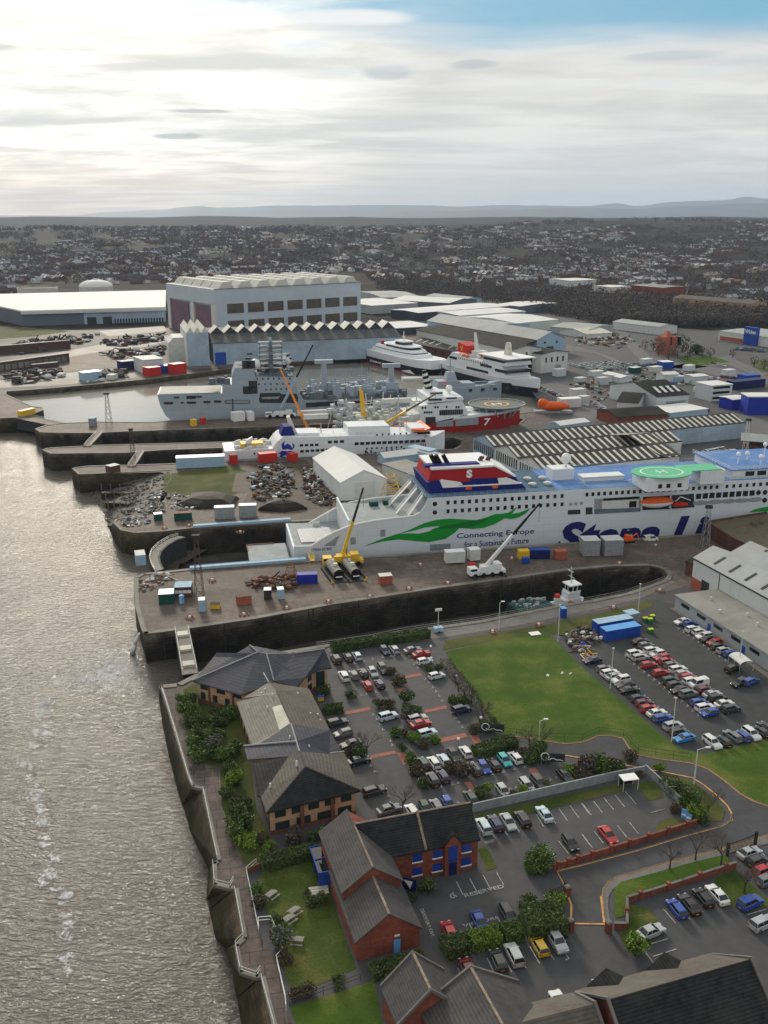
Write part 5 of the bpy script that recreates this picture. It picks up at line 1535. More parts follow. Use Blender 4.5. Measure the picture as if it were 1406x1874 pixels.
for x,y,l in((1038,1640,'upper left'),(1044,1702,'lower left'),(1113,1706,'right hand')):
 g=G(x,y)
 t=thing('gate_pier',f'{l} brick entrance pier with a stone cap','gate pier',g,.4)
 MB().box(0,0,0,.8,.8,1.9).build('shaft','red_brick',t)
 MB().box(0,0,1.9,1.0,1.0,.2,0,0,.6,.6).build('cap','pavement',t)
def bar_gate(label,a,b,h=1.8,mat='black'):
 A,B=G(*a),G(*b)
 o,r_,L_=frame(A,B)
 t=thing('gate',label,'gate',o,r_)
 mb=MB().cyl((0,0,h),(L_,0,h),.05).cyl((0,0,.2),(L_,0,.2),.05)
 n=int(L_/.3)
 for i in range(n+1):
  mb.cyl((L_*i/n,0,.1),(L_*i/n,0,h),.03,.03,4)
 mb.build('bars',mat,t)
 for x in(0,L_):
  MB().box(x,0,0,.4,.4,h+.5).build('post','dark_steel',t)
bar_gate('solid looking black gate at the right edge beside the silver saloon',(1331,1566),(1382,1546),2.2)
bar_gate('open leaf of the entrance gate behind the square hedge',(1008,1646),(1034,1634),1.6)
for i,((x,y),l)in enumerate(((p6(765,712),'taller'),(p6(800,735),'shorter'))):
 g=G(x,y)
 t=thing('notice_board',f'{l} of two pale blue sign boards on the road corner','sign',g,R(-35))
 MB().bx(-.5,.5,-.05,.05,.5,2.4-.4*i).build('board','sky_paint',t)
 MB().bx(-.4,.4,-.08,-.05,1.1,1.5).build('panel','white_paint',t)
 MB().cyl((-.4,0,0),(-.4,0,.6),.05).cyl((.4,0,0),(.4,0,.6),.05).build('post','steel',t)
for(x,y),l in((p4(415,885),'by the lower lawn corner'),(p4(868,1112),'at the clipped hedge end')):
 g=G(x,y)
 t=thing('swirl_sign','dark sign with white Q and wave '+l,'sign',g,R(-4))
 MB().bx(-2.0,2.5,-.05,.05,.6,2.5).build('board','dark_steel',t)
 mb=MB()
 ring=[(-1.4+.8*math.cos(k/12*6.283),-.1,1.8+.8*math.sin(k/12*6.283))for k in range(13)]
 mb.tube(ring,.08,5)
 mb.tube([(-1.3,-.1,1.5),(-.6,-.1,1.1),(.2,-.1,1.5),(.9,-.1,1.1),(1.6,-.1,1.15),(2.2,-.1,.9)],.08,5)
 mb.build('emblem','white_paint',t)
 for s in(-2,2):
  MB().cyl((s,.12,0),(s,.12,2.6),.06).build('post','steel',t)
def picnic():
 t=thing('picnic_table','','picnic table')
 top=MB()
 for k in range(4):
  top.bx(-.95,.95,-.38+k*.2,-.2+k*.2,.72,.77)
 top.build('table_top','grey_timber',t)
 for s in(-1,1):
  MB().bx(-.95,.95,s*.82-.13,s*.82+.13,.42,.47).build('bench','grey_timber',t)
  MB().cyl((s*.7,-.75,0),(s*.7,-.15,.72),.05,.05,4).cyl((s*.7,.75,0),(s*.7,.15,.72),.05,.05,4).cyl((s*.7,-.85,.4),(s*.7,.85,.4),.05,.05,4).build('leg','grey_timber',t)
 return t
pt=picnic()
for i,((x,y),a,l)in enumerate(((o8(305,632),.9,'grey picnic table nearest the promenade railing'),(o8(468,750),.8,'grey picnic table touching another, the one nearer the brick office'),(o8(430,806),.8,'grey picnic table touching another, the one nearer the river'),(o8(485,962),-.1,'grey picnic table alone at the lower part of the garden lawn'))):
 g=G(x,y,.06)
 if i==0:
  pt.location,pt.rotation_euler,pt['label'],pt['group']=g,(0,0,a),l,'picnic tables on the garden lawn'
 else:
  copy_thing(pt,g,a,l)
pv=MB()
for i in range(4):
 for j in range(3):
  g=G(*o8(585+i*34+j*3,572+j*20-i*4),0)
  pv.box(g.x,g.y,.06,.8,.55,.06,.3)
struct('paving',pv,'sheet_pale')
g=G(*p6(345,462))
t=thing('smoking_shelter','white roofed open shelter against the concrete wall','shelter',g,R(12))
MB().bx(-1.6,1.6,-1.1,1.1,2.3,2.42).build('shelter_roof','white_paint',t)
for x in(-1.5,1.5):
 for y in(-1,1):
  MB().cyl((x,y,0),(x,y,2.3),.07,.07,6).build('post','off_white',t)
MB().bx(-1.5,1.5,.98,1.03,.2,2.2).build('back_panel','glass',t)
g=G(1355,1222)
t=thing('canopy','grey curved canopy over the annexe side entrance','canopy',g,vdir((1237,1112),(1406,1240)))
mb=MB()
rings=[]
for i in range(7):
 a=math.pi*i/6
 rings.append([(-2.5,-1.8*math.cos(a),2.2+.8*math.sin(a)),(2.5,-1.8*math.cos(a),2.2+.8*math.sin(a))])
mb.loft(rings,closed=False,caps=False)
mb.build('canopy_roof','off_white',t)
for x in(-2.4,0,2.4):
 for y in(-1.8,1.8):
  MB().cyl((x,y,0),(x,y,2.2),.06,.06,6).build('post','galv',t)
def bin_(x,y,label,lid,body,rot=0,big=1.0):
 t=thing('wheelie_bin',label,'bin',G(x,y),rot)
 MB().box(0,0,.15,1.25*big,.9*big,1.0*big,0,0,1.08,1.08).build('bin_body',body,t)
 MB().box(0,0,1.15*big,1.4*big,1.02*big,.16,0,0,.95,.8).build('lid',lid,t)
 for a in(-.5,.5):
  for b in(-.35,.35):
   MB().cyl((a-.04,b,.1),(a+.04,b,.1),.1,.1,8).build('wheel','rubber',t)
bin_(*o2(1025,548),'bin with a blue lid and yellow body beside the office entrance','blue_paint','yellow')
bin_(*o8(838,112),'bin with a yellow lid beside the brick office roof','yellow','dark_steel')
bin_(*o8(872,98),'bin with a pale green lid beside the yellow lidded one','yellow_green','dark_steel')
for x,y,l in((475,446,'green bin with a yellow lid, nearest the blue containers in the group of three'),(510,452,'green bin with a yellow lid, front one of the group of three'),(528,428,'green bin with a yellow lid, back one of the group of three'),(515,532,'green bin with a yellow lid standing alone on the lot')):
 bin_(*o5([(x,y)])[0],l,'yellow_green','green_paint',.2)
# --- containers, cabins and dock clutter
def container(name,label,cat,a,b,depth,h,mat,roof=None,doors=True,z=0.0,windows=0,wmat='glass',group=None):
 """box container: front bottom edge from photo point a to b"""
 A,B=G(*a,z),G(*b,z)
 o,r_,L_=frame(A,B)
 t=thing(name,label,cat,o,r_,group)
 mb=MB().bx(0,L_,0,depth,.15,h)
 n=max(4,int(L_/.6))
 for i in range(n):
  x=L_*(i+.5)/n
  mb.bx(x-.1,x+.1,-.05,0,.3,h-.2)
 mb.bx(-.04,L_+.04,-.06,.1,h-.15,h+.02).bx(-.04,L_+.04,-.06,.1,.1,.28)
 mb.build('body',mat,t)
 MB().bx(-.05,L_+.05,-.05,depth+.05,h,h+.1).build('roof',roof or mat,t)
 if doors:
  for k in(0,1):
   MB().bx(L_+.01,L_+.06,.1+k*(depth/2-.05),depth/2-.02+k*(depth/2-.05),.3,h-.15).build('door',mat,t)
 for i in range(windows):
  x=L_*(i+.5)/windows
  MB().bx(x-.55,x+.55,-.1,.02,1.2,2.1).build('window',wmat,t)
 return t
container('shipping_container','long bright blue container nearest the parked cars','container',(1109,1175),(1172,1164),3.0,2.9,'blue_paint','sky_paint')
container('shipping_container','long faded blue container behind the bright blue one','container',(1094,1161),(1158,1150),3.0,2.9,'blue_paint','pale_blue')
container('steel_store','short pale blue store at the end of the rear container','container',(1152,1142),(1170,1138),3,2.6,'steel','pale_blue')
q6=lambda x,y:(240+.2418*x,900+.2418*y)
q7=lambda x,y:(560+.2418*x,960+.2418*y)
q8=lambda x,y:(880+.2418*x,960+.2418*y)
container('site_cabin','dark green cabin with a white roof on the river end of the crane quay','cabin',q6(212,855),q6(325,848),4,3.0,'dark_green','white_paint')
container('site_cabin','grey roofed quay office with a band of windows beside the green cabin','cabin',q6(330,800),q6(458,795),4.5,3.0,'dark_brick','pale_blue',False,windows=4,wmat='white_paint')
t=thing('portable_toilet','upright blue portable toilet before the quay office','toilet',G(*q6(385,842)))
MB().cyl((0,0,0),(0,0,2.2),.75,.75,12).ball((0,0,2.2),.75,.75,.25,12,4,half=True).build('cubicle','sky_paint',t)
MB().bx(-.35,.35,-.8,-.7,.1,1.9).build('door','pale_blue',t)
container('steel_store','pale blue store cabin with white top at the front of the crane quay','container',q6(515,912),q6(565,908),2.4,3.4,'pale_blue','white_paint')
container('brick_orange_store','long brick coloured store on the crane quay','container',q6(806,866),q6(914,852),2.4,2.6,'brick_orange','brown_steel')
container('steel_store','dark teal store with white top, left of the matching pale one','container',q6(1008,820),q6(1062,818),2.4,2.9,'dark_steel','white_paint')
container('steel_store','pale blue store with white top on the open crane quay','container',q6(1112,816),q6(1160,812),2.4,2.9,'pale_blue','white_paint')
container('shipping_container','royal blue container beside the heap of rusty chain','container',q6(1256,702),q6(1412,696),2.5,2.9,'cobalt')
container('steel_store','orange brick coloured store with white top below the tanks','container',q7(560,458),q7(655,450),2.6,2.6,'brick_orange','off_white')
container('welfare_trailer','long white site trailer on wheels beside the white crane','trailer',q7(1060,296),q7(1205,288),3.0,3.6,'off_white','white_paint',z=.5)
container('welfare_trailer','short white site unit at the end of the long trailer','trailer',q7(1245,278),q7(1320,270),3.0,3.6,'off_white','white_paint',z=.4)
container('steel_store','small red store by the white crane','container',q7(1240,350),q7(1285,346),1.8,2.0,'red_paint')
container('steel_store','yellow store at the left of the navy container','container',q8(290,268),q8(368,264),2.4,2.8,'yellow','yellow')
container('shipping_container','navy container right of the yellow store','container',q8(372,264),q8(522,262),2.5,3.0,'navy','blue_paint')
container('steel_store','small blue store in front of the yellow one','container',q8(318,300),q8(368,298),1.6,1.8,'blue_paint')
container('shipping_container','brick red container between navy container and grey tents','container',q8(568,270),q8(652,266),2.5,2.8,'brick_orange')
container('site_cabin','grey clad workshop tent, left of the pair beside the blue lettering','cabin',q8(775,242),q8(900,238),5,5.2,'steel','galv',False)
container('site_cabin','grey clad workshop tent, right of the pair beside the blue lettering','cabin',q8(936,240),q8(1075,234),5,5.2,'steel','galv',False)
container('steel_store','dark green container with rusty lid on the near quay pier','container',q6(328,220),q6(462,212),2.5,2.6,'dark_green','rust')
container('steel_store','small green store with a white roof on the pier head','container',q6(178,222),q6(240,216),2.4,2.4,'dark_green','white_paint')
container('site_cabin','grey cabin with a white roof on the pier, left of the pair','cabin',q6(634,212),q6(784,206),3,4.4,'steel','white_paint',False)
container('site_cabin','grey cabin with a white roof on the pier, right of the pair','cabin',q6(820,200),q6(950,196),3,4.6,'steel','white_paint',False)
container('steel_store','yellow plant skip on the crane quay','skip',q6(600,890),q6(672,888),2,1.3,'yellow','black',False)
container('quay_box','blue control box on the dock path beside the tug','cabin',q8(612,708),q8(650,704),1.6,2.6,'blue_paint','sky_paint')
container('quay_shed','small brick hut on the middle pier end','hut',(204,867),(221,863),4,3,'dark_brick','off_white',False)
container('long_store','long pale store box beside the northern ferry stern','store',(323,858),(412,854),5,4.6,'pale_blue','white_paint',False)
container('quay_shed','little dark hut at the basin side of the far pier','hut',(163,780),(174,780),4,4,'steel','pale_blue',False)
S('barrier_pink',(.4,.16,.11),var=.3,scale=1)
def bollard(x,y,label):
 t=thing('barrier_ring',label,'barrier',G(x,y),rnd.uniform(0,3),'orange barrier rings on the quays')
 MB().cyl((0,0,0),(0,0,.6),.4,.32,10).ball((0,0,.6),.45,.45,.25,10,4,half=True).build('bollard_post','off_white',t)
 mb=MB()
 pts=[(1.5*math.cos(k*1.0472),1.1*math.sin(k*1.0472),.1)for k in range(7)]
 for a,b in zip(pts,pts[1:]):
  m_=(Vector(a)+Vector(b))/2
  d=Vector(b)-Vector(a)
  mb.box(m_.x,m_.y,.05,d.length*.55,.1,.5,math.atan2(d.y,d.x))
 mb.build('barrier','barrier_pink',t)
 return t
b0=None
for x,y,d in((440,975,'below the blue cabin nearest the river'),(*q6(445,958),'in front of the pale blue store'),(*q6(615,675),'on the open quay above the yellow skip'),(*q6(1180,885),'near the dock edge left of the tanks'),(*q6(855,935),'with red pieces at the dock edge'),(*q6(100,712),'at the river corner of the crane quay'),(*q7(172,590),'below the pair of tanks'),(*q7(485,552),'with a red box at the dock edge'),(*q7(865,310),'in the middle of the open quay'),(*q7(1075,450),'near the dock edge left of the white crane'),(*q7(780,492),'below the orange brick store'),(*q8(1050,300),'at the round dock end'),(*q8(440,765),'on the verge below the dock path'),(*q8(90,818),'on the verge near the lamp with a cross head'),(*q8(1355,505),'by the dock end on the path'),(*q8(1005,632),'on the verge above the containers'),(*q6(440,262),'at the pier edge by the gangway'),(*q6(255,280),'at the pier head edge'),(1200,1000,'on the road beside the dock end'),(*q8(235,262),'left of the yellow store')):
 if b0 is None:
  b0=bollard(x,y,'orange barrier ring '+d)
 else:
  copy_thing(b0,G(x,y),rnd.uniform(0,3),'orange barrier ring '+d)
JM=['rust','brown_steel','off_white','brown_steel','dark_heap','dark_heap','soil','steel','timber','dark_steel','dark_steel','brown_steel','grey_timber','dark_heap','pale_blue']
def heap(name,label,pts,n,smin,smax,mats,hmax=1.2,cat='scrap heap'):
 """a scatter of beams, sheets and lumps piled inside a photo outline"""
 ps=GP(pts)
 c=sum(ps,Vector())/len(ps)
 t=thing(name,label,cat,c)
 by={m:MB()for m in mats}
 for _ in range(n):
  i=rnd.randrange(len(ps))
  a,b=ps[i],ps[(i+1)%len(ps)]
  p=c.lerp(a.lerp(b,rnd.random()),math.sqrt(rnd.random()))
  s=rnd.uniform(smin,smax)
  k=1-min(1,(p-c).length/((a-c).length+.1))
  z=rnd.random()*hmax*k
  mb=by[rnd.choice(mats)]
  q=rnd.random()
  if q<.35:
   d=Vector((rnd.gauss(0,1),rnd.gauss(0,1),rnd.gauss(0,.3))).normalized()*s*1.3
   mb.cyl(p+Vector((0,0,z+.15))-d,p+Vector((0,0,z+.25))+d,.09*s,.09*s,5)
  elif q<.7:
   mb.box(p.x,p.y,z,s,s*rnd.uniform(.3,.9),s*rnd.uniform(.1,.5),rnd.uniform(0,3),0,rnd.uniform(.6,1),rnd.uniform(.6,1))
  else:
   mb.ball((p.x,p.y,z+.2*s),.5*s,.4*s,.3*s,6,4)
 for m,mb in by.items():
  if mb.v:
   o=mb.build('debris',m,t,world=True)
   o['kind']='stuff'
 return t
heap('chain_heap','heap of rusty anchor chain beside the royal blue container',[q6(870,690),q6(1000,650),q6(1250,640),q6(1255,740),q6(1100,735),q6(920,730)],150,.8,2.4,['rust','brown_steel','dark_steel'],1.4)
heap('junk_pile','pile of tarps, planks and scrap left of the blue containers',[(1033,1165),(1060,1150),(1090,1152),(1102,1172),(1070,1195),(1048,1190)],130,.6,1.9,['brown_steel','timber','dark_steel','off_white','dark_heap','blue_paint','dark_steel','grey_timber'],1.2)
heap('junk_pile','litter of pale scrap by the navy saloon at the lawn edge',[(1060,1203),(1078,1195),(1098,1206),(1080,1214)],40,.5,1.5,['off_white','timber','yellow','rust'],.8)
heap('scrap_heap','left heap of mixed scrap on the muddy yard',[(452,876),(480,852),(520,848),(536,878),(534,910),(500,920),(470,918)],260,.8,2.6,JM,2.2)
heap('scrap_heap','right heap of mixed scrap beside the big white tent',[(548,858),(576,852),(600,880),(632,922),(590,928),(562,912),(556,880)],260,.7,2.2,['rust','brown_steel','off_white','steel','dark_heap','dark_steel','soil','brown_steel','dark_heap'],1.6)
heap('rubble_pile','scatter of pale boulders and spoil on the pier slope',[(290,900),(330,905),(380,912),(372,932),(300,938),(240,940),(262,915)],220,.5,1.6,['off_white','steel','grey_timber','dark_steel'],.5,'rubble')
heap('quay_clutter','tangle of mooring gear at the pier head',[(211,955),(240,948),(280,944),(275,958),(230,966)],70,.6,1.6,['off_white','steel','sky_paint','rust','dark_steel'],.5,'clutter')
heap('quay_clutter','planks and pale bags at the river corner of the crane quay',[(252,1062),(300,1048),(320,1060),(270,1082),(254,1080)],50,.6,2.0,['timber','off_white','rust','grey_timber'],.3,'clutter')
for pts,l in(([(318,926),(350,905),(400,903),(440,912),(430,930),(360,934)],'dark spoil mound behind the grey pier cabins'),([(468,935),(500,915),(540,922),(565,932),(520,938)],'dark spoil mound at the foot of the scrap yard')):
 ps=GP(pts)
 c=sum(ps,Vector())/len(ps)
 t=thing('spoil_mound',l,'earth mound',c)
 rings=[]
 for f,z in((1,-.1),(.8,1.2),(.5,2.4),(.2,2.9)):
  rings.append([tuple(c.lerp(p,f*rnd.uniform(.9,1.1))+Vector((0,0,z)))for p in ps])
 mb=MB().loft(rings)
 for _ in range(160):
  a_=rnd.random()**.5
  p=c.lerp(ps[rnd.randrange(len(ps))].lerp(ps[rnd.randrange(len(ps))],rnd.random()),a_*.9)
  mb.box(p.x,p.y,max(0,2.6*(1-a_)),rnd.uniform(.5,1.8),rnd.uniform(.5,1.4),rnd.uniform(.3,.9),rnd.random()*3,0,.5,.5)
 mb.build('mound','dark_heap',t,world=True)
for i,(x,y)in enumerate(((1003,1236),(1029,1232),(1044,1233))):
 t=thing('litter',['largest scrap of white litter on the lawn','middle scrap of white litter on the lawn','smallest scrap of white litter on the lawn'][i],'litter',G(x,y,.08),rnd.random())
 MB().box(0,0,0,1.0-.2*i,.6-.1*i,.18,.3,0,.6,.5).box(.2,.15,.1,.5,.3,.15,.9,0,.5,.5).build('sheet','white_paint',t)
t=thing('dropped_board','white panel lying at the top edge of the lawn','panel',G(979,1160,.08),.3)
MB().bx(-1.4,1.4,-1,1,.05,.2).build('panel','white_paint',t)
MB().bx(-1.3,-1.1,-.9,.9,.0,.06).build('batten','timber',t)
arc=[(284,1046),(277,1034),(274,1022),(278,1010),(290,998),(308,987),(326,981)]
ga=GP(arc,-1.0)
t=thing('dock_gate','curved dark caisson gate with a white walkway across the big dock mouth','dock gate',ga[0])
cen=sum(ga,Vector())/len(ga)+AD*30
inn=[p+(cen-p).normalized()*3.2 for p in ga]
MB().loft([[tuple(p+Vector((0,0,-9)))for p in ga],[tuple(p)for p in ga],[tuple(p)for p in inn],[tuple(p+Vector((0,0,-9)))for p in inn]],closed=False,caps=False).build('caisson','dark_steel',t,world=True)
MB().loft([[tuple(p+Vector((0,0,.06)))for p in ga],[tuple(ga[i].lerp(inn[i],.8)+Vector((0,0,.06)))for i in range(len(ga))]],closed=False,caps=False).build('walkway','coping',t,world=True)
MB().rail(ga,1.1,.05,2).build('railing','white_paint',t,world=True)
container('quay_cabin','pale control cabin standing on the curved dock gate','cabin',(250,1036),(268,1034),5,3.4,'pale_blue','off_white',False,z=-1.0)
def gate_bridge(label,a,b,w,z=.2,depth=9,mat='quay_concrete'):
 A,B=G(*a,0),G(*b,0)
 o,r_,L_=frame(A,B)
 t=thing('dock_gate',label,'dock gate',o,r_)
 MB().bx(0,L_,-w/2,w/2,-depth,z).build('gate_leaf','dark_steel',t)
 MB().bx(-1,L_+1,-w/2-.2,w/2+.2,z,z+.15).build('deck',mat,t)
 MB().rail([(0,-w/2,z),(L_,-w/2,z)],1.1,.05,2).rail([(0,w/2,z),(L_,w/2,z)],1.1,.05,2).build('railing','galv',t)
 return t
t=gate_bridge('concrete topped gate bridge across the mouth of the near dock',(333,1153),(348,1232),3.4,mat='coping')
for i,f in enumerate((.15,.5,.85)):
 L_=(G(348,1232)-G(333,1153)).length
 MB().bx(L_*f-1.2,L_*f+1.2,-1.4,1.4,.36,.9).build('winch_box','sheet_pale',t)
gate_bridge('narrow gate bridge across the northern ferry dock mouth',(257,829),(241,854),3,depth=8)
gate_bridge('narrow gate bridge across the red ship dock mouth',(182,793),(160,817),3,depth=8)
gate_bridge('broad lock gate with a yellow end between basin and river',(42,763),(114,777),8,z=-.3,depth=6)
container('gate_winch','yellow winch house at the left end of the lock gate','winch house',(40,763),(66,757),3,3,'yellow','orange',False)
g=G(802,1157)
t=thing('lighting_tower','mobile lighting tower with a white base on the dock path','lighting tower',g,.3)
MB().box(0,0,.4,2.4,1.5,1.1).build('base','pale_blue',t)
MB().cyl((0,0,1.4),(0,0,ZT(g,1118)),.12,.08,6).build('mast','off_white',t)
MB().box(0,0,ZT(g,1118),1.8,.4,.6).build('lamp_head','off_white',t)
for s in(-.7,.7):
 MB().cyl((-.2,s,.3),(.2,s,.3),.3,.3,10).build('wheel','rubber',t)
pts=[(256,1158,-1.5),(252,1166,-2.4),(247,1178,-4.5),(243,1196,-8)]
t=thing('outfall_jet','grey jet of water pouring from the quay corner into the river','water jet',G(256,1158,-1.5))
ps=[G(x,y,z)for x,y,z in pts]
mb=MB()
for(p,r0),(q,r1)in zip(zip(ps,(.25,.35,.5,.75)),list(zip(ps,(.25,.35,.5,.75)))[1:]):
 mb.cyl(p,q,r0,r1,8)
S('jet_water',(.68,.7,.71),var=.3,scale=.8,rough=.4)
mb.build('water','jet_water',t,world=True,smooth=True)
def lattice(label,x,y,ty,w,mat='rust',name='lattice_mast',cat='mast',z=0,head=True):
 g=G(x,y,z)
 h=ZT(g,ty)-z
 t=thing(name,label,cat,g)
 mb=MB()
 c=[(-1,-1),(1,-1),(1,1),(-1,1)]
 n=max(5,int(h/(w*1.2)))
 for i in range(n):
  k0,k1=w/2*(1-.6*i/n),w/2*(1-.6*(i+1)/n)
  z0,z1=h*i/n,h*(i+1)/n
  for j in range(4):
   a,b=c[j],c[(j+1)%4]
   mb.cyl((a[0]*k0,a[1]*k0,z0),(a[0]*k1,a[1]*k1,z1),.09,.09,4)
   mb.cyl((a[0]*k0,a[1]*k0,z0),(b[0]*k1,b[1]*k1,z1),.06,.06,4)
   mb.cyl((a[0]*k1,a[1]*k1,z1),(b[0]*k1,b[1]*k1,z1),.06,.06,4)
 mb.build('lattice',mat,t)
 if head:
  MB().box(0,0,h,w*.9,w*.5,1.0).build('lamp_head','dark_steel',t)
lattice('tall rusty lattice mast beside the pale blue store on the crane quay',366,1098,985,2.4,'brown_steel')
lattice('lattice lighting mast standing on the far pier before the bright basin',200,778,722,3,'brown_steel')
lattice('brown lattice lighting mast on the narrow pier',244,842,788,2,'brown_steel')
lattice('lattice lighting mast in front of the ferry windows',1290,1000,930,2.4,'steel')
lattice('pale lattice mast beside the red box container lot at right',1362,838,770,2.4,'galv')
lattice('yellow scaffold stair tower beside the white tent',715,906,868,8,'yellow','stair_tower','scaffold',head=False)
lattice('rusty lattice jib frame standing by the royal blue container',q6(1210,660)[0],q6(1210,660)[1],1030,4,'rust',head=False)
def person(x,y,z,label,top):
 t=thing('person',label,'person',G(x,y,z),.3)
 mb=MB()
 def limb(a,b,r0,r1):
  mb.cyl(a,b,r0,r1,8)
 me=bpy.data.meshes.new('body')
 vs=[(0,0,.95),(0,0,1.2),(0,0,1.42),(0,0,1.54),(0,0,1.7),(.2,0,1.42),(.28,-.05,1.12),(.25,-.16,.88),(-.2,0,1.42),(-.28,-.05,1.12),(-.24,-.14,.88),(.1,0,.9),(.12,-.03,.5),(.12,0,.06),(.12,-.14,.04),(-.1,0,.9),(-.12,.02,.5),(-.12,.04,.06),(-.12,-.1,.04)]
 rad=[.16,.16,.17,.06,.1,.08,.06,.045,.08,.06,.045,.1,.075,.05,.045,.1,.075,.05,.045]
 es=[(0,1),(1,2),(2,3),(3,4),(2,5),(5,6),(6,7),(2,8),(8,9),(9,10),(0,11),(11,12),(12,13),(13,14),(0,15),(15,16),(16,17),(17,18)]
 me.from_pydata(vs,es,[])
 o=bpy.data.objects.new('body',me)
 COL.objects.link(o)
 o.parent=t
 sk=o.modifiers.new('skin','SKIN')
 for i,r_ in enumerate(rad):
  me.skin_vertices[0].data[i].radius=(r_,r_)
 me.skin_vertices[0].data[0].use_root=True
 o.modifiers.new('sub','SUBSURF').levels=1
 me.materials.append(MAT('navy'))
 MB().cyl((0,0,.92),(0,0,1.2),.2,.21,10).cyl((0,0,1.2),(0,0,1.46),.21,.19,10).build('hi_vis_jacket',top,t)
 MB().ball((0,0,1.76),.14,.16,.1,10,5,half=True).build('helmet','white_paint',t)
for a,b,l in(((348,1043),(560,1026),'pale blue service duct along the near edge of the big dock'),((354,966),(532,953),'pale blue service duct along the far edge of the big dock')):
 A,B=G(*a),G(*b)
 o,r_,L_=frame(A,B)
 t=thing('service_duct',l,'duct',o,r_)
 MB().bx(0,L_,-.9,.9,.25,1.0).build('duct','pale_blue',t)
 n=int(L_/4)
 sb=MB()
 for i in range(n):
  sb.bx(i*4+.2,i*4+.5,-.8,.8,0,.25)
 o_=sb.build('support','steel',t)
 o_['kind']='stuff'
# --- ships
class Ship:
 """o: point on the near side at the stern or left end; rot: bearing of the keel"""
 def __init__(s,name,label,cat,o,rot):
  s.o,s.rot=o,rot
  s.t=thing(name,label,cat,o,rot)
  s.zo=o.z
 def p(s,x,y,v=0.0):
  u,z=onplane(x,y,Vector((s.o.x,s.o.y,0)),s.rot,v)
  return(u,z-s.zo)
 def poly(s,pts,v=0.0):
  return[s.p(x,y,v)for x,y in pts]
 def slab(s,name,pts,v0,v1,mat,base=None,vp=None,parent=None):
  q=s.poly(pts,v0 if vp is None else vp)
  if base is not None:
   q=[(q[0][0],base)]+q+[(q[-1][0],base)]
  return MB().slab(q,v0,v1).build(name,mat,parent or s.t)
 def uv(s,name,pts,v0,v1,mat,parent=None):
  return MB().slab(pts,v0,v1).build(name,mat,parent or s.t)
 def win(s,pts,w,h,mat='glass',v=-.06,name='window',th=.1,parent=None):
  for x,y in pts:
   u,z=s.p(x,y,v)
   MB().bx(u-w/2,u+w/2,v-th/2,v+th,z-h/2,z+h/2).build(name,mat,parent or s.t)
 def word(s,body,bl,br,tl,mat,v=-.08,bold=0.0,shear=0.0,name='hull_lettering'):
  a,b,c=s.p(*bl,v),s.p(*br,v),s.p(*tl,v)
  def f(S_,T):
   u=a[0]+(b[0]-a[0])*S_
   z=a[1]+(b[1]-a[1])*S_+(c[1]-a[1])*T
   return(u,v,z)
  return letters(name,body,mat,s.t,f,bold,shear=shear)
 def oval(s,x,y,rx,rz,mat,v=-.05,name='porthole',n=14):
  u,z=s.p(x,y,v)
  MB().slab([(u+rx*math.cos(2*math.pi*k/n),z+rz*math.sin(2*math.pi*k/n))for k in range(n)],v-.05,v+.1).build(name,mat,s.t)
def line(a,b,n):
 return[(a[0]+(b[0]-a[0])*i/(n-1),a[1]+(b[1]-a[1])*i/(n-1))for i in range(n)]
def z4(x,y):
 return(740+.2418*x,820+.2418*y)
def z5(x,y):
 return(1066+.2418*x,820+.2418*y)
def z55(x,y):
 return(470+.3343*x,740+.3343*y)
# --- the big white ferry with the green ribbon
NEARV=5.5
u0,_=onplane(538,1000,Vector((A1.x,A1.y,0)),DB_ROT,NEARV)
fo=A1+AD*u0+AN*NEARV
ferry=Ship('ferry','large white ferry with a green ribbon, blue decks and red funnel in the big dock','ferry',Vector((fo.x,fo.y,0)),DB_ROT)
BE=27.8
strake=ferry.p(804,910.5)[1]
near=[(537,1002),(570,1001),(587,989),(610,976),(644,962),(684,954),(724,949),(757,945.6),(769,939),(777,927),(784,914)]
q=ferry.poly(near)
q[0]=(0,q[0][1]);q[-1]=(q[-1][0],strake)
uS=q[-1][0]
tail=[(176,strake),(190,strake-1),(202,9.5),(206,4),(196,-8.6)]
side_poly=[(0,-8.6)]+q+tail
ferry.uv('hull_side',side_poly,0,.5,'hull_white')
nearF=[(535,959),(564,959),(584,947),(614,930.5),(644,919),(684,912),(737,907),(754,904)]
qf=ferry.poly(nearF,BE)
qf[0]=(0,qf[0][1])
ferry.uv('hull_side',[(0,-8.6)]+qf+[(qf[-1][0]+3,strake)]+tail,BE-.5,BE,'hull_white')
zlo=q[1][1]
ua=ferry.p(640,964)[0]
zdk=ferry.p(700,953)[1]-1.6
MB().bx(0,.6,.5,BE-.5,-8.6,zlo-.6).build('transom','hull_white',ferry.t)
MB().bx(.6,ua,.5,BE-.5,zlo-1.2,zlo-.7).build('mooring_deck','deck_grey',ferry.t)
MB().bx(ua,uS+2,.5,BE-.5,zdk-.4,zdk).build('aft_deck','deck_grey',ferry.t)
MB().bx(ua-.3,ua+.3,.5,BE-.5,zlo-1,zdk+2.2).build('bulkhead','ship_white',ferry.t)
for pts,v,l in((q[:9],.25,0),(qf,BE-.25,0)):
 mb=MB()
 mb.tube([(a[0],v,a[1]+.1)for a in pts],.4,6)
 mb.build('rim','white_paint',ferry.t)
fr=MB()
for x,y in((600,938),(625,926),(642,920)):
 u,z=ferry.p(x,y,BE)
 fr.cyl((u,BE-.4,zlo-1),(u,BE-.4,z),.35,.35,6)
fr.build('stern_frame','white_paint',ferry.t)
MB().bx(3,14,6,20,zlo-.7,zlo-.3).build('stern_hatch','steel',ferry.t)
mb=MB()
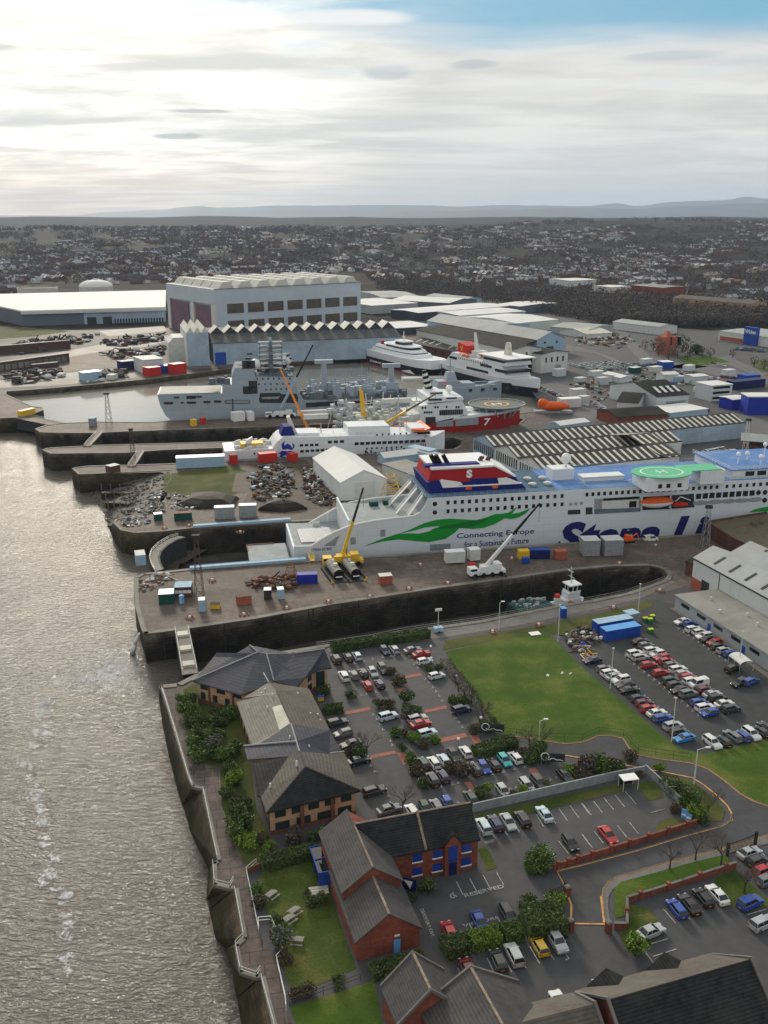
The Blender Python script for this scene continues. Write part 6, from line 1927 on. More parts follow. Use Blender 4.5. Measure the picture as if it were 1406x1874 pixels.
for x,v in((10,23),(24,24),(17,4),(30,22)):
 mb.box(x,v,zlo-.7,2.2,1.2,1.4).cyl((x-.9,v,zlo+.3),(x+.9,v,zlo+.3),.6,.6,8)
mb.build('winch','off_white',ferry.t)
ml=MB()
for x,v in((uS-9,BE-5),(uS-14,BE-6),(uS-5,4)):
 ml.box(x,v,zdk,3,2,1.6)
ml.build('deck_gear','dark_green',ferry.t)
MB().bx(uS,178,.5,BE-.5,zdk-.4,strake-.02).build('superstructure','hull_white',ferry.t)
uB=ferry.p(*z4(1170,300))[0]
MB().bx(uS-1,uB,.3,BE-.3,strake-.02,strake+.1).build('aft_sun_deck','deck_teal',ferry.t)
MB().bx(uB,186,.3,BE-.3,strake-.02,strake+.12).build('sun_deck','deck_blue',ferry.t)
MB().rail([(uS,.35,strake),(180,.35,strake)],1.2,.05,2.2,3).rail([(uS,BE-.35,strake),(180,BE-.35,strake)],1.2,.05,2.5,2).rail([(uS-.8,.4,strake),(uS-.8,BE-.4,strake)],1.2,.05,2.2,2).build('railing','pale_blue',ferry.t)
st=MB()
for k in range(3):
 v=3+k*8.5
 st.add([(uS-1,v,strake),(uS-1,v+1.4,strake),(uS-7-k,v+1.4,zdk),(uS-7-k,v,zdk)],[(0,1,2,3)])
 st.cyl((uS-1,v,strake+1),(uS-7-k,v,zdk+1),.12,.12,5).cyl((uS-1,v+1.4,strake+1),(uS-7-k,v+1.4,zdk+1),.12,.12,5).cyl((uS-1,v,strake),(uS-7-k,v,zdk),.2,.2,5)
st.build('stair','white_paint',ferry.t)
MB().bx(uS-.4,uS,2,BE-2,zdk,strake-.4).build('aft_bulkhead','steel',ferry.t)
fv=3.2
def fz(x,y,v=fv):
 return ferry.p(*z4(x,y),v)
blue=[fz(195,362),fz(172,262),fz(272,252),fz(292,300),fz(890,268),fz(930,318)]
blue[0]=(blue[0][0],strake);blue[-1]=(blue[-1][0],strake)
MB().slab(blue,fv,BE-4).build('funnel_base','funnel_blue',ferry.t)
red=[fz(180,250,fv+1.5),fz(207,165,fv+1.5),fz(690,140,fv+1.5),fz(845,218,fv+1.5),fz(800,262,fv+1.5),fz(450,282,fv+1.5),fz(300,290,fv+1.5)]
fun=MB().slab(red,fv+1.5,BE-6).build('funnel_casing','funnel_red',ferry.t)
band=[fz(285,290,fv+1.3),fz(290,268,fv+1.3),fz(500,255,fv+1.3),fz(500,232,fv+1.3),fz(700,226,fv+1.3),fz(845,216,fv+1.3),fz(865,262,fv+1.3)]
MB().slab(band,fv+1.3,BE-8).build('funnel_band','funnel_blue',ferry.t)
a=[fz(205,168,fv+1.2),fz(205,152,fv+1.2),fz(685,128,fv+1.2),fz(850,212,fv+1.2),fz(840,220,fv+1.2),fz(688,142,fv+1.2)]
MB().slab(a,fv+1.2,BE-5.5).build('funnel_stripe','white_paint',ferry.t)
c=[fz(150,150,fv+3),fz(160,132,fv+3),fz(560,114,fv+3),fz(600,132,fv+3)]
MB().slab(c,fv+3,fv+6).build('funnel_cap','funnel_blue',ferry.t)
ex=MB()
for x in(225,262,318):
 u,z=fz(x,125,fv+6)
 ex.cyl((u+1.2,fv+6,z-1),(u-1.2,fv+6,z+3.4),.8,.7,8)
ex.build('exhaust_pipe','black',ferry.t)
ex=MB()
for x in(585,640):
 u,z=fz(x,120,fv+8)
 ex.cyl((u,fv+8,z-2),(u-.5,fv+8,z+2),1.0,.8,8).ball((u,fv+8,z+2.2),1.0,.9,.6,8,5)
ex.build('exhaust_pipe','brown_steel',ferry.t)
wsl=MB()
for pp in([(272,252),(282,240),(430,262),(445,280),(292,302)],[(710,232),(780,226),(860,256),(890,268),(720,276)]):
 wsl.slab([fz(x,y,fv-.2)for x,y in pp],fv-.2,fv+.6)
wsl.build('funnel_balcony','white_paint',ferry.t)
MB().slab([fz(292,302,fv-.3),fz(292,294,fv-.3),fz(890,262,fv-.3),fz(890,270,fv-.3)],fv-.3,fv+.2).build('funnel_line','white_paint',ferry.t)
for x,y in((488,302),(688,292)):
 u,z=fz(x,y,fv-.2)
 MB().bx(u-1,u+1,fv-.3,fv,z-.5,z+.6).build('hatch','orange',ferry.t)
a,b,c=z4(470,226),z4(514,224),z4(470,165)
ferry.word('S',a,b,c,'white_paint',fv+1.38,.06,name='funnel_letter')
for x,y in((930,238),(1042,232),(968,280),(1082,272)):
 u,z=ferry.p(*z4(x,y+6),8)
 g=G(*z4(x,y+8),strake)
 q_=loc2(Vector((g.x,g.y,0)),ferry.o,DB_ROT)
 MB().cyl((q_.x,q_.y,strake+.1),(q_.x,q_.y,strake+1.0),1.1,1.4,12).cyl((q_.x,q_.y,strake+1.0),(q_.x,q_.y,strake+1.25),.9,.9,12).build('deck_vent','off_white',ferry.t)
def on_deck(f,x,y,z=None):
 z=strake if z is None else z
 g=G(*f(x,y),z)
 return loc2(Vector((g.x,g.y,0)),ferry.o,DB_ROT)
a,b=on_deck(z4,1118,248),on_deck(z4,1278,236)
hh=4.0
MB().bx(a.x,b.x,a.y,a.y+6,strake,strake+hh).build('radar_house','ship_white',ferry.t)
MB().cyl(((a.x+b.x)/2+2,a.y+3,strake+hh),((a.x+b.x)/2+2,a.y+3,strake+hh+1.6),.5,.5,8).ball(((a.x+b.x)/2+2,a.y+3,strake+hh+3),1.7,1.7,1.9,14,8).build('radome','white_paint',ferry.t,smooth=True)
a,b=on_deck(z5,5,258),on_deck(z5,312,242)
MB().bx(a.x,b.x,a.y,a.y+4.5,strake,strake+1.5).build('skylight_house','ship_white',ferry.t)
MB().bx(a.x-.3,b.x+.3,a.y-.3,a.y+4.8,strake+1.5,strake+1.75).build('skylight_roof','tent_white',ferry.t)
mk=MB()
for x0,x1,y in((a.x-2,b.x+34,a.y-1.2),(b.x+6,b.x+60,a.y-3.6)):
 mk.bx(x0,x1,y,y+.3,strake+.1,strake+.16)
mk.build('deck_line','sheet_pale',ferry.t)
hc=on_deck(z5,600,178,strake+5)
hz_=strake+5
MB().prism([(hc.x+10.5*math.cos(k*math.pi/8+.39),hc.y+8.0*math.sin(k*math.pi/8+.39))for k in range(16)],hz_-.3,hz_).build('helipad','pad_green',ferry.t)
MB().bx(hc.x+8,hc.x+22,hc.y-1,hc.y+7,hz_-.32,hz_-.02).build('pad_extension','pad_green',ferry.t)
MB().bx(hc.x-8,hc.x+7,hc.y-6,hc.y+5,strake,hz_-.3).build('pad_house','ship_white',ferry.t)
MB().bx(hc.x+14,hc.x+23,hc.y-1,hc.y+5,strake,hz_-.3).build('pad_house','ship_white',ferry.t)
rg=MB()
rg.loft([[(hc.x+r_*math.cos(k/24*6.2832),hc.y+r_*.78*math.sin(k/24*6.2832),hz_+.03)for k in range(24)]for r_ in(7.0,7.5)],caps=False)
for dx in(-1.2,1.2):
 rg.bx(hc.x+dx-.25,hc.x+dx+.25,hc.y-2,hc.y+2,hz_+.01,hz_+.05)
rg.bx(hc.x-1.2,hc.x+1.2,hc.y-.3,hc.y+.3,hz_+.01,hz_+.05)
rg.build('pad_marking','white_paint',ferry.t)
for x in(-4,-1,3):
 MB().bx(hc.x+x,hc.x+x+1.4,hc.y-6.1,hc.y-5.9,strake+1,strake+2.4).build('window','glass',ferry.t)
ba,bb=on_deck(z5,1118,236),on_deck(z5,995,160)
MB().bx(ba.x,ba.x+30,1.0,BE-1,strake,strake+3.4).build('bridge_house','ship_white',ferry.t)
MB().bx(ba.x-1,ba.x+29,.6,BE-.6,strake+3.4,strake+3.7).build('bridge_deck','deck_blue',ferry.t)
MB().rail([(ba.x-.8,.7,strake+3.7),(ba.x+29,.7,strake+3.7)],1.1,.06,2,2).rail([(ba.x-.8,.7,strake+3.7),(ba.x-.8,BE-.7,strake+3.7)],1.1,.06,2,2).build('railing','white_paint',ferry.t)
for i,dx in enumerate((5,9.5,18,24)):
 MB().bx(ba.x+dx,ba.x+dx+3.4,.9,1.05,strake+1.2,strake+2.8).build('window','glass',ferry.t)
for dx,v,h in((6,8,3.5),(12,12,2.5),(13,5,3.0),(20,14,5),(24,7,3)):
 MB().cyl((ba.x+dx,v,strake+3.7),(ba.x+dx,v,strake+3.7+h),.22,.16,6).ball((ba.x+dx,v,strake+3.7+h),.8,.8,.9,10,6).build('aerial','white_paint',ferry.t)
r4=lambda L_:[z4(x,y)for x,y in L_]
ferry.slab('ribbon',r4([(-302,742),(-180,692),(-60,652),(40,645),(110,648),(190,630),(245,602),(330,598),(422,602),(385,640),(310,688),(190,712),(80,704),(-40,692),(-160,706)]),-.06,.05,'ribbon_green')
ferry.slab('ribbon',r4([(-60,655),(40,620),(150,568),(250,542),(350,534),(450,540),(545,545),(610,528),(690,500),(740,497),(790,488),(856,445),(820,492),(740,545),(680,578),(600,605),(520,612),(420,606),(330,603),(250,592),(160,600),(60,628)]),-.1,.05,'ribbon_green')
ferry.slab('ribbon',r4([(600,535),(680,528),(740,520),(800,500),(870,490),(956,455),(925,492),(870,524),(810,538),(755,530),(690,532)]),-.13,.05,'ribbon_green')
ferry.slab('ribbon_dark_band',r4([(200,618),(300,588),(400,572),(545,545),(640,532),(600,565),(500,600),(420,606),(300,605)]),-.16,.05,'ribbon_dark')  # darker green band belonging to the ribbon livery
ferry.slab('ribbon',[z5(x,y)for x,y in((1258,487),(1300,465),(1350,452),(1430,440),(1480,425),(1480,460),(1400,478),(1320,482))],-.06,.05,'ribbon_green')
ferry.word('Connecting Europe',z4(398,697),z4(982,658),z4(398,645),'letter_blue',bold=.012)
ferry.word('for a Sustainable Future',z4(455,752),z4(942,719),z4(455,709),'letter_blue',bold=.008)
ferry.word('Stena Line',(1016,1014),(1366,992),(1016,957),'letter_blue',bold=.045,shear=.28)
ferry.word('STENA ESTRID',z55(300,805),z55(412,797),z55(300,790),'letter_blue',bold=.01)
ww,wh_2=1.0,1.25
ferry.win([z4(x,y)for x,y in line((332,413),(1195,362),17)],ww,wh_2)
ferry.win([z4(x,y)for x,y in line((332,478),(1195,425),17)],ww,wh_2)
ferry.win([z5(x,y)for x,y in line((35,351),(1020,295),23)],ww,wh_2)
ferry.win([z5(x,y)for x,y in line((1095,290),(1400,270),7)],ww,wh_2)
ferry.win([z5(x,y)for x,y in line((880,365),(1285,340),9)],1.9,1.9)
for x,y in((1333,337),(1383,335),(1380,395)):
 ferry.oval(*z5(x,y),.9,.9,'glass')
for x,y in((895,415),(1005,407),(1105,402),(1205,397),(1305,390)):
 ferry.oval(*z5(x,y),3.0,.85,'steel',name='rescue_port')
for x,y in((232,423),(232,487)):
 ferry.oval(*z4(x,y),.75,.75,'glass')
for x,y in((1260,425),(1300,421),(1341,418)):
 ferry.oval(*z4(x,y),.6,.6,'steel')
for pp,m in(([(690,685),(705,684),(706,722),(690,724)],'steel'),([(513,730),(543,727),(543,765),(513,768)],'steel'),([(676,688),(704,684),(704,722),(677,726)],'steel')):
 if pp[0][0]==690:
  continue
 ferry.slab('vent_grille',[z55(x,y)for x,y in pp],-.05,.05,m)
ferry.slab('stern_opening',[z55(x,y)for x,y in((365,775),(455,715),(430,775))],-.05,.05,'deck_grey')
ferry.slab('side_door',[z4(x,y)for x,y in((195,730),(350,722),(350,770),(195,778))],-.05,.05,'steel')
rc=[('90,385 440,370 440,478 92,500','steel'),('25,450 77,448 77,500 25,504','dark_steel'),('455,370 665,358 665,462 455,470','dark_steel'),('675,357 845,345 848,448 675,460','dark_steel'),('-110,470 -15,465 -15,500 -110,505','dark_steel')]
for s_,m in rc:
 ferry.slab('recess_shade_panel',[z5(*map(float,t_.split(',')))for t_ in s_.split()],-.04,.05,m)  # flat panels on the hull; shade of the recesses put into their colour
ferry.slab('recess_panel',[z5(x,y)for x,y in((150,402),(430,388),(430,452),(150,462))],-.09,.05,'off_white')
ferry.win([z5(x,y)for x,y in line((190,388),(400,376),6)],3.0,.8,v=-.1)
ferry.win([z5(382,425)],2.6,2.2,v=-.14)
ferry.slab('recess_deck',[z5(x,y)for x,y in((90,462),(440,452),(440,480),(92,500))],-.1,.05,'navy_deck')
u,z=ferry.p(*z5(565,412),-1.2)
lb=thing('lifeboat','orange topped lifeboat hanging in the side recess of the white ferry','lifeboat',Vector((fo.x,fo.y,0))+AD*u-AN*1.1+Vector((0,0,z)),DB_ROT)
MB().ball((0,0,.1),6.1,1.7,1.9,18,6,half=True).build('canopy','orange',lb,smooth=True)
mb=MB()
mb.ball((0,0,.1),6.2,1.75,-1.9,18,6,half=True)
mb.build('hull','white_paint',lb,smooth=True)
MB().cyl((-5.2,.6,2.4),(-5.2,.6,-2.5),.2,.2,6).cyl((5.2,.6,2.4),(5.2,.6,-2.5),.2,.2,6).build('davit','white_paint',lb)
u,z=ferry.p(*z5(738,428),-1)
lb=thing('rescue_boat','small red rescue boat under a white davit beside the lifeboat','boat',Vector((fo.x,fo.y,0))+AD*u-AN*.9+Vector((0,0,z)),DB_ROT)
MB().ball((0,0,0),3.2,1.2,.9,14,6).build('hull','red_paint',lb,smooth=True)
MB().tube([(-1.5,.5,1.0),(0,0,2.8),(4,.3,1.2)],.18,6).build('davit','white_paint',lb)
pf=thing('stern_platform','grey work platform with orange edge at the ferry stern in the dock','platform',Vector((fo.x,fo.y,-3.2))-AD*14+AN*4,DB_ROT)
MB().bx(0,13,0,17,0,.4).build('deck','deck_grey',pf)
MB().bx(-.2,.2,11,17,.4,.6).bx(0,9,16.8,17.2,.4,.7).build('edge','rust',pf)
lg=MB()
for x in(.5,12.5):
 for y in(.5,8,16.5):
  lg.cyl((x,y,-6.8),(x,y,0),.25,.25,6)
lg.build('leg','steel',pf)
gg=thing('gangway','yellow decked gangway from the crane quay to the ferry stern','gangway',Vector((fo.x,fo.y,0))+AD*5-AN*7,DB_ROT+math.pi/2)
MB().bx(0,9,-.8,.8,.3,.5).build('deck','yellow',gg)
MB().rail([(0,-.8,.4),(9,-.8,.4)],1.2,.06,1.5).rail([(0,.8,.4),(9,.8,.4)],1.2,.06,1.5).build('railing','galv',gg)
# --- northern ferry
nA,nB=G(415,845),G(830,822)
_,nr,_=frame(nA,nB)
nn=Vector((-math.sin(nr),math.cos(nr),0))
u0,_=onplane(412,836,nA,nr,2.5)
nf=Ship('ferry','white northern isles ferry with a blue figurehead emblem in the narrow dock','ferry',Vector((nA.x,nA.y,0))+nn*2.5+Vector((math.cos(nr),math.sin(nr),0))*u0,nr)
NB=17.0
out=[(412,836),(411,826),(432,824),(500,819),(508,808),(516,801),(524,801),(600,799),(780,793)]
uu,zb=nf.p(780,793)
ub=nf.p(823,803)[0]
np_=nf.poly(out)
zt=np_[-1][1]
hull=MB()
def nring(u,hw,z1):
 c=NB/2
 return[(u,c-hw,z1),(u,c-hw*.98,-4),(u,c-hw*.6,-8.5),(u,c+hw*.6,-8.5),(u,c+hw*.98,-4),(u,c+hw,z1)]
zd=nf.p(560,817)[1]
hull.loft([nring(0,NB/2,np_[1][1]),nring(uu*.85,NB/2,zd),nring(uu,NB/2*.86,zd+.6),nring((uu+ub)/2,NB/2*.55,zd+1.2),nring(ub,.5,zd+2.2)])
hull.build('hull','ship_white',nf.t)
um_=nf.p(742,795)
MB().slab([(np_[3][0],zd-1)]+np_[3:-1]+[um_,(um_[0],zd-1)],.0,NB).build('superstructure','ship_white',nf.t)
MB().loft([[(um_[0],0,zd-1),(um_[0],0,um_[1]),(um_[0],NB,um_[1]),(um_[0],NB,zd-1)],[(uu,2.2,zd-1),(uu,3,np_[-1][1]),(uu,NB-3,np_[-1][1]),(uu,NB-2.2,zd-1)]]).build('fore_house','ship_white',nf.t)
nf.slab('upper_house',[(637,800),(637,781),(713,779),(716,797)],2.5,NB-2.5,'ship_white')
nf.slab('upper_house',[(545,802),(545,793),(585,792),(585,801)],3,NB-3,'ship_white')
nf.slab('wheelhouse',[(752,796),(752,784),(786,783),(789,795)],2,NB-2,'ship_white')
nf.slab('bridge_wing',[(755,789),(756,786),(778,787),(788,783),(788,786.5),(778,791)],-.4,NB+.4,'orange')
nf.win(line((760,793),(784,792),5),1.5,1.1,v=1.9)
for b in range(3):
 x=655+b*22
 nf.slab('liferaft',[(x,797),(x,792),(x+14,791),(x+14,796)],1.4,2.4,'off_white')
nf.slab('funnel',[(514,802),(514,797),(519,781),(535,781),(541,801)],4,NB-5,'funnel_blue')
nf.slab('funnel_fin',[(533,797),(526,765),(531,762),(546,797)],6,NB-7,'off_white')
nf.slab('stern_post',[(444,824),(452,806),(462,800),(464,804),(452,822)],3,5,'ship_white')
mb=MB()
for _ in range(60):
 u,v=rnd.uniform(np_[2][0],np_[3][0]),rnd.uniform(1,NB-1)
 mb.box(u,v,np_[2][1],rnd.uniform(.5,3),rnd.uniform(.5,2),rnd.uniform(.4,1.6),rnd.random())
mb.build('deck_gear','off_white',nf.t)['kind']='stuff'
MB().bx(np_[3][0]-14,np_[3][0]-4,3,9,np_[2][1],np_[2][1]+2).build('deck_cover','yellow',nf.t)
for a,b,n,w,h in(((653,812),(775,807),13,2.0,1.3),((552,815),(580,814),4,1.6,1.1),((553,826),(600,823),6,1.6,1.1),((604,809),(626,808),3,1.8,1.2),((672,821),(735,818),8,.7,.8),((690,796),(744,793),6,.8,.8),((466,830),(505,828),5,.8,.8)):
 nf.win(line(a,b,n),w,h)
for x in(770,774,778):
 nf.slab('red_stripe',[(x,818),(x,812),(x+2,812),(x+2,818)],-.06,.05,'red_paint')
nf.word('NorthLink',(668,838),(748,833),(668,824),'letter_blue',bold=.02)
def zv(x,y):
 return(280+.1991*x,600+.1991*y)
for pp in([(1190,1115),(1180,1075),(1212,1035),(1208,1080),(1222,1108)],[(1270,1120),(1300,1105),(1304,1075),(1278,1058),(1288,1095)],[(1195,1120),(1205,1085),(1240,1062),(1272,1085),(1285,1125),(1240,1112)],[(1150,1160),(1185,1130),(1235,1135),(1270,1130),(1290,1150),(1295,1185),(1275,1195),(1255,1165),(1235,1190),(1215,1165),(1190,1190),(1160,1190),(1180,1160)],[(1095,1195),(1140,1180),(1165,1195),(1135,1202)],[(1170,1200),(1210,1185),(1240,1202),(1200,1206)]):
 nf.slab('emblem',[zv(x,y)for x,y in pp],-.08,.05,'cobalt')
nf.slab('hull_band',[(416,842),(500,836),(500,837.5),(416,843.5)],-.05,.05,'pale_blue')
def mast(ship,x,y0,y1,v,r=.25,mat='off_white',arms=0,name='mast'):
 a,b=ship.p(x,y0,v),ship.p(x,y1,v)
 mb=MB().cyl((a[0],v,a[1]),(a[0],v,b[1]),r,r*.5,6)
 for k in range(arms):
  z=a[1]+(b[1]-a[1])*(.5+.4*k/max(1,arms))
  mb.cyl((a[0]-3+k,v,z),(a[0]+3-k,v,z),r*.5,r*.5,4).cyl((a[0],v-2.5,z),(a[0],v+2.5,z),r*.5,r*.5,4)
 return mb.build(name,mat,ship.t)
for x,y0,y1,ar in((588,800,776,1),(732,794,762,2),(610,800,785,1),(744,790,772,1)):
 mast(nf,x,y0,y1,NB/2,arms=ar)
lf=MB()
for x0,x1,y in((545,580,804),(590,635,803)):
 a,b=nf.p(x0,y),nf.p(x1,y)
 lf.rail([(a[0],.3,a[1]),(b[0],.3,b[1])],2.2,.07,2.5,3)
lf.build('railing','ship_white',nf.t)
# --- grey naval supply ship along the far pier
rA,rB=G(312,767),G(700,755)
_,r_,_=frame(rA,rB)
rf=Ship('navy_ship','pale grey naval support ship moored along the far pier with a sand coloured flight deck','ship',Vector((rA.x,rA.y,0)),r_)
RBm=24.0
prof=[(312,768),(303,760),(293,741),(288,722),(407,720),(407,705),(424,704),(424,690),(430,674),(465,674),(467,690),(537,690),(548,722),(556,733),(640,731),(745,727),(752,740),(742,762)]
rp_=rf.poly(prof)
MB().slab([(rp_[0][0],-4)]+rp_+[(rp_[-1][0],-4)],0,RBm).build('hull','navy_grey',rf.t)
zf=rp_[3][1]
MB().bx(rp_[3][0]+.6,rp_[4][0]-1,.5,RBm-.5,zf,zf+.12).build('flight_deck','deck_sand',rf.t)
for i,j,m in((9,8,'navy_deck'),(11,10,'navy_deck'),(15,13,'navy_deck')):
 a,b=sorted((rp_[i][0],rp_[j][0]))
 z=min(rp_[i][1],rp_[j][1])
 MB().bx(a,b,.4,RBm-.4,z,z+.1+max(0,abs(rp_[i][1]-rp_[j][1]))).build('deck',m,rf.t)
def zr(x,y):
 return(280+.1991*x,600+.1991*y)
def z2(x,y):
 return(540+.1991*x,600+.1991*y)
for pp in([(985,600),(1170,595),(1180,610),(1320,605),(1335,640),(1330,690),(985,690),(975,660)],):
 rf.slab('boat_bay',[zr(x,y)for x,y in pp],-.05,.1,'dark_steel')
rf.slab('boat',[zr(x,y)for x,y in((1000,640),(1170,632),(1150,652),(1010,656))],-.8,-.05,'steel')
for x0,x1,y,h in((98,190,693,12),(252,285,689,8),(308,400,688,11),(462,532,682,11),(558,632,678,11),(655,898,681,20)):
 mb=MB()
 pts=[]
 for cx_,s in((x1-h,1),(x0+h,-1)):
  for k in range(5):
   a=-math.pi/2+math.pi*k/4
   pts.append((cx_+s*h*math.cos(a),y+s*h*math.sin(a)))
 rf.slab('mooring_port',[zr(x,yy)for x,yy in pts],-.06,.1,'dark_steel' if x1<700 else 'navy_deck')
rf.slab('port_inner',[zr(x,y)for x,y in((680,690),(680,672),(880,670),(880,690))],-.1,.1,'steel')
rf.win([zr(x,y)for x,y in((868,573),(922,571),(920,523),(860,340),(900,338))],4.6,4.2,'dark_steel')
rf.win([zr(x,y)for x,y in((890,240),(875,285),(218,640),(335,633),(370,632),(425,633),(335,645),(370,645))],3,.9,'dark_steel')
rf.win([zr(x,y)for x,y in line((960,470),(1260,465),7)]+[zr(x,y)for x,y in line((975,518),(1250,515),6)]+[zr(x,y)for x,y in line((1040,567),(1225,562),5)],.8,.9,'dark_steel')
rf.win([z2(x,y)for x,y in((155,708),(260,700),(355,697),(560,692),(630,690),(685,688),(735,688))],6.5,2.6,'dark_steel',name='mooring_port')
rf.word('A137',(683,751),(703,749.5),(683,744.5),'dark_steel',bold=.01)
rf.slab('rubbing_pole',[zr(x,y)for x,y in((728,655),(738,655),(742,820),(735,820))],-.3,-.05,'dark_steel')
a=rf.p(*zr(943,335),8)
MB().ball((a[0],8,a[1]),3.0).build('radome','white_paint',rf.t,smooth=True)
for x,y in((800,340),(1240,310)):
 a=rf.p(*zr(x,y),12)
 MB().ball((a[0],12,a[1]),1.8).cyl((a[0],12,a[1]-5),(a[0],12,a[1]),.5,.4,6).build('radome','off_white',rf.t,smooth=True)
a=rf.p(497,690,12);b=rf.p(497,625,12)
sc=MB()
for i in range(8):
 z0,z1=a[1]+(b[1]-a[1])*i/8,a[1]+(b[1]-a[1])*(i+1)/8
 for sx,sy in((-1,-1),(1,-1),(1,1),(-1,1)):
  sc.cyl((a[0]+sx*6,12+sy*5,z0),(a[0]+sx*6,12+sy*5,z1),.25,.25,4)
 sc.cyl((a[0]-6,7,z0),(a[0]+6,7,z1),.2,.2,4)
 sc.bx(a[0]-6.5,a[0]+6.5,6.5+2*(i%3),17.5-2*(i%2),z1-.12,z1)
 sc.cyl((a[0]-6,7,z0),(a[0]+6,7,z1),.15,.15,4)
sc.build('mast_scaffold','navy_deck',rf.t)
MB().cyl((a[0],12,a[1]),(a[0],12,b[1]+2),1.6,.8,8).build('mast','navy_grey',rf.t)
mb=MB()
for _ in range(150):
 u=rnd.uniform(rp_[13][0],rp_[15][0]);v=rnd.uniform(1,RBm-1)
 mb.box(u,v,rp_[13][1],rnd.uniform(.8,5),rnd.uniform(.8,4),rnd.uniform(.6,4.0),rnd.choice((0,0,.5)))
for _ in range(40):
 u=rnd.uniform(rp_[10][0],rp_[11][0]);v=rnd.uniform(1,RBm-1)
 mb.box(u,v,rp_[11][1],rnd.uniform(.8,4),rnd.uniform(.8,3),rnd.uniform(.6,3))
for _ in range(16):
 u=rnd.uniform(rp_[4][0]-6,rp_[6][0]);v=rnd.uniform(1,RBm-1)
 mb.box(u,v,rp_[5][1],rnd.uniform(1,3),rnd.uniform(1,3),rnd.uniform(1,4))
mb.build('deck_gear','navy_deck',rf.t)['kind']='stuff'
mb=MB()
for _ in range(46):
 u=rnd.uniform(rp_[13][0]+3,rp_[15][0]-3);v=rnd.uniform(3,RBm-3)
 h=rnd.uniform(3,8)
 mb.box(u,v,rp_[13][1],rnd.uniform(2,9),rnd.uniform(2,6),h,0,0,rnd.uniform(.6,1),rnd.uniform(.6,1))
 if rnd.random()<.6:
  mb.cyl((u,v,rp_[13][1]+h),(u+rnd.uniform(-1,1),v,rp_[13][1]+h+rnd.uniform(3,9)),.3,.15,5)
  mb.cyl((u-2.5,v,rp_[13][1]+h+2.5),(u+2.5,v,rp_[13][1]+h+2.5),.2,.2,4)
mb.build('deck_houses','navy_grey',rf.t)['kind']='stuff'
rf.slab('aft_house',[(652,731),(652,718),(660,712),(682,711),(690,730)],5,RBm-5,'navy_grey')
rf.slab('aft_house',[(622,732),(622,722),(636,721),(636,731)],5,RBm-5,'navy_grey')
for x,t0 in((594,665),(716,672)):
 a,b=rf.p(x,731,12),rf.p(x,t0,12)
 MB().box(a[0],12,a[1],3.4,3.4,b[1]-a[1],0,0,.8,.8).box(a[0],12,b[1],10,3,2.0).build('gantry','navy_grey',rf.t)
mast(rf,660,712,690,12,.6,'navy_grey',2)
# --- red hulled offshore ship
sA,sB=G(788,795),G(929,788)
_,sr,_=frame(sA,sB)
sn=Vector((-math.sin(sr),math.cos(sr),0))
so_=sA+sn*2
sv=Ship('offshore_ship','red hulled offshore ship with a white 7, white bridge and round helideck','ship',Vector((so_.x,so_.y,0)),sr)
SBm=22
def z3(x,y):
 return(760+.1991*x,600+.1991*y)
mid=SBm/2
hr=MB()
uA=sv.p(640,790)[0]
uBw=sv.p(951,750,mid)[0]
def sring(u,hw,zt_):
 return[(u,mid-hw,zt_),(u,mid-hw*.95,-3),(u,mid-hw*.6,-8),(u,mid+hw*.6,-8),(u,mid+hw*.95,-3),(u,mid+hw,zt_)]
z0=sv.p(795,772)[1]
u1,z1=sv.p(876,763)
zb_=sv.p(951,750,mid)[1]
hr.loft([sring(uA,mid,z0-2),sring(sv.p(790,775)[0],mid,z0-1),sring(sv.p(830,767)[0],mid,z1-1),sring(u1,mid*.97,z1),sring((u1+uBw)/2,mid*.72,(z1+zb_)/2),sring(uBw,.6,zb_)])
hr.build('hull','hull_red',sv.t)
cap=MB()
def cring(u,hw,zt_):
 return[(u,mid-hw-.1,zt_),(u,mid-hw-.1,zt_+1.3),(u,mid+hw+.1,zt_+1.3),(u,mid+hw+.1,zt_)]
cap.loft([cring(sv.p(830,767)[0],mid,z1-1),cring(u1,mid*.97,z1),cring((u1+uBw)/2,mid*.72,(z1+zb_)/2),cring(uBw,.6,zb_)])
cap.build('bulwark','ship_white',sv.t)
sv.slab('accommodation',[z3(x,y)for x,y in((45,885),(45,718),(120,705),(430,660),(490,790),(350,828),(190,866))],.3,SBm-.3,'ship_white')
sv.slab('bridge_front',[z3(x,y)for x,y in((110,706),(112,680),(240,655),(400,655),(430,668),(430,690))],2,SBm-2,'ship_white')
sv.slab('bridge',[z3(x,y)for x,y in((120,690),(120,640),(440,636),(450,662))],-.5,SBm+.5,'ship_white')
sv.slab('bridge_window',[z3(x,y)for x,y in((122,672),(122,652),(245,650),(245,668))],-.65,-.4,'glass')
sv.slab('bridge_window',[z3(x,y)for x,y in((290,655),(290,640),(385,638),(385,652))],-.65,-.4,'glass')
sv.slab('upper_bridge',[z3(x,y)for x,y in((135,640),(135,590),(255,585),(260,636))],4,SBm-4,'ship_white')
sv.slab('bridge_window',[z3(x,y)for x,y in((140,610),(140,596),(250,592),(250,606))],3.85,4.1,'glass')
sv.slab('green_panel',[z3(x,y)for x,y in((265,700),(265,686),(350,684),(350,698))],1.8,2.1,'deck_teal')
sv.win([z3(x,y)for x,y in((68,735),(95,733),(185,730),(208,729),(290,727),(380,730),(400,729))]+[z3(x,y)for x,y in line((88,778),(150,776),4)],.9,1.0,v=.2)
sv.win([z3(x,y)for x,y in line((232,780),(430,772),11)],1.0,2.6,v=.2)
sv.slab('side_opening',[z3(x,y)for x,y in((195,870),(350,842),(350,905),(195,912))],-.1,.3,'steel')
sv.slab('side_opening',[z3(x,y)for x,y in((368,838),(582,822),(582,888),(372,905))],-.1,.3,'steel')
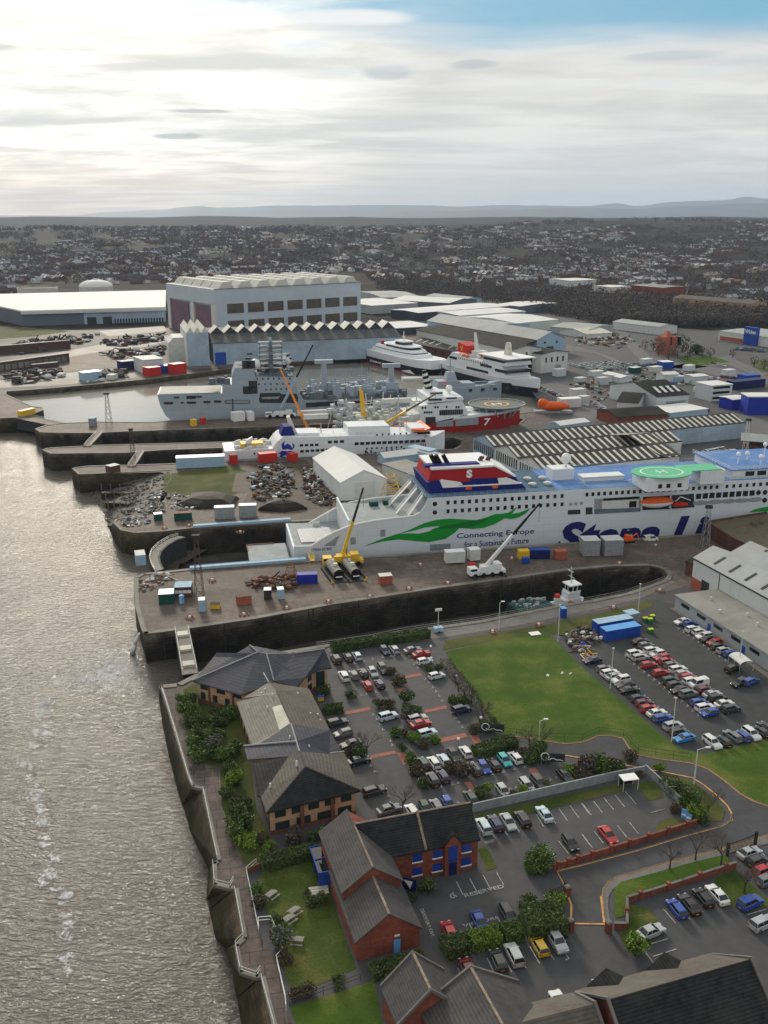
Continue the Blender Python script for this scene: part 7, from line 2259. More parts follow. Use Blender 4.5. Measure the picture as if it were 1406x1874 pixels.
sv.slab('hangar_door',[z3(x,y)for x,y in((95,822),(188,818),(188,885),(98,890))],.15,.4,'dark_steel')
a,b,c=z3(632,898),z3(692,895),z3(632,832)
sv.word('7',a,b,c,'white_paint',v=-.25,bold=.02,shear=.1,name='hull_numeral')
hcx,hcz=sv.p(*z3(748,700),mid)
MB().prism([(hcx+14*math.cos(k*math.pi/8),mid+13*math.sin(k*math.pi/8))for k in range(16)],hcz-.5,hcz).build('helideck','pad_grey',sv.t)
yr=MB()
yr.loft([[(hcx+r0*math.cos(k/28*6.2832),mid+r0*.93*math.sin(k/28*6.2832),hcz+.06)for k in range(28)]for r0 in(5.6,6.6)],caps=False)
yr.build('pad_ring','yellow',sv.t)
MB().bx(hcx-3,hcx+3,mid-.6,mid+.6,hcz,hcz+.06).bx(hcx-2.2,hcx-1.4,mid-2,mid+2,hcz,hcz+.07).bx(hcx+1.4,hcx+2.2,mid-2,mid+2,hcz,hcz+.07).build('pad_marking','white_paint',sv.t)
tr=MB()
for k in range(16):
 a=k*math.pi/8
 p_=(hcx+13*math.cos(a),mid+12*math.sin(a),hcz-.5)
 q_=(hcx+8*math.cos(a+.3),mid+7*math.sin(a+.3),hcz-6.5)
 tr.cyl(p_,q_,.3,.3,5)
 a2=a+math.pi/8
 tr.cyl((hcx+14.8*math.cos(a),mid+13.8*math.sin(a),hcz+.5),(hcx+14.8*math.cos(a2),mid+13.8*math.sin(a2),hcz+.5),.18,.18,4)
 tr.cyl((hcx+14.8*math.cos(a),mid+13.8*math.sin(a),hcz+.5),p_,.15,.15,4)
tr.build('helideck_truss','galv',sv.t)
mb=MB()
for _ in range(70):
 u,v=rnd.uniform(sv.p(858,760)[0],sv.p(935,752)[0]),rnd.uniform(5,SBm-5)
 mb.box(u,v,z1-.5,rnd.uniform(.6,3),rnd.uniform(.6,2),rnd.uniform(.5,2.5))
for _ in range(120):
 u,v=rnd.uniform(uA,sv.p(770,780)[0]),rnd.uniform(1,SBm-1)
 mb.box(u,v,z0-2,rnd.uniform(.6,4),rnd.uniform(.6,4),rnd.uniform(.8,6))
mb.build('deck_gear','off_white',sv.t)['kind']='stuff'
fr=MB()
for k in range(26):
 u,v=rnd.uniform(uA,sv.p(766,780)[0]),rnd.uniform(2,SBm-2)
 h=rnd.uniform(6,15)
 fr.cyl((u,v,z0-2),(u+rnd.uniform(-3,3),v,z0-2+h),.35,.3,5)
 fr.cyl((u-4,v,z0-2+h*.7),(u+4,v+rnd.uniform(-3,3),z0-2+h*.75),.25,.25,4)
fr.build('deck_frame','galv',sv.t)
for x,y0,y1,m in((664,760,709,'yellow'),(668,764,716,'yellow')):
 a,b=sv.p(x,y0,6),sv.p(x-5,y1,6)
 MB().cyl((a[0],6,a[1]),(b[0],6,b[1]),.9,.5,6).build('deck_crane',m,sv.t)
for x,y in((686,745),(612,748),(634,740)):
 a=sv.p(x,y,9)
 mb=MB()
 for k in range(9):
  mb.box(a[0]+rnd.uniform(-3,3),9+rnd.uniform(-2,2),a[1]-12+k*1.6,rnd.uniform(1.5,4),rnd.uniform(1.5,3),rnd.uniform(1,2.2),rnd.random())
 mb.cyl((a[0]-4,9,a[1]-12),(a[0],9,a[1]+3),.3,.2,5).cyl((a[0]+4,9,a[1]-12),(a[0],9,a[1]+3),.3,.2,5)
 mb.build('winch_tower','galv',sv.t)['kind']='stuff'
for x0,y0,x1,y1,v in((545,765,606,752,10),(700,742,752,732,10),(556,772,600,760,4)):
 a,b=sv.p(x0,y0,v),sv.p(x1,y1,v)
 MB().box((a[0]+b[0])/2,v,(a[1]+b[1])/2,b[0]-a[0],2.5,2.2).build('pipe_ramp','off_white',sv.t)
MB().bx(uA,sv.p(768,780)[0],.5,SBm-.5,z0-2.1,z0-1.9).build('work_deck','brown_steel',sv.t)
a,b=sv.p(786,716,14),sv.p(776,678,14)
for i in range(8):
 p0=Vector((a[0],14,a[1])).lerp(Vector((b[0],14,b[1])),i/8)
 p1=Vector((a[0],14,a[1])).lerp(Vector((b[0],14,b[1])),(i+1)/8)
 MB().cyl(p0,p1,2.2-.12*i,2.1-.12*i,6).build('jib_section','black' if i%2 else 'off_white',sv.t)
MB().slab([z for z in(sv.p(782,735,12),sv.p(784,712,12),sv.p(794,714,12),sv.p(798,735,12))],10,16).build('crane_base','off_white',sv.t)
sv.slab('aft_block',[(748,786),(748,760),(770,757),(771,786)],1,SBm-2,'off_white')
sv.slab('red_flag_mast',[(813,704),(811,697),(815,699),(817,706)],mid,mid+.5,'orange')
for x,y in((822,711),):
 a=sv.p(x,y,mid)
 MB().ball((a[0],mid,a[1]),1.8).cyl((a[0],mid,a[1]-6),(a[0],mid,a[1]),.5,.5,6).build('radome','white_paint',sv.t,smooth=True)
# --- ships afloat in the basin: hull lofted round a centre line
def afloat(name,label,cat,a,b,beam,rings,z=BZ):
 """a, b photo points on the near waterline; rings: (fraction, half-beam share, list of (share out, height))"""
 A,B=G(*a,z),G(*b,z)
 o,r__,L_=frame(A,B)
 s=Ship(name,label,cat,Vector((o.x,o.y,z)),r__)
 s.L,s.B=L_,beam
 return s
def hull_loft(s,name,mat,st,z0,z1,flare=1.0):
 c=s.B/2
 rings=[]
 for f,hb,sheer in st:
  h=c*hb
  rings.append([(f*s.L,c-h*flare,z1+sheer),(f*s.L,c-h*.96,z0),(f*s.L,c+h*.96,z0),(f*s.L,c+h*flare,z1+sheer)])
 return MB().loft(rings).build(name,mat,s.t)
cat_=afloat('fast_ferry','fast white catamaran ferry with black lower hull and red waterline by the long blue shed','ferry',(655,660),(760,688),24,None)
st=[(0,1,0),(.3,1,0),(.7,1,0),(.88,.9,.6),(1.02,.55,1.2)]
hull_loft(cat_,'boot_stripe','boot_red',[(f*.98,h,0)for f,h,s_ in st],-1,.9)
hull_loft(cat_,'lower_hull','hull_black',[(f*1.04,h,0)for f,h,s_ in st],.9,5.5,1.02)
hull_loft(cat_,'upper_hull','ship_white',[(f*1.12,h,s_)for f,h,s_ in st],5.5,10.5,1.02)
L_=cat_.L
def oval_deck(s,name,mat,x0,x1,y0,y1,z0,z1,n=20,tp=.92):
 cx_,cy_=(x0+x1)/2,(y0+y1)/2
 lo,hi=[],[]
 for k in range(n):
  a=2*math.pi*k/n
  c_,s_=math.cos(a),math.sin(a)
  px=math.copysign(abs(c_)**.5,c_)*(x1-x0)/2
  py=math.copysign(abs(s_)**.5,s_)*(y1-y0)/2
  lo.append((cx_+px,cy_+py,z0));hi.append((cx_+px*tp,cy_+py*tp,z1))
 return MB().loft([lo,hi]).build(name,mat,s.t)
oval_deck(cat_,'passenger_deck','ship_white',.12*L_,.95*L_,1.5,22.5,10.5,13)
oval_deck(cat_,'window_band','glass',.2*L_,.9*L_,2.2,21.8,12.2,13.6)
oval_deck(cat_,'upper_deck','ship_white',.18*L_,.86*L_,2.6,21.4,13.6,15.2)
oval_deck(cat_,'window_band','glass',.36*L_,.78*L_,4.5,19.5,15.2,16.8)
oval_deck(cat_,'top_deck','ship_white',.34*L_,.8*L_,4,20,16.8,17.6)
oval_deck(cat_,'wheelhouse','glass',.5*L_,.66*L_,7,17,17.6,19.6)
oval_deck(cat_,'wheelhouse_roof','ship_white',.49*L_,.67*L_,6.6,17.4,19.6,20.2)
MB().cyl((.58*L_,12,20),(.58*L_,12,27),.5,.2,6).cyl((.55*L_,12,23),(.61*L_,12,23),.25,.25,5).build('mast','white_paint',cat_.t)
MB().box(.3*L_,8,13.6,3,3,4,0,0,.7,.7).build('funnel','funnel_red',cat_.t)
MB().box(.12*L_,12,10.5,6,20,3.5).build('stern_house','deck_grey',cat_.t)
cat_.word('STEAM-PACKET.COM',z2(690,310),z2(893,362),z2(690,290),'white_paint',v=-.6,bold=.02)
MB().slab([(L_*.78,1.2),(L_*.92,3.4),(L_*1.0,1.0)],-.7,-.4).build('bow_fin','ship_white',cat_.t)
im=afloat('ferry','white ferry with a red funnel and black hull moored at the right of the basin','ferry',(806,690),(952,729),20,None)
L_=im.L
st=[(0,.9,0),(.08,1,0),(.7,1,0),(.86,.78,1),(.97,.35,2),(1.04,.06,2.6)]
hull_loft(im,'lower_hull','hull_black',st,-1,6.2,1.03)
hull_loft(im,'upper_hull','ship_white',[(f*1.02,h,s_)for f,h,s_ in st],6.2,9.6,1.04)
MB().slab([(2,9.6),(6,12),(14,19),(24,19),(26,17.5),(L_*.78,17.5),(L_*.83,9.6)],.2,19.8).build('superstructure','ship_white',im.t)
MB().slab([(L_*.55,17.5),(L_*.55,22),(L_*.8,22),(L_*.83,17.5)],0,20).build('bridge_house','ship_white',im.t)
MB().bx(L_*.56,L_*.815,-.15,20.15,19.2,20.8).build('bridge_window','glass',im.t)
MB().bx(L_*.5,L_*.86,-1,21,21.8,22.3).build('bridge_roof','white_paint',im.t)
for x0,x1,z in((.35,.62,10.2),(.52,.66,14.2),(.12,.22,14.6)):
 MB().bx(L_*x0,L_*x1,0,.3,z,z+1.6).build('window_band','glass',im.t)
MB().bx(L_*.7,L_*.835,.02,19.9,13,14.8).build('front_window','glass',im.t)
for k in range(14):
 MB().bx(L_*(.24+.028*k)-.4,L_*(.24+.028*k)+.4,.05,.3,15.6,16.5).build('window','glass',im.t)
MB().slab([(13,19),(14,25.5),(24,24),(25,19)],5,15).build('funnel','red_paint',im.t)
mb=MB()
for k in range(3):
 a=k*2.094+.5
 mb.cyl((18.8,4.85,22),(18.8+1.5*math.cos(a),4.85,22+1.5*math.sin(a)),.3,.3,5).cyl((18.8+1.5*math.cos(a),4.85,22+1.5*math.sin(a)),(18.8+1.5*math.cos(a+.8),4.85,22+1.5*math.sin(a+.8)),.3,.3,5)
mb.build('funnel_emblem','yellow',im.t)
MB().cyl((L_*.33,10,17.5),(L_*.29,10,33),2.0,.8,8).build('mast','off_white',im.t)
MB().box(L_*.36,10,17.5,8,8,4).build('mast_house','off_white',im.t)
MB().box(L_*.67,12,22,4,4,8,0,0,.6,.6).build('fore_mast','sheet_pale',im.t)
MB().box(L_*.44,8,17.5,9,3,3,0,0,.8,.7).build('boat_cover','red_paint',im.t)
for k in range(3):
 im_l=MB().ball((L_*(.24+.05*k),1.2,18.4),2.2,1,1,10,6).build('lifeboat','orange',im.t,smooth=True)
mb=MB()
for _ in range(30):
 mb.box(rnd.uniform(L_*.3,L_*.55),rnd.uniform(2,18),17.5,rnd.uniform(1,3),rnd.uniform(1,3),rnd.uniform(.6,2))
mb.build('deck_gear','off_white',im.t)['kind']='stuff'
MB().ball((L_*.5,6,21),1.6).build('radome','white_paint',im.t,smooth=True)
pv_=afloat('navy_ship','small blue grey navy vessel between the red ship and the red funnelled ferry','ship',(846,733),(905,730),12,None)
L_=pv_.L
hull_loft(pv_,'hull','navy_grey',[(-.35,.9,0),(0,1,0),(.5,1,.3),(.8,.75,.9),(1.0,.4,1.4),(1.32,.04,2)],-1,8.2,1.08)
MB().slab([(-16,8.2),(-15,12),(-2,12),(0,10.4),(8,10.2),(9,8.2)],1,11).build('superstructure','navy_grey',pv_.t)
MB().box(-6,6,12,7,7,5,0,0,.6,.7).cyl((-6,6,16),(-6,6,25),.8,.3,6).cyl((-8.5,6,20),(-3.5,6,20),.25,.25,5).build('mast','navy_grey',pv_.t)
MB().bx(-2,L_*1.05,1.5,10.5,8.4,8.6).build('deck','off_white',pv_.t)
MB().box(14,6,8.6,10,3.2,1.6,0,0,.8,.8).build('gun_house','navy_deck',pv_.t)
for x in(4,12,20,28,34):
 MB().bx(x,x+2.2,-.55,.2,5.3,6.9).build('opening','dark_steel',pv_.t)
def small_ferry(label,a,b,h1):
 s=afloat('passenger_ferry',label,'ferry',a,b,12,None)
 L_=s.L
 hull_loft(s,'hull','hull_black',[(0,.7,.4),(.12,1,0),(.8,1,0),(.95,.6,.5),(1.05,.08,1)],-.5,2.6)
 hull_loft(s,'bulwark','ship_white',[(0,.7,.4),(.12,1,0),(.8,1,0),(.95,.6,.6),(1.07,.08,1.4)],2.6,4.4)
 MB().bx(L_*.1,L_*.84,.6,11.4,4.2,6.8).build('main_saloon','ship_white',s.t)
 MB().bx(L_*.06,L_*.88,.3,11.7,6.8,7.1).build('promenade_deck','white_paint',s.t)
 MB().bx(L_*.3,L_*.8,1.4,10.6,7.1,9.6).build('upper_saloon','ship_white',s.t)
 MB().bx(L_*.28,L_*.82,1.2,10.8,9.6,9.9).build('upper_deck','white_paint',s.t)
 for k in range(8):
  MB().bx(L_*(.14+.085*k),L_*(.14+.085*k)+2.6,.5,.7,4.9,6.3).build('window','glass',s.t)
  if k<5:
   MB().bx(L_*(.33+.09*k),L_*(.33+.09*k)+2.6,1.3,1.5,7.6,9.1).build('window','glass',s.t)
 if h1:
  MB().bx(L_*.55,L_*.7,3,9,9.9,12.5).build('wheelhouse','ship_white',s.t)
  MB().bx(L_*.53,L_*.76,2,10,12.5,12.9).build('wheelhouse_roof','white_paint',s.t)
  MB().cyl((L_*.38,6,9.9),(L_*.37,6,14.5),1.9,1.7,10).build('funnel','red_paint',s.t)
 return s
small_ferry('white river passenger ferry with a small red funnel against the blue shed',(541,667),(628,652),True)
small_ferry('short white workboat moored behind the scaffolded navy mast',(519,675),(545,667),False)
pt_=thing('pontoon','long low pale pontoon floating below the catamaran bow','pontoon',G(738,697,BZ),vdir((738,697),(818,695)))
MB().bx(0,52,0,8,-.5,1.6).build('float','off_white',pt_)
MB().rail([(0,0,1.6),(52,0,1.6)],1.1,.08,4).build('railing','galv',pt_)
fl=thing('free_fall_boat','bright orange free fall lifeboat on the quay beyond the red ship','lifeboat',G(985,757),vdir((985,757),(1022,757)))
MB().ball((9,3,3.6),9,2.6,2.6,14,8).build('hull','orange',fl,smooth=True)
MB().ball((3,3,5.2),3.2,2.2,2.6,10,6).build('cabin','orange',fl,smooth=True)
MB().bx(-2,19,.6,5.4,0,1.2).build('cradle','steel',fl)
# --- tug in the near dock
tg=Ship('tugboat','small white tug with a red topped funnel sitting in the empty near dock','tug',Vector((*G(1003,1108,-3).xy,FZ-1.2)),vdir((1000,1114),(1078,1100)))
tg.L,tg.B=17.5,7.6
hull_loft(tg,'hull','hull_black',[(0,.7,0),(.1,1,0),(.7,1,.2),(.88,.75,.8),(1,.15,1.3)],0,6.2,1.03)
hull_loft(tg,'bulwark','ship_white',[(0,.7,0),(.1,1,0),(.7,1,.2),(.88,.75,.8),(1,.15,1.5)],6.2,7.1,1.05)
L_=tg.L
MB().bx(L_*.46,L_*.86,1.2,6.4,6.9,9.4).build('deck_house','ship_white',tg.t)
MB().bx(L_*.55,L_*.84,1.6,6.0,9.4,11.6).build('upper_house','ship_white',tg.t)
MB().box(L_*.71,3.8,11.6,4.2,4,2.6,0,0,1.12,1.12).build('wheelhouse','glass',tg.t)
fr=MB()
for k in range(8):
 a=k*math.pi/4+.39
 fr.cyl((L_*.71+2.2*math.cos(a),3.8+2.1*math.sin(a),11.6),(L_*.71+2.5*math.cos(a),3.8+2.4*math.sin(a),14.2),.2,.2,5)
fr.bx(L_*.71-2.6,L_*.71+2.6,1.3,6.3,14.2,14.6).bx(L_*.71-2.4,L_*.71+2.4,1.6,6,11.5,12.3)
fr.build('wheelhouse_frame','white_paint',tg.t)
MB().cyl((L_*.69,3.8,14.6),(L_*.67,3.8,20.5),.3,.15,6).cyl((L_*.69,2,16.8),(L_*.69,5.6,16.8),.12,.12,4).cyl((L_*.6,3.8,19.6),(L_*.72,3.8,18.4),.3,.25,5).build('mast','off_white',tg.t)
MB().cyl((L_*.3,2.2,6.9),(L_*.3,2.2,11.0),1.3,1.2,10).build('funnel','white_paint',tg.t)
MB().cyl((L_*.3,2.2,11.0),(L_*.3,2.2,12.0),1.2,1.0,10).build('funnel_top','red_paint',tg.t)
MB().cyl((L_*.58,.3,8.2),(L_*.58,1.2,8.2),1.2,1.2,12).build('winch','red_paint',tg.t)
MB().bx(L_*.03,L_*.45,.8,6.8,6.1,6.3).build('aft_deck','dark_green',tg.t)
tg.t.scale=(.8,.8,.86)
fb_=thing('work_float','low dark work float loaded with gear beside the white tug','float',Vector((*G(950,1118,-3).xy,FZ+.1)),vdir((946,1123),(1000,1113)))
MB().bx(0,12,0,7,0,6.6).build('float','dark_steel',fb_)
MB().bx(.2,11.8,.2,6.8,6.6,6.75).build('deck','dark_green',fb_)
mb=MB()
for _ in range(34):
 mb.box(rnd.uniform(1,11),rnd.uniform(.8,6),6.75,rnd.uniform(.3,1.6),rnd.uniform(.3,1.2),rnd.uniform(.2,.9),rnd.random())
mb.build('deck_gear','steel',fb_)['kind']='stuff'
# --- mobile cranes
def crane(label,base,tip,body,split,c_lo,c_hi,rot,size=1.0,z=0.0,name='mobile_crane'):
 g=G(*base,z)
 t=thing(name,label,'crane',g,rot)
 L_,W=11*size,2.9*size
 MB().bx(-L_/2,L_/2,-W/2,W/2,.9,1.9).bx(-L_/2,-L_/2+2.4*size,-W/2+.1,W/2-.1,1.9,3.1).build('carrier',body,t)
 MB().bx(-L_/2+.2,-L_/2+2.0*size,-W/2,W/2,2.3,2.95).build('cab_window','glass',t)
 for i in range(4):
  for s in(-1,1):
   x=-L_*.36+i*L_*.24
   MB().cyl((x,s*(W/2-.3),.7*size),(x,s*(W/2+.15),.7*size),.7*size,.7*size,12).build('wheel','rubber',t)
 MB().bx(-1.8*size,3.4*size,-W/2+.2,W/2-.2,1.95,3.4).bx(2*size,4.2*size,-W/2,W/2,2.2,3.9).build('superstructure',body,t)
 MB().bx(-2.6*size,-.8*size,-W/2-.9,-W/2+.3,2.0,3.8).build('crane_cab',body,t)
 for sx in(-1,1):
  for s in(-1,1):
   MB().bx(sx*L_*.42-.2,sx*L_*.42+.2,s*W*.5,s*W*1.15,.7,1.0).cyl((sx*L_*.42,s*W*1.15,0),(sx*L_*.42,s*W*1.15,1),.25,.25,6).build('outrigger','dark_steel',t)
 zt_=ZT(g,tip[1])-z
 r=ray(*tip)
 tx=r.x*(g.y/r.y)-g.x
 d=Vector((tx,0,zt_))
 b0=Vector((0,0,3.2*size))
 d=d-b0
 c,s=math.cos(-rot),math.sin(-rot)
 d=Vector((d.x*c-d.y*s,d.x*s+d.y*c,d.z))
 n=4
 for i in range(n):
  f0,f1=i/n,(i+1)/n
  col=c_lo if f0<split else c_hi
  MB().cyl(b0+d*max(0,f0-.02),b0+d*f1,(.62-.1*i)*size,(.6-.1*i)*size,4).build('boom_section',col,t)
 MB().cyl(b0+Vector((1.2*c,-1.2*s,-.6)),b0+d*.2,.28*size,.25*size,8).build('lift_ram','steel',t)
 MB().cyl(b0+d,b0+d+Vector((0,0,-6)),.06,.06,4).build('hoist_rope','dark_steel',t)
 return t
crane('yellow mobile crane with a long boom standing in front of the ferry stern',(628,1034),(665,893),'yellow',.5,'yellow','dark_steel',DB_ROT,1.15)
crane('white mobile crane with a black upper boom on the crane quay',(890,1053),(988,921),'white_paint',.45,'white_paint','black',DB_ROT+.1,1.05)
crane('mobile crane with an orange boom beyond the northern ferry funnel',(563,800),(512,672),'amber',.9,'amber','amber',.2,1.5)
crane('mobile crane with a white lower and black upper boom beside the navy ship',(514,764),(573,631),'white_paint',.3,'pale_blue','black',.2,1.5)
crane('mobile crane with a low yellow boom behind the northern ferry',(690,800),(797,721),'yellow',.5,'yellow','brown_steel',.2,1.4)
for i,(x,y,l)in enumerate(((*q7(250,425),'left horizontal tank with a black end on a tray below the yellow crane'),(*q7(380,418),'right horizontal tank with a black end on a tray below the yellow crane'))):
 g=G(x,y)
 t=thing('storage_tank',l,'tank',g,DB_ROT+.12)
 mb=MB().cyl((0,0,2.0),(0,10,2.0),1.5,1.5,16)
 mb.build('tank_shell','grey_timber',t)
 MB().cyl((0,-.25,2.0),(0,.0,2.0),1.53,1.53,16).build('tank_end','black',t)
 MB().bx(-1,1,-.32,-.25,1.1,1.5).build('lettering_plate','white_paint',t)
 MB().box(0,4,3.45,1.2,1.2,.7).cyl((0,7,3.45),(0,7,4.2),.4,.4,8).build('hatch','off_white',t)
 MB().bx(-1.2,1.2,.5,1.2,.3,1.2).bx(-1.2,1.2,8,8.8,.3,1.2).build('saddle','dark_steel',t)
 MB().bx(-2.8,2.8,-1.8,11,.05,.25).bx(-2.8,-2.6,-1.8,11,.25,.9).bx(2.6,2.8,-1.8,11,.25,.9).build('drip_tray','dark_steel',t)
 s=-1 if i==0 else 1
 MB().slab([(s*2.9,.1),(s*1.8,.1),(s*2.9,1.4)],-2.0,-1.8).build('tray_corner','yellow',t)
person(*q8(350,668),FZ+6.85,'standing person in a yellow jacket on the work float, left of two','yellow_green')
person(*q8(382,662),FZ+6.85,'standing person in a yellow jacket on the work float, nearer the tug','yellow_green')
# --- shipyard buildings
def striped(name,dark,pale,step,half,duty=.33):
 m,nt,N,L,B=new_mat(name)
 tc=N.new('ShaderNodeTexCoord')
 sp=N.new('ShaderNodeSeparateXYZ');L.new(tc.outputs['Object'],sp.inputs[0])
 def mth(op,a,b):
  n=nd(N,'ShaderNodeMath',operation=op)
  for i,v in enumerate((a,b)):
   if isinstance(v,(int,float)):n.inputs[i].default_value=v
   elif v is not None:L.new(v,n.inputs[i])
  return n.outputs[0]
 fx=mth('FRACT',mth('DIVIDE',sp.outputs[0],step),None)
 fy=mth('FRACT',mth('DIVIDE',sp.outputs[1],half),None)
 a=mth('LESS_THAN',fx,duty)
 b=mth('LESS_THAN',mth('ABSOLUTE',mth('SUBTRACT',fy,.5),None),.4)
 f=mth('MULTIPLY',a,b)
 n1=nd(N,'ShaderNodeTexNoise',Scale=.4,Detail=6.0);L.new(tc.outputs['Object'],n1.inputs['Vector'])
 d=ramp(N,L,n1.outputs['Fac'],[(.3,tuple(c*.6 for c in dark)),(.7,tuple(c*1.5 for c in dark))]).outputs['Color']
 p=ramp(N,L,n1.outputs['Fac'],[(.3,tuple(c*.7 for c in pale)),(.7,pale)]).outputs['Color']
 L.new(mixc(N,L,f,d,p),B.inputs['Base Color'])
 B.inputs['Roughness'].default_value=.8
 MATS[name]=m
E=[at_h(*q,7.4)for q in((864.6,800),(907,817.5),(949,840),(999,862))]
ex=at_h(1334,752,10)-at_h(888,792,10)
ex.z=0
LX=ex.length
exr=math.atan2(ex.y,ex.x)
t=thing('engineering_shed','three bay shed with dark roofs striped by pale roof lights behind the ferry','shed',E[3],exr)
wy=[loc2(p,E[3],exr).y for p in E]
bay=wy[0]/3
striped('striped_roof',(.024,.025,.023),(.72,.69,.6),3.4,bay/2,.38)
lens=[LX*.47,LX*.6,LX]
wl_,rf_=MB(),MB()
zc=7.4
for b in range(3):
 y0,y1,L_=b*bay,(b+1)*bay,lens[b]
 x0=loc2(E[3-b],E[3],exr).x*.5+loc2(E[2-b],E[3],exr).x*.5
 pr=[(y0,0),(y1,0),(y1,zc),((y0+y1)/2,zc+3.2),(y0,zc)]
 MB().add([(x0,y,z)for y,z in pr]+[(L_,y,z)for y,z in pr],[(i,(i+1)%5,5+(i+1)%5,5+i)for i in range(5)]+[(0,1,2,3,4),(9,8,7,6,5)]).build('bay_wall','off_white' if b<2 else 'blue_clad',t)
 r=MB()
 r.plate([(x0-.6,y0,zc+.2),(L_+.4,y0,zc+.2),(L_+.4,(y0+y1)/2,zc+3.4),(x0-.6,(y0+y1)/2,zc+3.4)],.2)
 r.plate([(x0-.6,(y0+y1)/2,zc+3.4),(L_+.4,(y0+y1)/2,zc+3.4),(L_+.4,y1,zc+.2),(x0-.6,y1,zc+.2)],.2)
 r.build('roof','striped_roof',t)
 for k in range(10):
  MB().bx(x0-.1,x0+.1,y0+bay*(.08+.09*k),y0+bay*(.12+.09*k),2.2,6.4).build('window','glass',t)
gw=MB().add([(lens[0],-1.5,0),(lens[0]+4,2*bay,0),(lens[0]+4,2*bay,8),(lens[0]+2,bay,13),(lens[0],-1.5,8)],[(0,1,2,3,4)])
gw.build('end_gable','grey_clad',t)
MB().plate([(lens[0]-1,-1.5,8.3),(lens[0]+1,bay,13.2),(lens[0]-12,bay,13.2),(lens[0]-9,-1.5,8.3)],.2).plate([(lens[0]+1,bay,13.2),(lens[0]+3,2*bay,8.3),(lens[0]-8,2*bay,8.3),(lens[0]-12,bay,13.2)],.2).build('glazed_roof','striped_roof',t)
tA,tB=G(624,917),G(701,904)
he=ZT(tA,884)
td=at_h(573.6,838.6,he)-at_h(624,884,he)
tB=tA+Vector((td.y,-td.x,0)).normalized()*18.5
t,W=gable('storage_tent','big white ridge tent with grey roof panels beside the scrap heaps',tA,tB,td.length,he,he+4.2,'tent_white','roof_white','y',.3)
TL_=[c for c in t.children if c.name.startswith('wall')][0].dimensions.y
for i,(f0,f1,s)in enumerate(((.0,.48,0),(.12,.3,1),(.42,.58,1),(.7,.8,1))):
 r=MB()
 xa,xb=(-.3,W/2)if s==0 else(W+.3,W/2)
 r.plate([(xa,TL_*f0,he+.12),(xb,TL_*f0,he+4.42),(xb,TL_*f1,he+4.42),(xa,TL_*f1,he+.12)],.1)
 r.build('roof_panel','tent_grey',t)
MB().bx(W*.3,W*.75,-.1,.1,0,he-.3).build('door','off_white',t)
def shed(name,label,a,b,far,he,hr,wall,roof,along='x',oh=.5,cat='shed'):
 A,B=at_h(*a,he),at_h(*b,he)
 o,r_,W=frame(A,B)
 d=far if isinstance(far,(int,float))else max(6,loc2(at_h(*far,he),A,r_).y)
 if hr>he:
  return gable(name,label,A,B,d,he,hr,wall,roof,along,oh,cat)
 return flat(name,label,A,B,d,he,wall,roof,cat,.5)
def rows_win(t,W,n,z,w,h,mat='glass',y=-.12,name='window',x0=2):
 for i in range(n):
  x=x0+(W-2*x0)*(i+.5)/n
  MB().bx(x-w/2,x+w/2,y,.1,z,z+h).build(name,mat,t)
t,W=shed('cabin_block','two storey pale grey cabin block right of the big tent',(700,850),(757,872),12,6,6,'off_white','roof_felt')
t,W=shed('open_store','low store with a flat pale grey roof behind the cabins',(738,856),(792,868),18,4,4,'grey_clad','roof_felt')
t,W=shed('site_store','long white roofed store near the northern ferry',(704,838),(770,830),7,3.5,5,'pale_blue','roof_white')
container('shipping_container','pale blue container, left of two behind the white ferry funnel','container',(786,846),(800,842),13,5,'pale_blue','pale_blue',False)
container('shipping_container','pale blue container, right of two behind the white ferry funnel','container',(803,854),(818,850),13,4.5,'pale_blue','steel',False)
hA,hL,hR=at_h(394,530,42),at_h(301,519,42),at_h(660,517,42)
o_,r_,W=frame(hA,hR)
dep=(hL-hA).length
t=thing('construction_hall','huge pale blue ship construction hall with maroon doors and ribbed roof','hall',o_,r_)
MB().bx(0,W,0,dep,0,42).build('wall','hall_clad',t)
MB().bx(-2.5,0,0,dep,29,42.4).build('portal','hall_clad',t)
for y0,y1 in((.06,.4),(.56,.95)):
 MB().bx(-1.2,-.1,dep*y0,dep*y1,0,27).build('door','maroon_door',t)
for y in(0.0,.42,.95):
 MB().bx(-2.2,-.05,dep*y,dep*(y+.06),0,29).build('column','off_white',t)
for i in range(7):
 x=W*(.07+.133*i)
 for z in(20.5,5.5):
  MB().bx(x,x+W*.105,-.3,.1,z,z+8.5).build('window','brown_glass',t)
MB().bx(-.5,W+.5,-.5,dep+.5,42,42.6).build('roof','roof_felt',t)
for i in range(8):
 for j in range(5):
  x=W*(.03+.122*i)
  y=dep*(.03+.195*j)
  k=MB()
  k.slab([(x,42.6),(x+W*.1,42.6),(x+W*.075,48),(x+W*.03,48)],y,y+dep*.17)
  k.build('roof_monitor','roof_light',t)
sA,sB=G(392,668),G(733,654)
o_,r_,W=frame(sA,sB)
t=thing('sawtooth_shed','long blue wharf shed with a zigzag roof below the construction hall','shed',o_,r_)
zf_=ZT(sA,629)
MB().bx(0,W,0,16,0,zf_).build('front_wall','blue_clad',t)
striped('wharf_roof',(.05,.052,.055),(.4,.4,.38),3.2,500,.4)
MB().plate([(-.5,-.4,zf_),(W+.5,-.4,zf_),(W+.5,17,zf_+5),(-.5,17,zf_+5)],-.3).build('front_roof','wharf_roof',t)
MB().bx(0,W,17,60,0,zf_+5).build('back_wall','dark_clad',t)
zz=MB()
nT=14
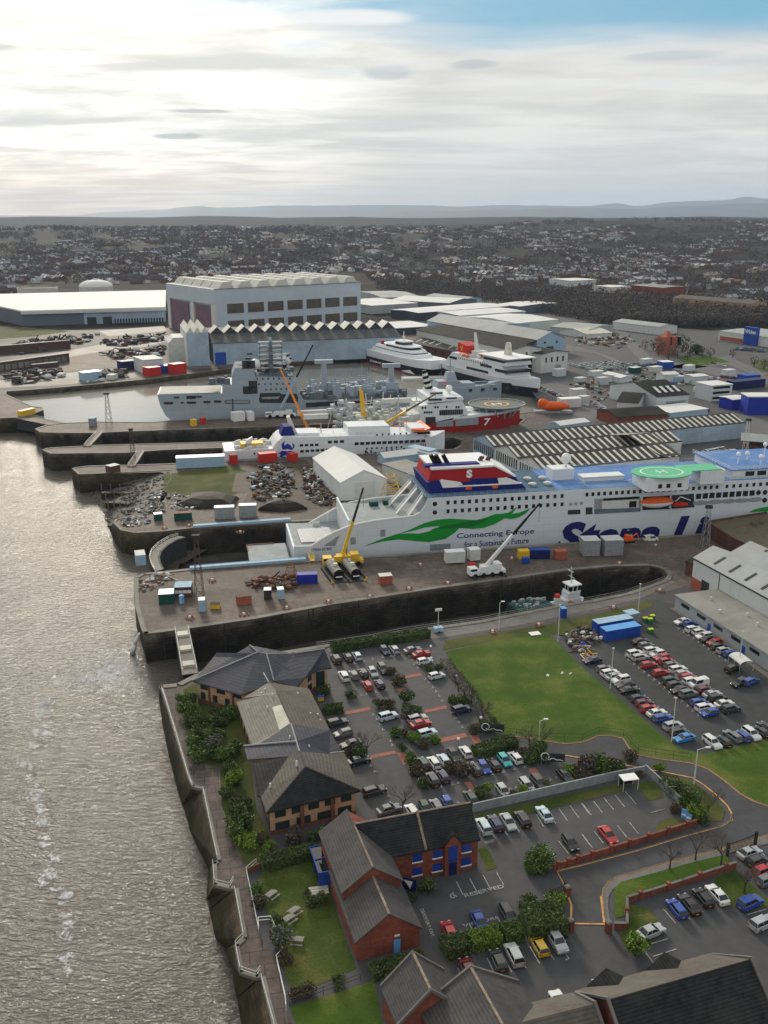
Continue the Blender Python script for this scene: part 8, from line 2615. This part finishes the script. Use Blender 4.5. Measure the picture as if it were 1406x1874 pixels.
for i in range(nT):
 x0,x1=W*i/nT,W*(i+1)/nT
 MB().slab([(x0,zf_+5),(x1,zf_+5),((x0+x1)/2,zf_+9.5)],17.2,34).build('tooth','dark_clad',t)
 zz.plate([(x0,16.6,zf_+5.2),((x0+x1)/2,16.6,zf_+9.9),((x0+x1)/2,34,zf_+9.9),(x0,34,zf_+5.2)],-.2)
 zz.plate([((x0+x1)/2,16.6,zf_+9.9),(x1,16.6,zf_+5.2),(x1,34,zf_+5.2),((x0+x1)/2,34,zf_+9.9)],-.2)
zz.build('tooth_roof','roof_light',t)
MB().bx(1,9,-.2,.1,0,9).build('door','blue_paint',t)
sC=loc2(G(346,672),o_,r_)
zt_=ZT(G(346,672),611)
MB().bx(sC.x,-3,sC.y+4,56,0,zt_).build('end_block','blue_clad',t)
MB().bx(sC.x-.4,sC.x,sC.y+3.6,56,0,zt_+.4).build('end_wall','off_white',t)
for i in range(3):
 x0=sC.x+(-3-sC.x)*i/3
 x1=sC.x+(-3-sC.x)*(i+1)/3
 MB().slab([(x0,zt_),(x1,zt_),((x0+x1)/2,zt_+4)],sC.y+4,56).build('tooth','roof_light',t)
MB().slab([(sC.x-12,0),(sC.x,0),(sC.x,zt_-6),(sC.x-8,zt_-6),(sC.x-12,zt_-10)],24,50).build('lean_to','off_white',t)
wA,wB=G(43,597),G(304,589)
o_,r_,W=frame(wA,wB)
t=thing('long_warehouse','very long low white roofed warehouse at the left beyond the yard','warehouse',o_,r_)
fp=[loc2(p,o_,r_)for p in(wA,wB,at_h(303,531,15),at_h(-90,540,15),G(-90,565))]
MB().prism([(p.x,p.y)for p in fp],0,13.8).build('wall','slate_clad',t)
MB().prism([(p.x*1.004,p.y-1)for p in fp],13.8,15.2).build('roof','roof_white',t)
MB().bx(W*.42,W,-.4,.1,0,13.5).build('pale_bay','blue_clad',t)
MB().bx(-1,W+1,-2,.2,11.5,14).build('fascia','white_clad',t)
for i in range(18):
 MB().bx(W*(.63+.02*i),W*(.642+.02*i),-.7,-.3,0,4.5).build('dock_door','dark_clad',t)
for x in(.44,.55):
 MB().bx(W*x,W*x+9,-.7,-.3,0,7).build('window','dark_steel',t)
for x,r_k,y0,y1,dome,l in((178,21.5,546,526,1,'domed white storage tank behind the long warehouse'),(71,25,548,530,0,'open topped white storage tank left of the domed one')):
 g=G(x,y0)
 t=thing('storage_tank',l,'tank',g)
 h=ZT(g-Vector((0,r_k,0)),y1)
 MB().cyl((0,0,0),(0,0,h),r_k,r_k,32).build('shell','roof_light',t)
 if dome:
  MB().ball((0,0,h),r_k*1.01,r_k*1.01,8.5,32,6,half=True).build('dome','roof_white',t,smooth=True)
  MB().cyl((0,0,h+8.2),(0,0,h+9.6),2,2,8).build('vent','off_white',t)
 else:
  MB().cyl((0,0,h-.1),(0,0,h+.3),r_k-1,r_k-1,32).build('floating_roof','roof_dark',t)
  MB().rail([(r_k*math.cos(k/16*6.2832),r_k*math.sin(k/16*6.2832),h)for k in range(17)],1.5,.15,8).build('railing','steel',t)
def deep(name,label,a,b,far,he,hr,wall,roof):
 A,B=at_h(*a,he),at_h(*b,he)
 _,r_,W=frame(A,B)
 return gable(name,label,A,B,loc2(at_h(*far,he),A,r_).y,he,hr,wall,roof,'y',.6,'workshop')
t,W=deep('dark_workshop','long dark roofed workshop with a white end and tall black doorway',(937,641),(991,637),(757,604),16,18.5,'off_white','roof_dark')
MB().bx(W*.38,W*.98,-.2,.1,0,10).build('doorway','black',t)
rows_win(t,W,3,11.2,1.6,2.6)
DL=[c for c in t.children if c.name.startswith('wall')][0].dimensions.y
t,W=deep('white_workshop','white ended workshop with four tall windows right of the black doorway',(991,649),(1040,644),(930,620),13,14.5,'off_white','roof_dark')
rows_win(t,W,4,7.2,1.5,3.4)
MB().bx(W*.55,W*.75,-.2,.1,0,5).build('door','steel',t)
t,W=deep('gabled_workshop','pale gabled workshop with a row of white roof lights along its flank',(983,622),(1034,618),(800,586),11,16.5,'pale_blue','roof_grey')
rows_win(t,W,2,7.5,1.6,1.6)
MB().bx(W*.35,W*.6,-.2,.1,0,5).build('door','dark_steel',t)
GL=[c for c in t.children if c.name.startswith('wall')][0].dimensions.y
for k in range(9):
 y=GL*(.06+.085*k)
 MB().bx(-.9,-.4,y,y+GL*.05,6,9.5).build('clerestory','white_paint',t)
MB().bx(-1.4,-.1,0,GL*.9,0,6).build('aisle','dark_brick',t)
MB().plate([(-16,0,7),(0,0,10.8),(0,GL*.85,10.8),(-16,GL*.85,7)],.4).build('aisle_roof','roof_dark',t)
t,W=shed('brick_workshop','long red brick workshop with a slate roof and white roof lights by the basin',(752,627),(921,661),15,7,11,'dark_brick','grey_tile')
for k in range(13):
 x=W*(.04+.075*k)
 if k%5!=4:
  MB().plate([(x,2,8.4),(x+1.6,2,8.4),(x+4,5.5,10.3),(x+2.4,5.5,10.3)],.12).build('roof_light','roof_white',t)
rows_win(t,W,12,2.5,2,2.6,'glass')
for n_,l,a,b,far,he,hr,wl,rf__ in(('trade_shed','white canopied trade shed nearest the construction hall',(680,560),(765,555),(690,546),9,9,'grey_clad','roof_white'),('trade_shed','trade shed with a wide pale shallow roof behind the white canopied one',(715,549),(822,555),(712,539),8,11,'slate_clad','roof_white'),('trade_shed','dark walled trade shed with a bright white roof in the middle of the row',(766,573),(852,566),(768,563),8,9,'dark_clad','roof_white'),('trade_shed','dark walled white roofed shed right of the middle one',(850,567),(932,560),(846,557),8,9,'dark_clad','roof_white'),('trade_shed','small steep white roofed shed against the bare wood',(908,557),(952,561),(916,546),8,9,'slate_clad','roof_white'),('trade_shed','white and blue shed in front of the bare wood at the right of the sheds',(946,592),(1021,585),(914,575),9,11,'white_clad','roof_white'),('trade_shed','grey shallow roofed shed in front of the dark walled pair',(787,586),(892,600),(800,572),8,10,'pale_blue','roof_grey'),('trade_shed','long pale shed between the grey roofed shed and the bare wood',(842,578),(962,570),(842,566),7,8,'pale_blue','roof_white'),('low_store','very low store with a gleaming white roof beside the zigzag shed',(716,602),(798,597),(714,590),6,6,'dark_clad','roof_white'),('trade_shed','pale shed roofs beyond the canopied trade shed',(700,545),(770,543),(690,533),7,9,'grey_clad','roof_grey'),('trade_shed','pale shed with a blue wall end at the far right of the shed group',(780,541),(850,548),(770,535),7,9,'pale_blue','roof_grey'),('trade_shed','grey roofed shed left of the fast food corner',(1008,598),(1078,604),(1010,587),6,8,'grey_clad','roof_grey'),('corner_pavilion','cream hipped pavilion on the road corner',(1074,612),(1120,609),(1078,600),4,7,'off_white','sheet_pale'),('trade_shed','grey roofed shed with a blue end by the straight road',(1122,589),(1206,599),(1128,583),7,9,'off_white','roof_grey'),('retail_shed','big grey roofed retail shed with a blue sign tower at the right edge',(1316,606),(1440,622),(1330,594),8,8.6,'off_white','roof_grey'),('dark_roof_hall','white hall with a black pitched roof, left of the larger one',(1130,735),(1168,738),(1104,716),6,9,'white_clad','roof_dark'),('brick_shed','long low red brick shed with a dark roof behind the striped shed',(1130,764),(1222,758),(1120,748),5,7,'red_brick','roof_dark'),('low_store','low store with broad white roof panels at the end of the brick shed',(1226,757),(1296,749),(1222,742),4,4,'pale_blue','roof_white'),('office_cabins','white stacked cabin offices three storeys high near the blue boxes',(1302,707),(1341,704),(1290,699),9,9,'white_clad','roof_white'),('covered_block','deep blue sheeted block with a white top at the right edge',(1371,727),(1424,727),(1372,720),10,10,'cobalt','roof_white'),('covered_block','lower blue sheeted store left of the tall blue block',(1341,732),(1371,729),(1342,724),6,6.5,'cobalt','roof_white'),('brick_office','two storey brick office with grey roof behind the ferry helipad',(1358,806),(1440,812),(1366,796),6,8,'dark_brick','roof_grey'),('white_block','plain white block building on the basin yard left of the sawtooth shed',(262,660),(299,657),(262,652),9,9,'white_clad','roof_white'),('site_store','small long pale store near the orange lifeboat',(1026,779),(1078,772),(1026,771),4,5,'pale_blue','roof_white'),('site_store','long white cabin row in the right car lots',(1103,684),(1136,692),(1106,678),4,5,'white_clad','roof_white'),('site_store','white cabin with a pitched roof beyond the black roofed hall',(1216,686),(1242,685),(1216,681),5,6,'white_clad','roof_white'),('site_store','white cabin right of the pitched one in the lots',(1270,690),(1296,688),(1270,685),5,5.5,'white_clad','roof_white'),('long_block','pale school block on the hillside by the wood',(1043,514),(1092,512),(1046,509),9,9.5,'white_clad','roof_white'),('long_block','white roofed block right of the school on the hillside',(1120,526),(1150,524),(1121,521),8,8.5,'off_white','roof_white'),('terrace_block','long cream terrace of flats above the bare wood',(1232,545),(1376,557),(1236,541),10,13,'buff_brick','brown_tile'),('terrace_block','brick flats left of the cream terrace',(1156,522),(1214,527),(1160,517),14,15,'red_brick','roof_felt'),('long_block','white block on the far hillside left of the tower block',(1004,437),(1064,436),(1006,434),10,10.5,'white_clad','roof_white')):
 t,W=shed(n_,l,a,b,far,he,hr,wl,rf__,cat='building')
 if n_ in('office_cabins','brick_office','terrace_block'):
  for z in((1.2,4.2,7.2)if n_!='brick_office' else(1.2,4.0)):
   rows_win(t,W,8,z,2.0 if W<60 else 3,1.4)
 if 'retail' in n_:
  MB().bx(W*.42,W*.42+13,-3,.5,0,15).build('sign_tower','blue_paint',t)
  letters('sign_lettering','Wickes','white_paint',t,lambda s,q:(W*.42+1+11*s,-3.1,9.5+3.5*q),bold=.03)
  MB().bx(2,W*.38,-.3,.1,.5,4).build('shop_front','brick_orange',t)
o,r_,W=frame(at_h(1241,727,9),at_h(1261,727,9))
t,W=shed('black_roof_hall','larger white hall with a black roof crossed by four white roof lights',(1203,727),(1261,722),(1170,700),8,13,'white_clad','roof_dark')
for k in range(4):
 x=W*(.15+.2*k)
 MB().plate([(x,3,9.8),(x+2,3,9.8),(x+2,9,12.2),(x,9,12.2)],.1).build('roof_light','roof_white',t)
MB().bx(W*.3,W*.9,-.3,.1,0,5).build('shutter','steel',t)
g=G(1123,453)
t=thing('tower_block','pale high rise tower block on the far hillside','tower block',g)
h=ZT(g,431)
MB().bx(-32,-4,-12,12,0,h).bx(-4,30,-8,16,0,h*.96).build('tower','off_white',t)
for i in range(10):
 MB().bx(-30,-6,-12.4,-11.9,h*(.06+.09*i),h*(.1+.09*i)).build('window_band','dark_clad',t)
g=G(1219,648)
t=thing('brick_tower','ruined looking red brick tower among bare trees by the roundabout','tower',g,.3)
MB().box(0,0,0,11,11,ZT(g,615)).box(0,0,ZT(g,615),6,6,4,0,0,.3,.3).build('shaft','brick_orange',t)
rows_win(t,8,2,8,1.4,6,y=-5.7,x0=-4)
S('wet_sheen_concrete',(.2,.19,.175),var=.4,scale=.06,grime=(.06,.055,.05),gscale=.02,gamt=1,rough=.7,spec=.2)  # wet ground whose sky reflection is put into the pale base colour
S('mid_road',(.13,.13,.135),var=.15,scale=.2,grime=(.09,.09,.09),gscale=.05)
S('brown_yard',(.05,.043,.042),var=.5,scale=.08,grime=(.15,.14,.13),gscale=.035,gamt=.9)
for nm,pts,z,mt in(('yard',[(850,832),(850,885),(1500,850),(1520,600),(1130,596),(1036,640),(962,705),(1010,760),(990,775),(962,780),(900,800)],.02,'asphalt'),('yard',[(-60,716),(117,708),(274,693),(430,672),(345,674),(305,640),(308,606),(100,604),(-80,610)],.05,'brown_yard'),('yard',[(-40,668),(90,648),(230,622),(308,612),(308,624),(240,640),(130,660),(-40,684)],.08,'wet_sheen_concrete'),('yard',[(-40,700),(60,690),(180,676),(300,672),(280,688),(117,704),(-40,712)],.08,'wet_sheen_concrete'),('yard',[(120,655),(200,640),(258,646),(250,668),(150,678),(115,680)],.1,'quay_concrete'),('yard',[(180,606),(300,596),(306,606),(200,616)],.08,'wet_sheen_concrete'),('verge',[(-60,596),(40,598),(130,606),(60,616),(-60,625)],.07,'rough_grass'),('road',[(1120,598),(1136,596),(1165,628),(1190,652),(1240,664),(1310,672),(1406,690),(1406,704),(1300,684),(1230,676),(1172,660),(1150,636)],.06,'mid_road'),('road',[(1036,630),(1080,640),(1124,655),(1150,672),(1120,680),(1128,664),(1090,646),(1036,640)],.06,'mid_road'),('road',[(960,705),(1020,700),(1060,712),(1098,740),(1110,768),(1040,775),(1060,742),(1022,718)],.06,'mid_road'),('road',[(1215,672),(1340,650),(1350,660),(1406,684),(1390,690),(1330,666),(1260,676)],.06,'mid_road'),('road',[(1296,760),(1406,742),(1440,800),(1370,815),(1376,770),(1300,768)],.06,'mid_road'),('verge',[(1240,655),(1300,650),(1336,662),(1300,668),(1256,668)],.08,'lawn'),('verge',[(1372,660),(1420,656),(1420,680),(1392,680)],.08,'rough_grass'),('car_park',[(1040,640),(1066,636),(1122,666),(1090,682),(1040,672)],.05,'asphalt'),('car_park',[(1150,660),(1200,655),(1330,678),(1406,710),(1340,720),(1250,690),(1150,690)],.05,'asphalt'),('car_park',[(1250,640),(1310,610),(1420,622),(1420,655),(1330,648)],.05,'asphalt'),('yard',[(690,560),(1010,540),(1130,600),(1030,640),(800,600)],.04,'asphalt')):
 sheet(nm,pts,z,mt)
for pts,n,l in(([(0,640),(60,622),(180,612),(150,632),(40,650)],160,'dark stacks of steel on the left of the yard'),([(180,628),(300,612),(300,624),(210,636)],130,'dark steel stacks under the construction hall doors'),([(190,648),(305,634),(300,650),(220,664)],110,'mixed steel and timber stacks left of the sawtooth shed'),([(0,690),(110,676),(120,690),(20,708)],90,'pale blocks and scaffold by the basin edge'),([(150,690),(240,676),(230,690),(160,700)],60,'stores and pallets at the basin edge, right part'),([(560,655),(650,648),(650,652),(560,660)],40,'quay stores in front of the blue shed')):
 heap('steel_stack',l,pts,n,2.0,7.0,['dark_steel','brown_steel','dark_clad','off_white','brown_steel','dark_steel'],3)
for k,(a,b,l)in enumerate((((-20,683),(128,662),'long dark slipway wall with arches across the left yard'),((-20,650),(130,637),'second dark slipway wall behind the arched one'),((60,676),(108,671),'short dark berth wall by the basin yard'))):
 A,B=G(*a),G(*b)
 o,r_,W=frame(A,B)
 t=thing('slipway_wall',l,'wall',o,r_)
 MB().bx(0,W,0,3,0,6 if k<2 else 3).build('wall_body','brown_steel',t)
 MB().bx(0,W,-.3,3.3,6 if k<2 else 3,6.5 if k<2 else 3.4).build('coping','wet_sheen_concrete',t)
 if k==0:
  rows_win(t,W,12,.5,4,4,'wet_sheen_concrete',name='arch')
for nm,l,a,b,d,h,m,rf__ in(('shipping_container','red container pair on the quay corner left of the sawtooth shed',(273,690),(296,687),8,6,'red_paint','red_paint'),('shipping_container','red containers at the foot of the sawtooth shed',(320,686),(342,683),8,7,'red_paint','red_paint'),('shipping_container','blue containers between the two red ones',(298,684),(318,681),8,5,'blue_paint','blue_paint'),('shipping_container','pale green cabin on the basin edge',(155,698),(188,694),8,5.5,'pale_blue','white_paint'),('shipping_container','navy store on the yard before the white block',(224,678),(252,675),8,6,'navy','off_white'),('shipping_container','deep blue container in the right lots',(1213,676),(1233,675),8,5,'blue_paint','white_paint'),('shipping_container','blue container near the right edge, left of two',(1364,702),(1390,700),8,5,'blue_paint','blue_paint'),('shipping_container','navy trailer row near the right edge',(1344,714),(1400,708),7,5,'navy','navy'),('site_cabin','white cabin on the far pier under the navy ship',(428,772),(449,770),5,4.6,'white_paint','white_paint'),('site_cabin','smaller white cabin on the far pier under the navy ship',(455,771),(466,770),5,4.6,'white_paint','white_paint'),('steel_store','small red store on the far pier',(370,777),(378,776),3,3,'red_paint','red_paint'),('steel_store','small yellow store on the far pier',(352,781),(361,780),3,3.4,'yellow','yellow'),('steel_store','red scaffold stores along the scrap yard top, left',(476,848),(508,845),4,4,'red_paint','red_paint'),('steel_store','red store beside the northern ferry emblem',(533,846),(546,844),4,3.5,'red_paint','red_paint'),('steel_store','red store at the northern ferry stern',(422,850),(436,849),4,4,'red_paint','rust'),('steel_store','grey twin cabins on the quay right of the orange lifeboat',(1027,747),(1064,745),6,5,'off_white','white_paint')):
 container(nm,l,'container',a,b,d,h,m,rf__,False)
for i,(x,y,w,m)in enumerate(((1140,700,18,'dark_clad'),(1085,690,20,'off_white'),(1060,702,14,'galv'),(1180,668,14,'white_clad'),(1196,682,16,'off_white'),(1260,680,12,'white_clad'),(1050,728,22,'off_white'),(1066,742,14,'galv'),(1330,690,16,'white_clad'),(1160,684,14,'dark_green'),(1098,706,16,'galv'),(1120,700,14,'off_white'),(1236,700,18,'pale_blue'),(1280,720,14,'off_white'),(1020,690,16,'white_clad'))):
 container('site_cabin','small site cabin among the crowded lots right of the workshops','cabin',(x,y),(x+w,y-2),5,rnd.uniform(3,5),m,rnd.choice(('roof_white',m)),False,group='site cabins in the lots')
heap('lot_clutter','jumble of stores and pallets between the cabins in the lots',[(1040,705),(1110,690),(1200,665),(1330,690),(1260,705),(1180,700),(1120,725),(1070,745)],260,1,3.4,['dark_steel','off_white','brown_steel','galv','blue_paint','dark_steel','rust','dark_clad'],.6,'clutter')
heap('lot_clutter','jumble of pale blocks behind the cream corner pavilion',[(1040,612),(1080,618),(1130,612),(1160,625),(1130,640),(1060,632)],130,1.5,4.5,['off_white','rust','brown_steel','galv','dark_steel'],2,'clutter')
def tiny_car():
 mb=MB()
 mb.loft([[(x*k,y,z)for x,z in((2.1,.3),(2.1,.8),(.9,.95),(-2.0,1.0),(-2.1,.3))]for y,k in((-.88,.97),(.88,.97))])
 mb.add([(-1.9,-.8,.95),(.9,-.8,.95),(.9,.8,.95),(-1.9,.8,.95),(-1.5,-.62,1.45),(.2,-.62,1.45),(.2,.62,1.45),(-1.5,.62,1.45)],[(0,1,5,4),(1,2,6,5),(2,3,7,6),(3,0,4,7)],1)
 mb.add([(-1.55,-.66,1.46),(.25,-.66,1.46),(.25,.66,1.46),(-1.55,.66,1.46)],[(0,1,2,3)])
 return mb.build('distant_car',['car_paint','glass'])
tc0=tiny_car()
TCN=[0]
def lot(a,b,w,rows,n,ang,label,cols='wwssggkxxbrn',jit=.15):
 """rows of n cars from photo point a to b, further rows stepped w metres back"""
 A,B=G(*a),G(*b)
 d=B-A
 nrm=Vector((-d.y,d.x,0)).normalized()
 for r_ in range(rows):
  for i in range(n):
   if rnd.random()<.08:
    continue
   p=A.lerp(B,(i+.5)/n)+nrm*(w*r_)+Vector((rnd.uniform(-.4,.4),rnd.uniform(-.4,.4),.06))
   c=tc0 if TCN[0]==0 else tc0.copy()
   if TCN[0]:
    COL.objects.link(c)
   TCN[0]+=1
   c.location=p
   c.rotation_euler=(0,0,math.atan2(d.y,d.x)+ang+rnd.uniform(-jit,jit))
   c.color=(*PAINT[CODE[rnd.choice(cols)]],1)
   tag(c,label,'car',label.replace('car ','cars '),'thing')
P2=math.pi/2
lot((1044,668),(1092,680),6.2,7,11,P2,'car in the densely packed compound beyond the white workshop','wwwwssssgxpp')
lot((1152,672),(1200,668),7,2,12,P2,'car parked in the lot below the straight road')
lot((978,705),(1030,728),5,1,14,P2,'car parked along the quay behind the red funnelled ferry')
lot((1084,735),(1112,755),5,1,10,P2,'car parked beside the black roofed hall')
lot((1310,834),(1342,827),6,2,7,P2,'car parked behind the striped shed','wwwss')
lot((1318,690),(1372,696),7,1,14,P2,'car parked in the lot near the navy trailers','bnkxwr')
lot((1262,755),(1296,752),6,1,6,P2,'car parked by the low white roofed store')
lot((1340,640),(1400,645),8,2,9,P2,'car parked before the retail shed')
lot((1148,612),(1176,640),40,1,3,0,'car driving on the straight road')
lot((1300,664),(1330,672),40,1,3,0,'car driving round the roundabout')
lot((1216,690),(1250,684),7,2,8,P2,'car parked beside the pitched white cabin')
lot((1290,702),(1340,712),7,1,10,P2,'car parked below the stacked cabin offices')
lot((1150,690),(1200,700),7,1,8,P2,'car parked among the white cabins in the lots')
for x,y,c,l in((1191,990,'white','white pick up truck at the foot of the big blue lettering'),(765,830,'white','white pick up truck behind the northern ferry lettering'),(1338,778,'white','white vehicle alone on the road at the right edge')):
 g=G(x,y)
 put_car('van',c,g.x,g.y,DB_ROT,l)
t=thing('excavator','small orange machine beside the white pick up truck','machine',G(1150,992),.3)
MB().bx(-1.6,1.6,-1,1,.7,1.5).bx(-1.2,.2,-.8,.8,1.5,2.6).build('body','orange',t)
MB().bx(-1.8,1.8,-1.2,-.7,0,.7).bx(-1.8,1.8,.7,1.2,0,.7).build('track','rubber',t)
MB().cyl((1,0,1.5),(3,0,2.8),.2).cyl((3,0,2.8),(4,0,.8),.16).build('arm','orange',t)
# --- the town behind
def on_land(x,y):
 z=0.0
 for _ in range(6):
  g=G(x,max(y,396.2+z*.0),z)if z<CH-8 else None
  if g is None or g.y>9000:
   return None
  z2=hz(g.x,g.y)
  z=z*.5+z2*.5
 return Vector((g.x,g.y,hz(g.x,g.y)))
KEEP=[[(-40,600),(-40,520),(300,520),(300,510),(665,500),(690,530),(870,530),(960,545),(1130,575),(1210,590),(1300,600),(1500,590),(1500,900),(-40,900)]]
def inside(x,y,poly):
 c=False
 for(x0,y0),(x1,y1)in zip(poly,poly[1:]+poly[:1]):
  if(y0>y)!=(y1>y)and x<(x1-x0)*(y-y0)/(y1-y0)+x0:
   c=not c
 return c
def house_mesh(name,wall,roof,W=6.5,D=8,he=5,hr=8,n=1):
 mb=MB()
 mb.add([(0,0,0),(W*n,0,0),(W*n,D,0),(0,D,0),(0,0,he),(W*n,0,he),(W*n,D,he),(0,D,he),(0,D/2,hr),(W*n,D/2,hr)],[(0,1,5,4),(2,3,7,6),(1,2,6,9,5),(3,0,4,8,7)],0)
 mb.add([(-.4,-.4,he-.2),(W*n+.4,-.4,he-.2),(W*n+.4,D/2,hr+.1),(-.4,D/2,hr+.1),(W*n+.4,D+.4,he-.2),(-.4,D+.4,he-.2)],[(0,1,2,3),(3,2,4,5)],1)
 for k in range(n):
  mb.box(W*k+.6,D/2,hr-.4,.9,.7,1.6,0,1)
  for z in(1.0,3.5):
   for x in(1.6,5.4):
    mb.bx(W*k+x,W*k+x+1.4,-.1,.05,z,z+1.3,2)
 return mb,[wall,roof,'glass']
S('house_white',(.58,.58,.57),var=.1,scale=.1)
S('house_brick',(.17,.09,.07),var=.25,scale=.1)
S('house_cream',(.38,.33,.25),var=.1,scale=.1)
S('roof_brown',(.08,.062,.055),var=.35,scale=.06)
S('roof_bluegrey',(.06,.066,.085),var=.3,scale=.06)
S('roof_glare',(.34,.36,.4),var=.3,scale=.05)  # sky glare on town roofs put into a pale colour
TYPES=[('house_white','roof_bluegrey',1),('house_brick','roof_brown',2),('house_brick','roof_bluegrey',3),('house_cream','roof_brown',1),('house_white','roof_brown',1),('house_brick','roof_glare',2),('house_white','roof_glare',1)]
LAB=['white house with a grey roof in the town','brown roofed brick terrace in the town','grey roofed brick terrace in the town','cream house with a brown roof in the town','white house with a brown roof in the town','brick terrace under pale gleaming roofs in the town','white house with a pale gleaming roof in the town']
def in_belt(x,y,m=0):
 if x<690:
  return False
 lo=533+(x-700)*.1 if x<870 else(550+(x-870)*.19 if x<1130 else 600)
 return 510+(x-700)*.085-m<y<lo+m
spots=[]
rt=random.Random(5)
tries=0
while len(spots)<5200 and tries<60000:
 tries+=1
 x,y=rt.uniform(-60,1466),404+200*rt.random()**1.7
 if any(inside(x,y,k)for k in KEEP):
  continue
 if noise.noise(Vector((x/90,y/16,4.4)))<-.02 or in_belt(x,y,4):
  continue
 g=on_land(x,y)
 if g is None:
  continue
 ang=rt.choice((.35,.35,-1.2,.9))+.5*noise.noise(Vector((g.x/500,g.y/500,0)))
 k=rt.randint(1,5)
 ty=rt.choices(range(7),(4,8,7,2,2,2,3))[0]
 st_=6.5*TYPES[ty][2]+4
 for i in range(k):
  p=g+Vector((math.cos(ang),math.sin(ang),0))*(st_*i)
  p.z=hz(p.x,p.y)-.3
  spots.append((p,ang,ty if rt.random()<.7 else rt.randrange(7)))
spots.sort(key=lambda s:s[0].y)
protos=[house_mesh('town_house',w,r_,n=n)for w,r_,n in TYPES]
objs={}
for p,a,ty in spots[:290]:
 if ty not in objs:
  mb,mats=protos[ty]
  objs[ty]=mb.build('town_house',mats)
  o=objs[ty]
 else:
  o=objs[ty].copy()
  COL.objects.link(o)
 o.location,o.rotation_euler=p,(0,0,a)
 tag(o,LAB[ty],'house',LAB[ty].replace('house ','houses '),'thing')
far={}
for p,a,ty in spots[290:]:
 w,r_,n=TYPES[ty]
 W,D,he,hr=6.5*n,8,5,8
 c,s=math.cos(a),math.sin(a)
 k=1+max(0,p.y-3000)/9000
 T=lambda x,y,z:(p.x+(x*c-y*s)*k,p.y+(x*s+y*c)*k,p.z+z*k)
 mb=far.setdefault('x',MB())
 wi,ri=[m for m in('house_white','house_brick','house_cream')].index(w),3+['roof_brown','roof_bluegrey','roof_glare'].index(r_)
 mb.add([T(0,0,0),T(W,0,0),T(W,D,0),T(0,D,0),T(0,0,he),T(W,0,he),T(W,D,he),T(0,D,he),T(0,D/2,hr),T(W,D/2,hr)],[(0,1,5,4),(2,3,7,6),(1,2,6,9,5),(3,0,4,8,7)],wi)
 mb.add([T(0,0,he),T(W,0,he),T(W,D/2,hr),T(0,D/2,hr),T(W,D,he),T(0,D,he)],[(0,1,2,3),(3,2,4,5)],ri)
far['x'].build('distant_houses',['house_white','house_brick','house_cream','roof_brown','roof_bluegrey','roof_glare'])['kind']='stuff'
def crown(mb,p,h,w,n,s,r):
 leafcloud(mb,(p.x,p.y,p.z+h*.58),w,w,h*.45,n,s,seed=r,shell=.2)
wood=MB()
trees=[]
tries=0
while len(trees)<9000 and tries<90000:
 tries+=1
 x,y=rt.uniform(-60,1466),398.5+205*rt.random()**1.5
 if tries%5==0:
  x=rt.uniform(690,1466)
  y=rt.uniform(508,601)
  if not in_belt(x,y):
   continue
 belt=in_belt(x,y)
 if not belt and any(inside(x,y,k)for k in KEEP):
  continue
 if not belt and noise.noise(Vector((x/60,y/11,9.1)))<-.12:
  continue
 g=on_land(x,y)
 if g is not None:
  trees.append((g,belt))
trees.sort(key=lambda q:q[0].y)
tp=[]
for k in range(3):
 t=thing('bare_tree','','tree',(0,0,0))
 mb=MB()
 crown(mb,Vector((0,0,0)),12,4.6,90,.8,60+k)
 MB().cyl((0,0,0),(0,0,7),.4,.2,6).build('trunk','bark',t)
 mb.build('crown','wood_far',t)
 tp.append(t)
TL2='leafless brown tree at the front of the bare wood between docks and town'
def plant(p,rot,sc,label,group):
 k=rt.randrange(3)
 if tp[k]['label']=='' if 'label' in tp[k]else True:
  tp[k].location,tp[k].rotation_euler,tp[k].scale=p,(0,0,rot),(sc,)*3
  tag(tp[k],label,'tree',group)
 else:
  copy_thing(tp[k],p,rot,label,sc,group)
for i,(g,b)in enumerate(trees[:190]):
 plant(g,rt.uniform(0,6),rt.uniform(.8,1.2),TL2,'bare trees at the front of the wood')
for i,(g,b)in enumerate(trees[190:]):
 k=1+max(0,g.y-1500)/2200
 h=rt.uniform(9,14)*min(1.5,k**.35)
 crown(wood,g-Vector((0,0,2)),h,h*.42*k,24,1.1*k,i)
wood.build('woodland','wood_far')['kind']='stuff'
for i in range(13):
 f=i/12
 x,y=781+150*f,623+32*f
 plant(G(x,y),rt.uniform(0,6),.8,'bare tree in the row between the two long workshops','bare trees between the workshops')
for x,y,s in((1205,650,1.1),(1232,648,1.2),(1240,655,1.0),(1196,642,.9),(1262,652,1.0),(1224,658,.9),(1285,655,.8),(1380,672,.7),(1398,676,.7),(1250,645,1.2),(1215,640,1.1),(1258,660,.8),(1300,656,.7),(1180,640,.7),(1340,655,.6)):
 plant(G(x,y),rt.uniform(0,6),s,'bare tree on the grass by the roundabout','bare trees by the roundabout')
SHRL='rounded dark evergreen tree on the roundabout grass'
shrub(1276,648,8.5,'leaf_dark',SHRL)
